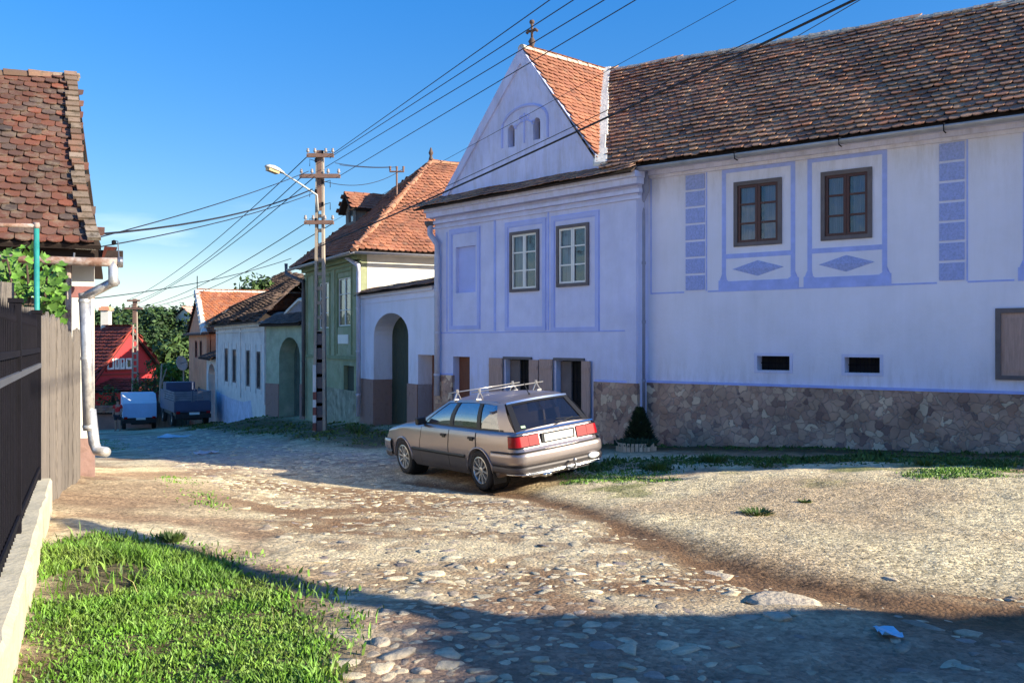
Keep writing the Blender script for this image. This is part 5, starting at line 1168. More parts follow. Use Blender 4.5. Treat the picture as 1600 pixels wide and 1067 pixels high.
    mb = MB(); fbox(mb, HF, L - .27, L, -1, zt, -.35, .0); fbox(mb, HF, L - .30, L + .02, zt, zt + .1, -.35, .04)
    c = HF.P(L, 0, -.0); g = Vector((-.47, .883, 0)); 
    for (p, q) in ((HF.P(L - .002, 0, -.2), HF.P(L - .002, 0, 0) + g * 6),):
        mb.quad(Vector((p.x, p.y, -2)), Vector((q.x, q.y, -2)), Vector((q.x, q.y, zt)), Vector((p.x, p.y, zt)))
        m_ = p.lerp(q, .5); mb.quad(Vector((p.x, p.y, zt)), Vector((q.x, q.y, zt)), Vector((m_.x, m_.y, zt + 2.6)))
    mb.build('white_corner', m_white, t)
    mb = MB(); fbox(mb, HF, L - .275, L + .004, 2.18, 2.33, -.2, .006); mb.build('painted_corner_band', M('rose_band', (.30, .13, .12), .85), t)
    mb = MB(); fbox(mb, HF, L - .276, L + .006, -1, .32, -.36, .008); mb.build('brown_skirt', m_stone2, t)
    mb = MB(); 
    for k in range(18): fbox(mb, HF, 0, L - .42, -1 + k * .2, -.82 + k * .2, -.32 - .02 * (k % 2), -.18 + .012 * math.sin(k * 3))
    mb.build('log_wall', m_log, t)
    mb = MB(); fbox(mb, HF, L - .42, L - .30, -1, zt, -.15, -.03); mb.build('corner_post', m_gate, t)
    mb = MB(); p0 = HF.P(*HF.px(107, 410, .15), .15); mb.tube([Vector((p0.x, p0.y, 1.2)), Vector((p0.x, p0.y, 2.6))], .035, 8); mb.build('rusty_post', m_rustpipe, t)
    eo_ = .55; z = HF.px(80, 378, eo_)[1]; er = HF.P(HF.px(158, 380, eo_)[0], z, eo_); el = HF.P(L - 7, z, eo_)
    far = HF.P(L - 3, z + 3.08, eo_ - 3.25); N = plane_frame(el, er, far)[2]
    rR = rayplane(120, 119, er, N); rM = rayplane(133, 285, er, N); rM2 = rayplane(126, 200, er, N); rM3 = rayplane(144, 340, er, N); rL = rayplane(0, 114, er, N); rL = rR + (rL - rR) * 3.2
    poly = [el, er, rM3, rM, rM2, rR, rL]
    roof_part(t, [poly], m_tile_left, 'roof', w=.185, e=.150, th=.018, sag=.045, seed=51, arc=7, ridges=[(rL, rR)], ridge_mat=m_verge, rr=.11, step=.33, lift=1.9)
    # mortared verge
    mb = MB(); pts = [er, rM3, rM, rM2, rR]; q = random.Random(9)
    for a, b in zip(pts[:-1], pts[1:]):
        n = max(2, int((b - a).length / .14))
        for i in range(n):
            p = a.lerp(b, i / n) + N * .05; d = (b - a) / n; s = (el - er).normalized() * q.uniform(.12, .2); mb.box8([p, p + d * .95, p + s + d, p + s, p + N * .05, p + d * .9 + N * .035, p + s + d * .9 + N * .03, p + s + N * .05])
    mb.build('verge_mortar', m_verge, t)
    # back slope
    bs = -HF.n * 6.2; mb = MB(); deck(mb, [er + bs, el + bs, rL, rR]); mb.build('back_roof', m_deck, t)
    mb = MB(); A = HF.P(L + .02, z + .22, .25); B = HF.P(*HF.px(184, 398, .1), .1)
    a, b, c_ = HF.P(*HF.px(163, 385, .4), .4), HF.P(*HF.px(183, 386, .2), .2), HF.P(*HF.px(157, 412, .35), .35)
    mb.mesh([a, b, c_, a - HF.n * .5, b - HF.n * .4, c_ - HF.n * .5], [(0, 2, 1), (3, 4, 5), (0, 1, 4, 3), (1, 2, 5, 4), (2, 0, 3, 5)]); mb.build('eave_corner_board', m_brown_paint, t)
    mb = MB(); zf = z - .22; fbox(mb, HF, 3, L + .35, zf - .05, zf + .16, .3, .33); mb.build('fascia_board', m_deck, t)
    Hp = lambda x, y, o: HF.P(*HF.px(x, y, o), o)
    mb = MB(); mb.tube([Hp(-60, 399, .62), Hp(60, 406, .62), Hp(130, 409, .62), Hp(190, 410, .62)], [.045, .05, .055, .06], 12); gt = mb.build('gutter', m_rustpipe, t, True)
    mb = MB(); mb.lathe([(.066, -.03), (.07, .0), (.066, .03)], Hp(188, 410, .62), (Hp(190, 410, .62) - Hp(130, 409, .62)), 12); mb.tube([Hp(115, 408, .62), Hp(116, 395, .62)], .012, 5); mb.tube([Hp(186, 404, .62), Hp(184, 377, .6), Hp(178, 376, .6)], .008, 5); build_each(mb, 'gutter_strap', m_steel, gt)
    mb = MB(); mb.lathe([(0, -.035), (.03, -.02), (.03, .02), (0, .035)], Hp(178, 379, .6), n=8); mb.build('insulator_knob', m_iron, gt)
    mb = MB(); r = .072; mb.tube([Hp(177, 408, .62), Hp(177, 440, .6), Hp(177, 446, .58)], r * .85, 14); mb.tube([Hp(183, 438, .6), Hp(128, 466, .35)], r * .82, 14)
    mb.tube([Hp(132, 458, .35), Hp(136, 560, .35), Hp(139, 672, .35)], r, 16); mb.tube([Hp(141, 640, .35), Hp(147, 692, .35), Hp(152, 704, .38), Hp(166, 706, .60)], [r * 1.0, r * .95, r * .9, r * .88], 14)
    for y in (470, 560, 666): mb.lathe([(r * 1.07, -.02), (r * 1.1, 0), (r * 1.07, .02)], Hp(132 + (y - 458) * .033, y, .35), n=16)
    mb.build('downpipe', m_galv, t, True)
    # pipe trellis and vine
    q = lambda a, b, yy: at(a, b, yy)
    v = empty('pipe_trellis', q(57, 700, 9.2), 'turquoise painted steel pipe post with a rusty cross pipe behind the railing', 'trellis')
    mb = MB(); mb.tube([q(59, 800, 9.6), q(57, 354, 9.6)], .027, 10); mb.build('post', m_teal, v, True)
    mb = MB(); mb.tube([q(-140, 349, 9.4), q(62, 353, 9.6)], .022, 8); mb.tube([q(57, 357, 9.6), q(57, 348, 9.6)], .032, 8); mb.build('cross_pipe', m_rustpipe, v, True)
    g = empty('grape_vine', q(40, 700, 10.2), 'bright green leafy vine growing behind the railing beside the turquoise pipe', 'vine')
    mb = MB(); rg = random.Random(3)
    for k in range(3): mb.tube([q(20 + k * 25, 640, 10.3), q(30 + k * 18, 500, 10.2), q(10 + k * 32, 400 + k * 14, 10.1)], [.03, .02, .01], 6)
    mb.build('stem', m_bark, g)
    mb = MB()
    for i in range(360):
        k = rg.random()
        if k < .58: px, py = rg.gauss(22, 26), rg.gauss(440, 24)
        else: px, py = rg.gauss(84, 9), rg.gauss(462, 22)
        if py < 384 or px > 104: continue
        yy = rg.uniform(9.9, 10.9); c = q(px, py, yy); s = rg.uniform(.035, .075); a = rg.uniform(0, 6.28); nrm = Vector((rg.gauss(.2, .5), rg.gauss(-.7, .4), rg.gauss(.5, .4))).normalized()
        x = nrm.orthogonal().normalized(); y = nrm.cross(x); ps = []
        for j in range(9):
            an = a + j * 6.283 / 9; rr_ = s * (1 if j % 2 else .72) * (1 if j else .3); ps.append(c + x * math.cos(an) * rr_ + y * math.sin(an) * rr_ + nrm * (.012 if j % 2 else 0))
        mb.quad(*ps)
    mb.build('leaves', m_leafg, g)
    s = empty('wooden_stump_post', q(5, 700, 9.7), 'rough grey tree trunk post standing behind the railing at the left edge', 'post')
    mb = MB(); c = q(3, 470, 9.7); mb.tube([Vector((c.x, c.y, -.5)), Vector((c.x, c.y, 1.9)), Vector((c.x + .02, c.y, 2.22))], [.13, .12, .10], 9); mb.build('trunk', m_boards, s)
left_side()

# house just outside the frame at right, whose shade falls on the foreground
def offframe():
    a = Vector((8.78, 2.0, 0)); X = Vector((.996, .085, 0)); Yv = Vector((.46, -.888, 0))
    t = empty('roadside_house', a + X * 4 + Yv * 4, 'cream house beyond the right edge whose shade falls across the road', 'house')
    h = 3.75; w, d = 9, 8; P = lambda i, j, z: a + X * i + Yv * j + Vector((0, 0, z))
    mb = MB(); mb.box8([P(.3, .3, -.5), P(w, .3, -.5), P(w, d, -.5), P(.3, d, -.5), P(.3, .3, h), P(w, .3, h), P(w, d, h), P(.3, d, h)]); mb.build('wall', m_white, t)
    e = [P(0, 0, h), P(w + .3, 0, h), P(w + .3, d + .3, h), P(0, d + .3, h)]; r0, r1 = P(3.6, 4.2, h + 2.2), P(w - 3.2, 4.2, h + 2.2)
    roof_part(t, [[e[0], e[1], r1, r0], [e[2], e[3], r0, r1], [e[3], e[0], r0], [e[1], e[2], r1]], m_tile_far, 'roof', w=.4, e=.35, th=.03, arc=3, thick=.2)
    mb = MB(); b0 = P(.2, .1, 3.86); b1 = Vector((5.25, 4.95, 3.86)); mb.tube([b0, b1], .12, 8); mb.build('shadow_band_beam', m_log, t)  # unseen beam, added only to cast the narrow shadow band across the grass
    for i in (1.5, 4, 6.5): 
        F = Fr((0, 0), (1, 0)); F.a = P(0, .3, 0); F.d = X; F.n = Vector((0, 1, 0)); win(F, i, i + .9, 1, 2.4, t, m_grey_frame, m_white_paint, o=.08, glass=m_glass_dark, curtain=False)
offframe()

# ------------------------------------------------------------ poles and wires
def near_pole():
    Y = 28.; q = lambda x, y, d=0.: at(x, y, Y + d); b = q(500, 670); x0 = b.x; zb = tz(x0, Y) - .3
    t = empty('utility_pole', Vector((x0, Y, zb)), 'tall concrete utility pole with crossarms and a street light before the green house', 'pole')
    top = q(500, 236).z; H = top - zb
    mb = MB()
    def wd(z): return .15 - .07 * (z - zb) / H
    for s in (-1, 1):
        w0, w1 = wd(zb), wd(top)
        mb.box8([(x0 + s * w0 - .045, Y - .12, zb), (x0 + s * w0 + .045, Y - .12, zb), (x0 + s * w0 + .045, Y + .12, zb), (x0 + s * w0 - .045, Y + .12, zb),
                 (x0 + s * w1 - .03, Y - .09, top), (x0 + s * w1 + .03, Y - .09, top), (x0 + s * w1 + .03, Y + .09, top), (x0 + s * w1 - .03, Y + .09, top)])
    n = 20
    for k in range(n):
        z = zb + H * (k + .5) / n; w = wd(z) - .03; mb.box((x0, Y, z), (w * 2, .1, .10))
    mb.build('shaft', m_conc_pole, t)
    mb = MB(); z1 = q(500, 518).z; w = wd(z1) - .04; mb.box8([(x0 - .12, Y - .05, zb), (x0 + .12, Y - .05, zb), (x0 + .12, Y + .05, zb), (x0 - .12, Y + .05, zb), (x0 - w, Y - .05, z1), (x0 + w, Y - .05, z1), (x0 + w, Y + .05, z1), (x0 - w, Y + .05, z1)]); mb.build('lower_web', m_grey_frame, t)
    z2 = q(500, 330).z; mb = MB(); mb.box8([(x0 - .075, Y - .098, z2), (x0 + .075, Y - .098, z2), (x0 + .075, Y - .05, z2), (x0 - .075, Y - .05, z2), (x0 - .06, Y - .098, top), (x0 + .06, Y - .098, top), (x0 + .06, Y - .05, top), (x0 - .06, Y - .05, top)]); mb.build('upper_web', m_polewood, t)
    for k, (y0, y1) in enumerate(((672, 660), (648, 636), (624, 612))):
        mb = MB(); za, zc = q(0, y0).z, q(0, y1).z; mb.box((x0 - wd(za) , Y - .0, (za + zc) / 2), (.10, .26, zc - za)); mb.build('red_marking_band', M('faded_red_band', (.26, .08, .06), .8), t)
    mb = MB(); za, zc = q(0, 660).z, q(0, 570).z; mb.box((x0 - wd(za), Y, (za + zc) / 2), (.096, .25, zc - za)); mb.build('white_marking_band', m_white_sh, t)
    arms = ((245, 481, 523), (277, 470, 533), (349, 477, 523))
    ins = []
    for y, xa, xb in arms:
        mb = MB(); a, b_ = q(xa, y), q(xb, y); c = (a + b_) / 2; mb.box(c + Vector((0, -.14, 0)), (b_.x - a.x, .09, .10)); mb.box(c + Vector((0, -.14, .06)), (b_.x - a.x - .1, .02, .03)); ar = mb.build('crossarm', m_polewood, t)
        for f in (.04, .3, .7, .96):
            p = a.lerp(b_, f) + Vector((0, -.14, .05)); mb = MB(); mb.lathe([(.015, 0), (.015, .05), (.045, .06), (.05, .10), (.03, .12), (.04, .16), (0, .18)], p, n=10); mb.build('insulator', M('insulator_porcelain', (.35, .30, .28), .3), ar, True); ins.append(p + Vector((0, 0, .12)))
    mb = MB()
    for s, z in ((-1, 252), (1, 240), (1, 285), (-1, 300), (1, 320), (-1, 345)): c = q(500, z); mb.box((x0 + s * .10, Y - .12, c.z), (.06, .06, .12)); mb.tube([q(500 + s * 6, z, -.14), q(500 + s * 16, z - 3, -.14), q(500 + s * 16, z + 8, -.14)], .012, 5)
    build_each(mb, 'pole_fitting', m_iron, t)
    # lamp arm
    mb = MB(); mb.tube([q(497, 330, -.14), q(495, 305, -.16), q(470, 288, -.6), q(443, 271, -1.0)], [.035, .033, .028, .025], 8); ar = mb.build('lamp_arm', M('lamp_arm_paint', (.50, .50, .47), .5, metallic=.2), t, True)
    p, d = q(443, 271, -1.0), (q(415, 260, -1.5) - q(443, 271, -1.0)); L = d.length; d.normalize(); sd = d.cross(Vector((0, 0, 1))).normalized(); up = sd.cross(d)
    mb = MB(); 
    rings = []
    for s, w, hgt in ((0, .05, .05), (.12, .08, .06), (.3, .12, .10), (.6, .14, .12), (.85, .12, .09), (1, .05, .04)):
        rings.append([p + d * (L * s) + sd * (w * math.cos(a)) + up * (hgt * max(math.sin(a), -.25)) for a in np.linspace(0, 2 * math.pi, 12, endpoint=False)])
    vs = [v for r in rings for v in r]; mb.mesh(vs, [(i * 12 + k, i * 12 + (k + 1) % 12, (i + 1) * 12 + (k + 1) % 12, (i + 1) * 12 + k) for i in range(5) for k in range(12)] + [tuple(range(12))[::-1], tuple(range(60, 72))])
    hd = mb.build('lamp_head', M('lamp_housing', (.5, .5, .48), .45), ar, True)
    mb = MB(); mb.box(p + d * L * .6 - up * .05, (L * .55, .18, .09), Matrix((d, sd, up)).transposed()); mb.build('lamp_lens', M('amber_lens', (.62, .42, .18), .25), hd)
    return ins, x0
ins, px0 = near_pole()
def far_pole():
    Y = 64.; q = lambda x, y, d=0.: at(x, y, Y + d); b = q(211, 640); zb = -5.2; x0 = b.x; top = q(211, 467).z; H = top - zb
    t = empty('utility_pole', Vector((x0, Y, zb)), 'distant pale lattice utility pole standing in front of the red house', 'pole')
    mb = MB()
    for s in (-1, 1): mb.tube([Vector((x0 + s * .24, Y, zb)), Vector((x0 + s * .10, Y, top))], [.07, .06], 5)
    for k in range(22): z = zb + H * (k + .5) / 22; mb.box((x0, Y, z), (.42 - .24 * (z - zb) / H, .08, .13))
    mb.build('shaft', m_conc_pole, t)
    z2 = q(0, 505).z; mb = MB(); mb.box((x0, Y - .1, (z2 + top) / 2), (.24, .06, top - z2)); mb.build('upper_web', m_polewood, t)
    for y, xa, xb in ((470, 200, 220), (482, 196, 224)):
        mb = MB(); a, b_ = q(xa, y), q(xb, y); mb.box((a + b_) / 2 + Vector((0, -.15, 0)), (b_.x - a.x, .12, .13)); mb.build('crossarm', m_polewood, t)
far_pole()
def wire(a, b, r=.011, sag=.0, n=14, ext=0., label='thin black overhead wire', name='power_line', cat='wire'):
    a, b = Vector(a), Vector(b); b = b + (b - a) * ext; mb = MB(); pts = [a.lerp(b, k / n) - Vector((0, 0, sag * 4 * (k / n) * (1 - k / n))) for k in range(n + 1)]
    mb.v = []; o0 = a.copy(); mb.tube([p - o0 for p in pts], r, 5); o = mb.build(name, m_wire); o.location = o0
    return tag(o, label, cat, 'overhead wires')
top = [ins[3], ins[2], ins[7], ins[7] + Vector((0, 0, .02)), ins[11]]
E1_ = ['uppermost of the wires from the pole over the pointed gable', 'second wire from the top running from the pole over the gable', 'third wire from the top running from the pole over the gable', 'fourth wire from the top, passing just left of the gable finial base', 'wire crossing the gable face and leaving the top of the photo near its middle']
for (s, e, lb_) in ((at(521, 240, 27.85), (868, -6), E1_[0]), (at(521, 243, 27.85), (906, -6), E1_[1]), (at(508, 262, 27.85), (955, -6), E1_[2]), (at(531, 275, 27.85), (1004, -6), E1_[3]), (at(521, 346, 27.85), (1162, -6), E1_[4])):
    wire(s, at(e[0], e[1], 14), .005 if e[0] > 1100 else .009, ext=1.3, label=lb_)
wire(at(500, 385, 27.8), at(1292, -6, 13.2), .021, ext=.8, label='thick black cable crossing the gable and the brown roof', sag=.25)
wire(at(500, 382, 27.8), at(1280, -6, 13.2), .008, ext=.8, label='thin messenger wire just above the thick black cable', sag=.17)
wire(at(1358, -8, 24), at(1215, 75, 34), .014, ext=.3, label='short wire vanishing behind the ridge of the long brown roof')
q = brk
wire(at(524, 255, 27.8), q + Vector((-.23, 0, .86)), .010, label='upper of the two straight wires from the pole to the roof bracket', sag=.05)
wire(at(531, 258, 27.8), q + Vector((0, 0, .86)), .010, label='lower of the two straight wires from the pole to the roof bracket', sag=.05)
wire(at(508, 284, 27.8), q + Vector((.23, 0, .80)), .010, label='sagging wire from the pole to the roof bracket', sag=.30)
wire(at(482, 268, 27.8), at(150, 362, 15.0), .011, ext=.3, label='thin wire from the pole to the old tiled house, crossing the other two', sag=.15)
wire(at(488, 296, 27.8), at(145, 343, 15.0), .019, ext=.3, label='thickest of the three wires from the pole to the old tiled house', sag=.35)
wire(at(488, 303, 27.8), at(152, 373, 15.0), .011, ext=.3, label='lowest of the three wires from the pole to the old tiled house', sag=.2)
for k, (x, y, x2, y2, lb_) in enumerate(((482, 243, 202, 468, 'highest wire running down the street from the near pole to the far pole'), (472, 276, 219, 468, 'wire from the left end of the second crossarm to the far pole'), (492, 276, 198, 481, 'wire from the middle of the second crossarm to the far pole'), (479, 348, 208, 481, 'wire from the left end of the lowest crossarm to the far pole'), (519, 350, 222, 481, 'wire from the right end of the lowest crossarm to the far pole'))):
    wire(at(x, y, 27.8), at(x2, y2, 63.8), .014, label=lb_, sag=.5)
wire(at(455, 404, 36), at(140, 458, 22), .012, ext=.2, label='low wire from the green house eave towards the left past the downpipe', sag=.25)

# ------------------------------------------------------------ estate car
m_car = M('bronze_grey_metallic', (.35, .30, .295), .32, .05, 2, 0, metallic=.7, coat=.35)
m_car_low = M('dull_bumper_grey', (.085, .075, .078), .5, .1, 3, .05, 40, metallic=.2)
m_trim = M('black_trim', (.012, .012, .014), .5, 0, bump=0)
m_cglass = glass_mat('car_glass', (.012, .012, .012), .45, .02, 0, .3)
m_chrome = M('chrome', (.75, .74, .72), .18, .02, bump=0, metallic=1)
m_alloy = M('alloy_rim', (.62, .60, .56), .35, .08, metallic=.7, bump=0)
m_tyre = M('rubber_tyre', (.025, .023, .023), .85, .25, 9, .2, 40)
m_redlamp = M('red_tail_lamp', (.30, .002, .006), .22, .12, 14, 0, spec=.3)
m_platew = M('blank_white_plate', (.78, .78, .76), .4, .02, bump=0)
m_silver = M('silver_bar', (.45, .43, .42), .32, .05, bump=0, metallic=.6)
def station_car():
    WB = 2.61; RR = .345
    def hw(y):          # plan half width
        t = abs(y - 1.25) / 2.25; w = .845 * (1 - .085 * t ** 4)
        for end, sgn in ((-1.0, 1), (3.48, -1)):
            d = (y - end) * sgn
            if d < .22: d = max(d, 0); w -= .14 * (1 - math.sqrt(max(0, 1 - (1 - d / .22) ** 2)))
        return w
    prof = [(.20, .93), (.26, .975), (.36, .995), (.50, 1.0), (.53, 1.0), (.60, 1.0), (.66, .993), (.74, .985), (.82, .972), (.88, .950), (.915, .915)]
    def pf(z):
        for (a, b), (c, d) in zip(prof[:-1], prof[1:]):
            if z <= c: k = max(0, (z - a) / (c - a)); return b + (d - b) * k
        return prof[-1][1]
    def yr(z): return float(np.interp(z, [.2, .3, .40, .62, .66, .72, .88, .93, 1.2], [-.94, -.975, -1.0, -1.0, -.965, -.955, -.93, -.89, -.86]))
    def yf(z): return float(np.interp(z, [.2, .3, .5, .62, .70, 1.0], [3.36, 3.44, 3.48, 3.46, 3.38, 3.30]))
    def zbelt(y): return .905 - .015 * abs(y - .6) - (.0 if y < 2 else (y - 2) ** 1.6 * .075)
    def zdeck(y): return float(np.interp(y, [-.9, 0, 2.0, 2.3, 2.8, 3.2, 3.48], [.925, .92, .935, .915, .87, .80, .70]))
    def side(y, z): return hw(y) * pf(z)
    def zarch(y, zl):
        for yc in (0, WB):
            d = abs(y - yc)
            if d < RR: zl = max(zl, .30 + math.sqrt(RR * RR - d * d))
        return zl
    N = 150; K = 14; rings = []
    for i in range(N + 1):
        s = i / N; y = -1.0 + 4.48 * s; zl0 = .235 if -.5 < y < 3.0 else .30; zl = zarch(y, zl0); zb = zbelt(y); zd = zdeck(y); r = []
        def pt(xf, z): return (xf, yr(z) + s * (yf(z) - yr(z)), z)
        r.append(pt(0, .24)); r.append(pt(.52, .24)); r.append(pt(.53, zl)); 
        for k in range(K + 1):
            z = zl + (zb - zl) * k / K; r.append(pt(side(y, z) * 1.0, z))
        w = side(y, zb)
        r.append(pt(w * .955, zb + (zd - zb) * .5 + .012)); r.append(pt(w * .85, zd + .012)); r.append(pt(w * .5, zd + .02)); r.append(pt(0, zd + .025)); rings.append(r)
    M_ = len(rings[0]); mb = MB()
    for sg in (1, -1):
        vs = [(p[0] * sg, p[1], p[2]) for r in rings for p in r]; fs = [(i * M_ + k, i * M_ + k + 1, (i + 1) * M_ + k + 1, (i + 1) * M_ + k) for i in range(N) for k in range(M_ - 1)]
        mb.mesh(vs, fs)
    for r in (rings[0], rings[-1]):
        for k in range(M_ - 1): a, b = r[k], r[k + 1]; mb.quad((-a[0], a[1], a[2]), a, b, (-b[0], b[1], b[2]))
    root = empty('estate_car', (.24, 14.64, -.59), 'bronze silver estate car with bare roof bars, tail towards the camera', 'car')
    body_ = mb.build('body', m_car, root, True, True)
    # greenhouse as ruled patches
    def lerp(a, b, t): return tuple(a[i] + (b[i] - a[i]) * t for i in range(3))
    def belt(s, sg):  # 0 rear, 1 front
        y = -.84 + s * (2.06 + .84); 
        return (sg * (side(min(max(y, -.8), 1.9), .90) * .945 - .03 * max(0, (s - .75) * 4) ** 2 - .03 * max(0, (.12 - s) * 8) ** 2), y, zdeck(y) - .004)
    def rail(s, sg):
        y = -.46 + s * (1.18 + .46); x = .585 - .03 * abs(2 * s - 1) ** 3; return (sg * x, y, 1.315 + .035 * (1 - (2 * s - .9) ** 2) - (.015 if s < .1 else 0))
    def gs(s, t, sg, off=0.):
        p = lerp(belt(s, sg), rail(s, sg), t); b = .028 * math.sin(math.pi * t) + off; return (p[0] + sg * b, p[1], p[2] + off * .3)
    def patch(mb, f, n, m):
        vs = [f(i / n, j / m) for i in range(n + 1) for j in range(m + 1)]; mb.mesh(vs, [(i * (m + 1) + j, (i + 1) * (m + 1) + j, (i + 1) * (m + 1) + j + 1, i * (m + 1) + j + 1) for i in range(n) for j in range(m)])
    # windscreen and rear glass
    def fsf(u, t, end):  # u across -1..1 ; end 1 front, 0 rear
        a = lerp(belt(end, 1), rail(end, 1), t); x = a[0] * (2 * u - 1); b = (1 - (2 * u - 1) ** 2) * (.10 if end else -.045) ; return (x, a[1] + b, a[2] + (1 - (2 * u - 1) ** 2) * .02 * t)
    mb = MB(); patch(mb, lambda u, t: fsf(u, t, 1), 14, 6); mb.build('windscreen', m_cglass, root, True, True)
    mb = MB(); patch(mb, lambda u, t: fsf(u, t, 0), 14, 6); rw = mb.build('rear_window', m_cglass, root, True, True)
    mb = MB()   # rear window surround
    def off(p, d): return (p[0], p[1] - d, p[2] + d * .4)
    for (u0, u1, t0, t1) in ((0, 1, .90, 1.0), (0, .075, 0, .9), (.925, 1, 0, .9), (.075, .925, 0, .06)):
        patch(mb, lambda u, t: off(fsf(u0 + (u1 - u0) * u, t0 + (t1 - t0) * t, 0), .012), 10, 4)
    mb.build('tailgate_frame', m_trim, root, True, True)
    mb = MB(); patch(mb, lambda u, t: off(fsf(u * 1.0, .955 + .06 * t, 0), .022 + .01 * t), 12, 2); mb.build('roof_edge_trim', m_chrome, root, True, True)
    mb = MB(); a = off(fsf(.5, .02, 0), .03); b = off(fsf(.80, .17, 0), .03); mb.tube([a, b], .008, 5); mb.tube([off(fsf(.56, .20, 0), .026), off(fsf(.93, .10, 0), .026)], .007, 5); mb.build('rear_wiper', m_trim, rw, False, True)
    mb = MB(); s0 = [off(fsf(u, t, 0), .008) for u, t in ((.085, .09), (.14, .09), (.14, .17), (.085, .17))]; mb.quad(*s0); mb.build('window_sticker', M('pale_green_sticker', (.45, .6, .4), .5, bump=0), rw, False, True)
    # roof
    mb = MB()
    def roofp(u, v):
        a = rail(v, 1); x = a[0] * (2 * u - 1); z = a[2] + .045 * (1 - (2 * u - 1) ** 2) * min(1, 8 * v + .2) * min(1, 6 * (1 - v) + .4); yb = (1 - (2 * u - 1) ** 2) * ((.10 * max(0, v - .8) * 5) + (-.045 * max(0, .1 - v) * 10)); return (x, a[1] + yb, z)
    patch(mb, roofp, 16, 20); mb.build('roof', m_car, root, True, True)
    yb0, yb1, yt0, yt1 = -.84, 2.06, -.46, 1.18
    def strip(sg, ya, yb, yc, yd, mat, name, t0=0., t1=1., off_=.01):
        # bottom from ya..yb, top yc..yd
        mb = MB(); sa, sb = (ya - yb0) / (yb1 - yb0), (yb - yb0) / (yb1 - yb0); sc_, sd = (yc - yt0) / (yt1 - yt0), (yd - yt0) / (yt1 - yt0)
        def f(u, t): tt = t0 + (t1 - t0) * t; s = (sa + (sb - sa) * u) * (1 - tt) + (sc_ + (sd - sc_) * u) * tt; s = min(max(s, 0), 1); return gs(s, tt, sg, off_)
        patch(mb, f, 4, 8); return mb.build(name, mat, root, True, True)
    for sg in (-1, 1):
        mb = MB(); patch(mb, lambda u, t: gs(u, t, sg, 0), 24, 8); sgl = mb.build('side_glass', m_cglass, root, True, True)
        strip(sg, 1.90, 2.06, 1.09, 1.18, m_car, 'front_pillar')
        strip(sg, .87, .98, .72, .82, m_trim, 'centre_pillar')
        strip(sg, .02, .12, .06, .15, m_trim, 'rear_pillar')
        strip(sg, -.84, -.50, -.46, -.30, m_car, 'tail_pillar')
        strip(sg, -.84, 2.06, -.46, 1.18, m_car, 'roof_rail', .90, 1.0, .014)
        strip(sg, -.60, 2.0, -.46, 1.18, m_trim, 'belt_moulding', .0, .06, .014)
        # doors
        for (ya, yb) in ((.935, 1.93), (.06, .925)):
            mb = MB()
            def f(u, t):
                y = ya + (yb - ya) * u; zl = max(.27, zarch(y - (0.0), .27) + (.03 if zarch(y, .27) > .27 else 0)); z = zl + (.885 - zl) * t; s = (y + 1) / 4.48
                return (sg * (side(y, z) + .006), yr(z) + s * (yf(z) - yr(z)), z)
            patch(mb, f, 16, 14)
            d = mb.build('door', m_car, root, True, True)
            mb = MB(); yy = ya + .13; mb.box((sg * (side(yy, .80) + .018), yy, .80), (.03, .15, .035)); mb.box((sg * (side(yy, .80) + .009), yy, .785), (.012, .11, .06)); mb.build('door_handle', m_trim, d, False, True)
            mb = MB()
            def seam(y): return [(sg * (side(y, z) + .0065), yr(z) + (y + 1) / 4.48 * (yf(z) - yr(z)), z) for z in np.linspace(max(.27, zarch(y, .27)), .885, 9)]
            for y in (ya, yb): mb.tube(seam(y), .0045, 4)
            mb.build('door_seam', m_trim, d, False, True)
        mb = MB()
        def g(u, t): y = .40 + (2.22 - .40) * u; z = .475 + .05 * t; s = (y + 1) / 4.48; return (sg * (side(y, z) + .015 + .008 * math.sin(math.pi * t)), yr(z) + s * (yf(z) - yr(z)), z)
        patch(mb, g, 12, 4); mb.build('side_moulding', m_trim, root, True, True)
        mb = MB()
        def g2(u, t): y = .37 + (2.24 - .37) * u; z = .215 + .26 * t; s = (y + 1) / 4.48; return (sg * (side(y, z) + .009), yr(z) + s * (yf(z) - yr(z)), z)
        patch(mb, g2, 12, 4); mb.build('sill_panel', m_car_low, root, True, True)
        for yc in (0, WB):
            mb = MB(); pts = []
            for k in range(19):
                a = math.pi * (k / 18); y = yc + (RR + .012) * math.cos(a); z = .30 + (RR + .012) * math.sin(a); pts.append((sg * (side(y, max(z, .3)) + .004), y, z))
            mb.tube(pts, .018, 6); mb.build('wheel_arch', m_car, root, True, True)
            mb = MB(); mb.lathe([(.36, 0), (.36, .3), (0, .3)], (sg * .80, yc, .33), (-sg, 0, 0), 20); mb.build('wheel_well', m_dark, root, False, True)
        mb = MB(); mb.box((sg * .845, 1.80, .985), (.17, .10, .12)); mb.box((sg * .77, 1.84, .94), (.12, .05, .04)); mr_ = mb.build('door_mirror', m_trim, root, False, True)
        bv = mr_.modifiers.new('b', 'BEVEL'); bv.width = .03; bv.segments = 3
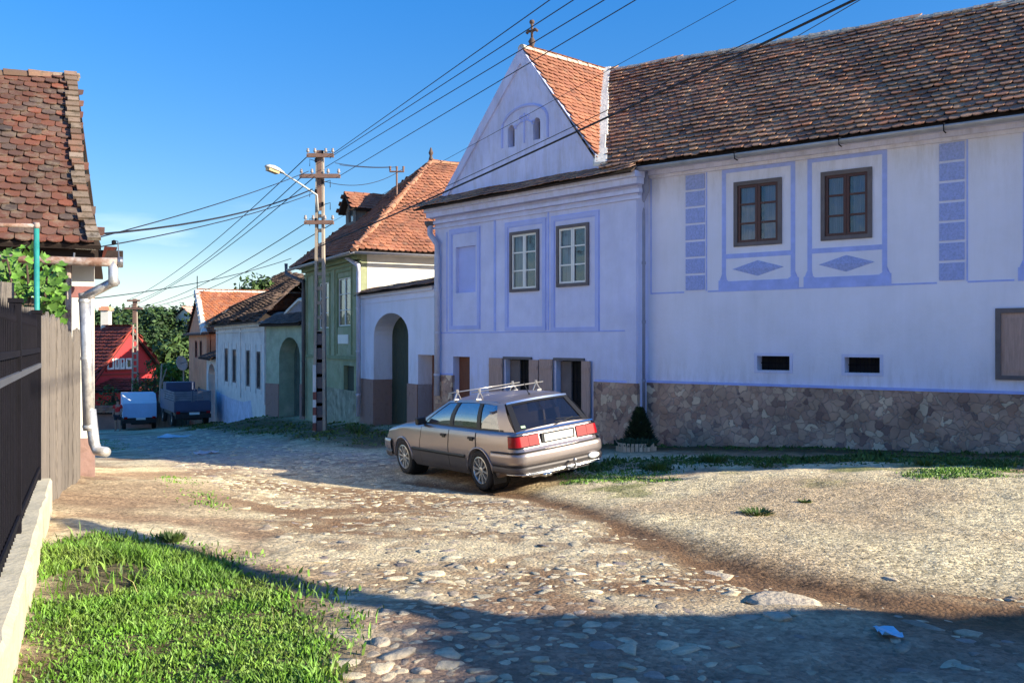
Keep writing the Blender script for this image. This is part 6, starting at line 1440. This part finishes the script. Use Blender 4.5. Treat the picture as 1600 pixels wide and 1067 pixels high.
    # bumpers
    def bump(rear, z0, z1, off_, mat, name, yext):
        mb = MB()
        def f(u, t):
            z = z0 + (z1 - z0) * t; L = 1.0; a = u * 2 - 1
            # path along plan: side from yext to corner then across
            ye = (-1.0 if rear else 3.48); n = 1 if rear else -1
            tt = abs(a); sgn = 1 if a >= 0 else -1
            bulge = off_ * (1 - abs(2 * t - 1) ** 6 * .6)
            if tt < .62:
                x = tt / .62 * (hw(ye + n * .001) * pf(z) + bulge * .4); y = ye - n * (bulge + .03 * (1 - (tt / .62) ** 2)); return (sgn * x, y + n * (.02 if z < .36 else 0), z)
            k = (tt - .62) / .38; y = ye + n * (yext * k ** 1.6); x = side(y, z) + bulge; return (sgn * x, y - n * bulge * (1 - k), z)
        patch(mb, f, 60, 6); return mb.build(name, mat, root, True, True)
    bump(True, .435, .63, .045, m_car, 'rear_bumper', .60); bump(True, .32, .43, .04, m_car_low, 'rear_bumper_lower', .60); bump(True, .43, .436, .048, m_trim, 'bumper_groove', .60)
    bump(True, .628, .642, .05, m_trim, 'bumper_top_strip', .6); bump(True, .305, .325, .045, m_chrome, 'bumper_bright_lip', .25)
    bump(False, .40, .60, .04, m_car, 'front_bumper', .42); bump(False, .27, .40, .035, m_car_low, 'front_bumper_lower', .42)
    # tail lamps, wrapping the corners
    for sg in (-1, 1):
        for (xa, xb, wrap, nm) in ((.345, .53, 0, 'inner_tail_lamp'), (.535, .80, 1, 'outer_tail_lamp')):
            mb = MB()
            def f(u, t):
                z = .700 + .165 * t; x = xa + (xb - xa) * u; xm = hw(-.78) * pf(z); 
                y = yr(z) - .018
                if wrap and u > .55: 
                    k = (u - .55) / .45; x0_ = xa + (xb - xa) * .55; xr = hw(-.9) * pf(z) - .0
                    x = x0_ + (side(-.80, z) + .012 - x0_) * math.sin(k * math.pi / 2); y = yr(z) - .018 + .17 * (1 - math.cos(k * math.pi / 2))
                return (sg * x, y, z)
            patch(mb, f, 14, 4); 
            for e in (.700, .865): pass
            l = mb.build(nm, m_redlamp, root, True, True)
            mb = MB(); pts = [f(k / 14, 0) for k in range(15)]; mb.tube(pts, .008, 4); pts = [f(k / 14, 1) for k in range(15)]; mb.tube(pts, .008, 4); build_each(mb, 'lamp_edge', m_trim, l, False, True)
    mb = MB(); mb.box((0, yr(.78) - .012, .785), (.60, .03, .15)); pr = mb.build('plate_recess', m_trim, root, False, True)
    mb = MB(); mb.box((0, yr(.78) - .032, .785), (.52, .012, .105)); mb.build('blank_number_plate', m_platew, pr, False, True)
    mb = MB(); 
    def crs(u, t): z = .905 + .02 * t; x = (2 * u - 1) * .70; return (x, yr(z) - .012, z)
    patch(mb, crs, 10, 1); mb.build('tailgate_lip', m_chrome, root, True, True)
    mb = MB(); c = (.55, -1.065, .40); mb.lathe([(0, .012), (.05, .010), (.075, 0), (.075, -.02)], (0, 0, 0), (0, -1, 0), 20); mb.v = [(v[0] * 1.4 + c[0], v[1] + c[1], v[2] * .62 + c[2]) for v in mb.v]; mb.build('fog_lamp', m_platew, root, True, True)
    mb = MB(); mb.tube([(-.36, -.8, .26), (-.36, -1.08, .265)], .028, 10); mb.tube([(-.28, -.8, .26), (-.28, -1.08, .265)], .028, 10); build_each(mb, 'exhaust_pipe', m_chrome, root, True, True)
    mb = MB(); mb.tube([(.12, -.9, .27), (.12, -1.12, .28), (.12, -1.16, .33), (.12, -1.16, .38)], .018, 8); mb.lathe([(0, -.03), (.022, -.02), (.03, 0), (.022, .02), (0, .03)], (.12, -1.16, .41)); mb.box((.12, -1.03, .29), (.16, .10, .05)); mb.build('tow_bar', m_steel, root, False, True)
    mb = MB(); 
    def brs(u, t): x = (2 * u - 1) * .70; return (x, -1.07 + .03 * (2 * u - 1) ** 4, .298 + .012 * t)
    mb.tube([(x, -1.03 + .05 * abs(x / .72) ** 4, .295) for x in np.linspace(-.72, .72, 11)], .014, 6); mb.build('exposed_beam', m_chrome, root, True, True)
    # headlamps & grille
    for sg in (-1, 1):
        mb = MB(); mb.box((sg * .52, 3.385, .66), (.34, .06, .13)); mb.build('headlamp', m_cglass, root, False, True)
    mb = MB(); mb.box((0, 3.395, .66), (.66, .05, .12)); mb.build('grille', m_trim, root, False, True)
    # wheels
    for sg in (-1, 1):
        for yc in (0, WB):
            c = Vector((sg * .835, yc, .31)); ax = Vector((sg, 0, 0)); w = bpy.data.objects.new('wheel', None); C.objects.link(w); w.parent = root; w.location = c
            mb = MB(); mb.lathe([(.205, -.19), (.27, -.20), (.30, -.18), (.31, -.13), (.31, -.05), (.302, -.015), (.28, .0), (.25, .002), (.215, -.006), (.205, -.02)], (0, 0, 0), ax, 36); mb.build('tyre', m_tyre, w, True, True)
            mb = MB(); mb.lathe([(.207, -.015), (.212, .0), (.20, .004), (.192, -.012), (.188, -.07), (.188, -.19)], (0, 0, 0), ax, 36); mb.lathe([(0, -.004), (.03, -.004), (.05, -.01), (.055, -.03)], (0, 0, 0), ax, 20)
            for k in range(10):
                a = 2 * math.pi * k / 10 + .15; u = Vector((0, math.cos(a), math.sin(a))); v = Vector((0, -math.sin(a), math.cos(a))); X = ax
                pts = [u * .045 - v * .012 - X * .012, u * .198 - v * .017 - X * .004, u * .198 + v * .017 - X * .004, u * .045 + v * .012 - X * .012]
                mb.box8(pts + [q_ - X * .03 for q_ in pts])
            mb.build('rim', m_alloy, w, False, True)
            mb = MB(); mb.lathe([(0, -.08), (.19, -.08)], (0, 0, 0), ax, 24); mb.lathe([(0, -.06), (.13, -.06)], (0, 0, 0), ax, 24); build_each(mb, 'brake_disc', m_car_low, w, False, True)
        if True:
            mb = MB(); mb.box((sg * .74, -.40, .26), (.22, .012, .24)); mb.build('mud_flap', m_trim, root, False, True)
    # roof bars
    for yy in (.98, .28):
        v = (yy - yt0) / (yt1 - yt0); zr_ = rail(v, 1)[2]; mb = MB(); mb.tube([(-.68, yy, zr_ + .13), (.68, yy, zr_ + .13)], .010, 8)
        rb = mb.build('roof_bar', m_silver, root, True, True)
        for sg in (-1, 1):
            mb = MB(); x = sg * .56; mb.tube([(x + sg * .06, yy, zr_ - .01), (x + sg * .03, yy, zr_ + .04), (x - sg * .02, yy, zr_ + .13)], [.022, .014, .012], 6); mb.tube([(x - sg * .08, yy + .02, zr_ + .015), (x - sg * .02, yy, zr_ + .13)], .010, 6); mb.lathe([(.0, 0), (.022, 0), (.022, .05), (0, .055)], (x - sg * .02, yy, zr_ + .12), n=8); mb.box((x + sg * .02, yy, zr_ + .012), (.08, .05, .02)); mb.build('bar_foot', m_silver, rb, False, True)
    mb = MB(); mb.tube([(-.0, -.30, 1.37), (-.0, -.18, 1.56)], .008, 5); mb.lathe([(.02, 0), (.012, .03)], (0, -.30, 1.37), n=8); mb.build('aerial', m_trim, root, False, True)
    # interior
    sm = M('car_seat_cloth', (.06, .055, .055), .9, .2); mb = MB()
    for x in (-.36, .36): mb.box((x, 1.0, .60), (.5, .5, .2)); mb.box((x, .72, .90), (.48, .14, .55), Matrix.Rotation(R(-14), 3, 'X')); mb.box((x, .66, 1.18), (.26, .09, .16))
    mb.box((0, .08, .60), (1.2, .5, .2)); mb.box((0, -.18, .86), (1.2, .14, .45), Matrix.Rotation(R(-14), 3, 'X')); mb.box((0, 1.75, .82), (1.3, .4, .16)); mb.build('seats', sm, root, False, True)
    a, b, c = R(33), R(-1.3), R(-6)
    Rm = Matrix.Rotation(a, 3, 'Z') @ Matrix.Rotation(b, 3, 'X') @ Matrix.Rotation(c, 3, 'Y')
    root.rotation_euler = Rm.to_euler('XYZ')
station_car()

# ------------------------------------------------------------ far vehicles and person
m_tarp = M('light_blue_tarp', (.42, .60, .85), .55, .08, 3, .2, 6); m_tarp_w = M('white_tarp_top', (.8, .82, .85), .6, .05)
m_bluep = M('dark_blue_truck_paint', (.05, .07, .14), .5, .15, 3); m_wslat = M('grey_truck_slats', (.20, .20, .23), .85, .25)
def truck(name, label, loc, yaw, kind):
    r = empty(name, loc, label, 'van' if kind == 'tarp' else 'truck'); r.rotation_euler = (0, 0, yaw)
    W_ = .88
    mb = MB(); mb.box((0, 2.0, .62), (1.7, 4.6, .16)); mb.box((0, -.32, .52), (1.75, .12, .20)); mb.box((0, .4, .45), (.9, 1.2, .25)); mb.build('chassis', m_trim, r, False, True)
    if kind == 'tarp':
        prof = [(-.35, .72), (-.35, 1.52), (.35, 2.02), (2.6, 2.02), (2.6, .72)]
        mb = MB(); n = len(prof); vs = [(-W_, y, z) for y, z in prof] + [(W_, y, z) for y, z in prof]
        mb.mesh(vs, [tuple(range(n))[::-1], tuple(range(n, 2 * n)), (0, 1, 1 + n, n), (3, 4, 4 + n, 3 + n), (4, 0, n, 4 + n)]); mb.build('blue_cover', m_tarp, r, False, True)
        mb = MB(); mb.mesh(vs, [(1, 2, 2 + n, 1 + n), (2, 3, 3 + n, 2 + n)]); mb.build('cover_top', m_tarp_w, r, False, True)
        mb = MB(); mb.box((0, 3.3, 1.15), (1.66, 1.3, 1.0)); mb.box((0, 3.2, 1.75), (1.5, .9, .45)); mb.build('cab', m_bluep, r, False, True)
    else:
        mb = MB(); mb.box((0, 1.5, .78), (1.8, 3.4, .10)); mb.box((0, -.21, 1.05), (1.8, .06, .48)); mb.box((-.88, 1.5, 1.05), (.05, 3.4, .48)); mb.box((.88, 1.5, 1.05), (.05, 3.4, .48)); mb.build('blue_bed', m_bluep, r, False, True)
        for (x0, x1) in ((-.90, -.02), (.02, .90)):
            mb = MB()
            for k in range(4): mb.box(((x0 + x1) / 2, -.22, 1.36 + k * .12), (x1 - x0, .04, .10))
            mb.box((x0 + .03, -.24, 1.52), (.05, .05, .55)); mb.box((x1 - .03, -.24, 1.52), (.05, .05, .55)); mb.build('slatted_tailboard', m_wslat, r, False, True)
        mb = MB()
        for s in (-.88, .88):
            for k in range(4): mb.box((s, 1.5, 1.36 + k * .12), (.04, 3.4, .09))
        mb.build('slatted_side', m_wslat, r, False, True)
        mb = MB(); mb.box((0, 4.0, 1.2), (1.7, 1.5, 1.0)); mb.box((0, 3.9, 1.85), (1.5, 1.1, .5)); mb.build('cab', m_bluep, r, False, True)
    mb = MB(); mb.box((.05, -.385, .66), (.5, .02, .12)); mb.build('blank_number_plate', m_platew, r, False, True)
    for s in (-1, 1):
        mb = MB(); mb.box((s * .74, -.38, .72), (.18, .03, .12)); mb.build('tail_lamp', m_redlamp, r, False, True)
        for y in (.7, 3.6):
            w = bpy.data.objects.new('wheel', None); C.objects.link(w); w.parent = r; w.location = (s * .80, y, .34)
            mb = MB(); mb.lathe([(.18, -.1), (.32, -.11), (.34, -.08), (.34, .08), (.32, .11), (.2, .1)], (0, 0, 0), (s, 0, 0), 20); mb.build('tyre', m_tyre, w, False, True)
            mb = MB(); mb.lathe([(0, .04), (.10, .05), (.2, .08)], (0, 0, 0), (s, 0, 0), 14); mb.build('rim', m_steel, w, False, True)
    return r
a = at(218, 668, 52.5); truck('covered_van', 'light blue tarpaulin covered pickup van by the brown wall down the street', (a.x, a.y, tz(a.x, a.y)), R(25), 'tarp')
a = at(300, 668, 47.5); tr = truck('slat_truck', 'dark blue pickup truck with grey slatted tailboards parked beside the pale gateway', (a.x, a.y, tz(a.x, a.y)), R(29), 'slat')
def person():
    a = at(184, 672, 51.0); z = tz(a.x, a.y); r = empty('person', (a.x, a.y, z), 'person in a red top and dark shorts standing beside the light blue covered van', 'person')
    r.scale = (1.0, 1.0, 1.0)
    def skin(name, J, E_, mat, parent):
        me = bpy.data.meshes.new(name); me.from_pydata([j[0] for j in J], E_, []); o = bpy.data.objects.new(name, me); C.objects.link(o); o.parent = parent; me.materials.append(mat)
        m = o.modifiers.new('s', 'SKIN'); me.skin_vertices.new() if not me.skin_vertices else None
        for v, j in zip(me.skin_vertices[0].data, J): v.radius = (j[1], j[1] * j[2] if len(j) > 2 else j[1])
        me.skin_vertices[0].data[0].use_root = True
        s = o.modifiers.new('u', 'SUBSURF'); s.levels = 1; s.render_levels = 1; return o
    sk = M('skin', (.42, .22, .15), .6); rd = M('red_shirt', (.62, .02, .02), .8); dk = M('dark_shorts', (.03, .03, .04), .9); hr = M('brown_hair', (.05, .03, .02), .9)
    J = [((0, 0, .95), .13, .8), ((0, 0, 1.15), .13, .75), ((0, 0, 1.38), .15, .7), ((0, 0, 1.50), .055), ((0, 0, 1.60), .085), ((0, .01, 1.70), .075),
         ((.19, 0, 1.42), .055), ((.24, -.02, 1.15), .042), ((.22, -.10, .92), .032), ((.21, -.13, .83), .03), ((-.19, 0, 1.42), .055), ((-.25, 0, 1.14), .042), ((-.25, -.04, .90), .032), ((-.25, -.05, .81), .03),
         ((.09, 0, .90), .10), ((.11, -.01, .50), .062), ((.12, .03, .08), .042), ((.13, -.12, .04), .04), ((-.09, 0, .90), .10), ((-.12, .02, .50), .062), ((-.13, .06, .08), .042), ((-.14, -.09, .04), .04)]
    Ed = [(0, 1), (1, 2), (2, 3), (3, 4), (4, 5), (2, 6), (6, 7), (7, 8), (8, 9), (2, 10), (10, 11), (11, 12), (12, 13), (0, 14), (14, 15), (15, 16), (16, 17), (0, 18), (18, 19), (19, 20), (20, 21)]
    skin('body', J, Ed, sk, r)
    skin('shirt', [((0, 0, .98), .165, .8), ((0, 0, 1.18), .15, .8), ((0, 0, 1.40), .17, .75), ((.19, 0, 1.42), .075), ((.235, -.01, 1.25), .065), ((-.19, 0, 1.42), .075), ((-.24, 0, 1.25), .065)], [(0, 1), (1, 2), (2, 3), (3, 4), (2, 5), (5, 6)], rd, r)
    skin('shorts', [((0, 0, .95), .165, .8), ((.10, 0, .85), .12), ((.115, 0, .60), .10), ((-.10, 0, .85), .12), ((-.12, 0, .60), .10)], [(0, 1), (1, 2), (0, 3), (3, 4)], dk, r)
    mb = MB(); mb.lathe([(0, .10), (.06, .085), (.092, .03), (.09, -.04)], (0, .012, 1.69), n=14); mb.build('hair', hr, r, True, True)
    return r
person()

# litter on the road
def litter(px, py, s, mat, label, seed):
    x, y = gp(px, py); z = float(gz(x, y)) + .012; rg = random.Random(seed); mb = MB(); n = 5
    vs = [((i / n - .5) * s * 1.5 + rg.gauss(0, s * .03), (j / n - .5) * s + rg.gauss(0, s * .03), abs(rg.gauss(0, min(.03, s * .13)))) for i in range(n + 1) for j in range(n + 1)]
    mb.mesh(vs, [(i * (n + 1) + j, (i + 1) * (n + 1) + j, (i + 1) * (n + 1) + j + 1, i * (n + 1) + j + 1) for i in range(n) for j in range(n)])
    o = mb.build('litter', mat); o.location = (x, y, z); o.rotation_euler = (0, 0, rg.uniform(0, 3)); tag(o, label, 'litter')
litter(1388, 993, .11, M('blue_white_wrapper', (.35, .6, .75), .4), 'crumpled pale blue plastic wrapper lying in the foreground shade', 1)
litter(272, 683, .7, M('white_paper', (.65, .72, .78), .7), 'bluish white paper or plastic sheet lying far down the road', 2)
litter(322, 709, .35, M('grey_paper', (.5, .5, .52), .7), 'small scrap of pale paper on the shaded far road', 3)

# dark green weed clumps
def weed(px, py, w, h, n, label, seed, mat=None):
    x, y = gp(px, py); z = float(gz(x, y)); rg = random.Random(seed); mb = MB()
    for i in range(n):
        a = rg.uniform(0, 6.28); r = w * rg.random() ** .6; b = Vector((r * math.cos(a) * .6, r * math.sin(a) * .6, 0)); l = Vector((math.cos(a) * w * .4, math.sin(a) * w * .4, h * rg.uniform(.4, 1))); s = Vector((-math.sin(a), math.cos(a), 0)) * rg.uniform(.003, .009)
        mb.quad(b - s * .5, b + s * .5, b + l * .6 + s, b + l, b + l * .6 - s)
    o = mb.build('weed', mat or m_grass_dk); o.location = (x, y, z - .01); tag(o, label, 'weed', 'weeds along the road')
weed(1183, 802, .22, .07, 260, 'flat dark green weed clump alone in the middle of the gravel', 1)
weed(1258, 782, .10, .05, 110, 'tiny dark weed tuft on the gravel right of the larger clump', 2)
weed(1030, 735, .25, .16, 260, 'leafy weed clump in shade right of the slatted planter', 3)
weed(1115, 722, .3, .16, 260, 'leafy weed clump in shade against the long stone plinth', 4)
weed(1445, 728, .2, .12, 160, 'weed tuft at the shade edge before the right end of the plinth', 5)
weed(560, 676, .5, .35, 160, 'dark weeds growing at the foot of the arched gateway', 6)
weed(268, 848, .14, .09, 200, 'dark leafy weed at the upper corner of the lawn', 7)

# ------------------------------------------------------------ trees
def crown(mb, rg, c, rx, rz, n, ls, clumps=16):
    cl = []
    for k in range(clumps):
        a = rg.uniform(0, 6.28); h = rg.uniform(-.8, 1); rr = math.sqrt(max(0, 1 - h * h)) * rg.uniform(.35, .85); cl.append((c + Vector((rx * rr * math.cos(a), rx * rr * math.sin(a), rz * h * .8)), rg.uniform(.26, .42)))
    for i in range(n):
        b, s = cl[rg.randrange(clumps)]; d = Vector((rg.gauss(0, 1), rg.gauss(0, 1), rg.gauss(0, 1))).normalized() * (rg.random() ** .4); p = b + Vector((d.x * rx * s, d.y * rx * s, d.z * rz * s))
        nn = (d + Vector((rg.gauss(0, .5), rg.gauss(0, .5), rg.gauss(.4, .5)))).normalized(); x = nn.orthogonal().normalized(); y = nn.cross(x); a = rg.uniform(0, 3); x, y = x * math.cos(a) + y * math.sin(a), y * math.cos(a) - x * math.sin(a)
        l = ls * rg.uniform(.6, 1.3); mb.quad(p - x * l, p - y * l * .5, p + x * l, p + y * l * .5)
    return cl
def make_tree(h, rx, n, ls, mat, seed, label, group='trees on the wooded hill'):
    rg = random.Random(seed); t = empty('deciduous_tree', (0, 0, 0), label, 'tree', group)
    mb = MB(); th = h * .45; mb.tube([Vector((0, 0, -1)), Vector((.1, 0, th * .5)), Vector((0, .1, th)), Vector((.1, 0, h * .8))], [.22, .17, .13, .04], 7)
    for k in range(6):
        a = k * 1.05 + rg.random(); z = th * rg.uniform(.5, 1.2); mb.tube([Vector((0, 0, z)), Vector((math.cos(a) * rx * .4, math.sin(a) * rx * .4, z + h * .14)), Vector((math.cos(a) * rx * .75, math.sin(a) * rx * .75, z + h * .2))], [.10, .06, .02], 5)
    mb.build('trunk', m_bark, t); mb = MB(); crown(mb, rg, Vector((0, 0, h * .6)), rx, h * .40, n, ls, 22); mb.build('crown', mat, t); return t
rg = random.Random(77)
protos = [make_tree(9, 3.6, 2300, .26, m_leaf_tree, 1, 'x'), make_tree(8, 3.8, 2200, .28, m_leaf_tree2, 2, 'x'), make_tree(10, 3.4, 2300, .26, m_leaf_tree, 3, 'x')]
kinds = ('dense dark tree', 'pale green tree', 'tall dark tree')
rows = []
for (yy, xs_, top_, name) in ((88, (150, 176, 203, 232, 262, 290, 318), (548, 545, 548, 552, 545, 535, 540), 'lowest hillside row'),
                              (104, (138, 165, 190, 216, 243, 270, 300, 330), (518, 515, 510, 512, 515, 522, 520, 520), 'middle hillside row'),
                              (122, (125, 150, 172, 195, 217, 238, 260, 306, 330), (497, 490, 487, 489, 484, 486, 488, 486, 488), 'upper hillside row'),
                              (140, (140, 162, 184, 206, 228, 250, 275, 295, 318, 345), (488, 487, 483, 485, 482, 487, 488, 484, 483, 486), 'far skyline row')):
    for i, (x_, t_) in enumerate(zip(xs_, top_)): rows.append((yy, x_, t_, name, i, len(xs_)))
ordn = ('leftmost', 'second from the left', 'third from the left', 'fourth from the left', 'fifth from the left', 'sixth from the left', 'seventh from the left', 'eighth from the left', 'ninth from the left', 'rightmost')
first = [True] * 3
for yy, x_, t_, name, i, n_ in rows:
    k = rg.randrange(3); src = protos[k]
    if first[k]: o = src; first[k] = False
    else: o = copy_tree(src)
    c = at(x_, t_, yy); hh = (9, 8, 10)[k]; g_ = tz(c.x, yy); H = max(3.5, c.z - g_); s = H / hh * 1.03
    o.location = (c.x, yy + rg.uniform(-2, 2), g_); w_ = max(s, .85) * rg.uniform(.95, 1.2); o.scale = (w_, w_, s); o.rotation_euler = (0, 0, rg.uniform(0, 6.28))
    o['label'] = '%s, %s in the %s' % (kinds[k], 'rightmost' if i == n_ - 1 else ordn[i], name)
def lone(x_, top_, yy, h, rx, mat, label, seed, n=2600, ls=.2, name='tree'):
    c = at(x_, top_, yy); t = make_tree(h, rx, n, ls, mat, seed, label, 'trees among the houses'); t.location = (c.x, yy, c.z - h); return t
lone(400, 431, 62, 8.5, 2.4, m_leaf_tree2, 'tree crown rising behind the roof of the low white house', 12)
lone(268, 560, 66, 4, 1.6, m_leafg, 'bright green bush between the red shed and the satellite dish', 13, ls=.14)
lone(226, 578, 62, 4.2, 1.2, m_leaf_tree2, 'loose olive shrub in front of the red house right of the far pole', 14, n=520, ls=.12)
lone(176, 600, 61, 2.6, 1.0, m_leaf_tree2, 'low olive shrub in front of the red house windows', 15, n=260, ls=.12)
lone(240, 560, 64, 4.6, 1.3, m_leaf_tree2, 'sparse yellowish shrub at the right corner of the red house', 16, n=600, ls=.12)
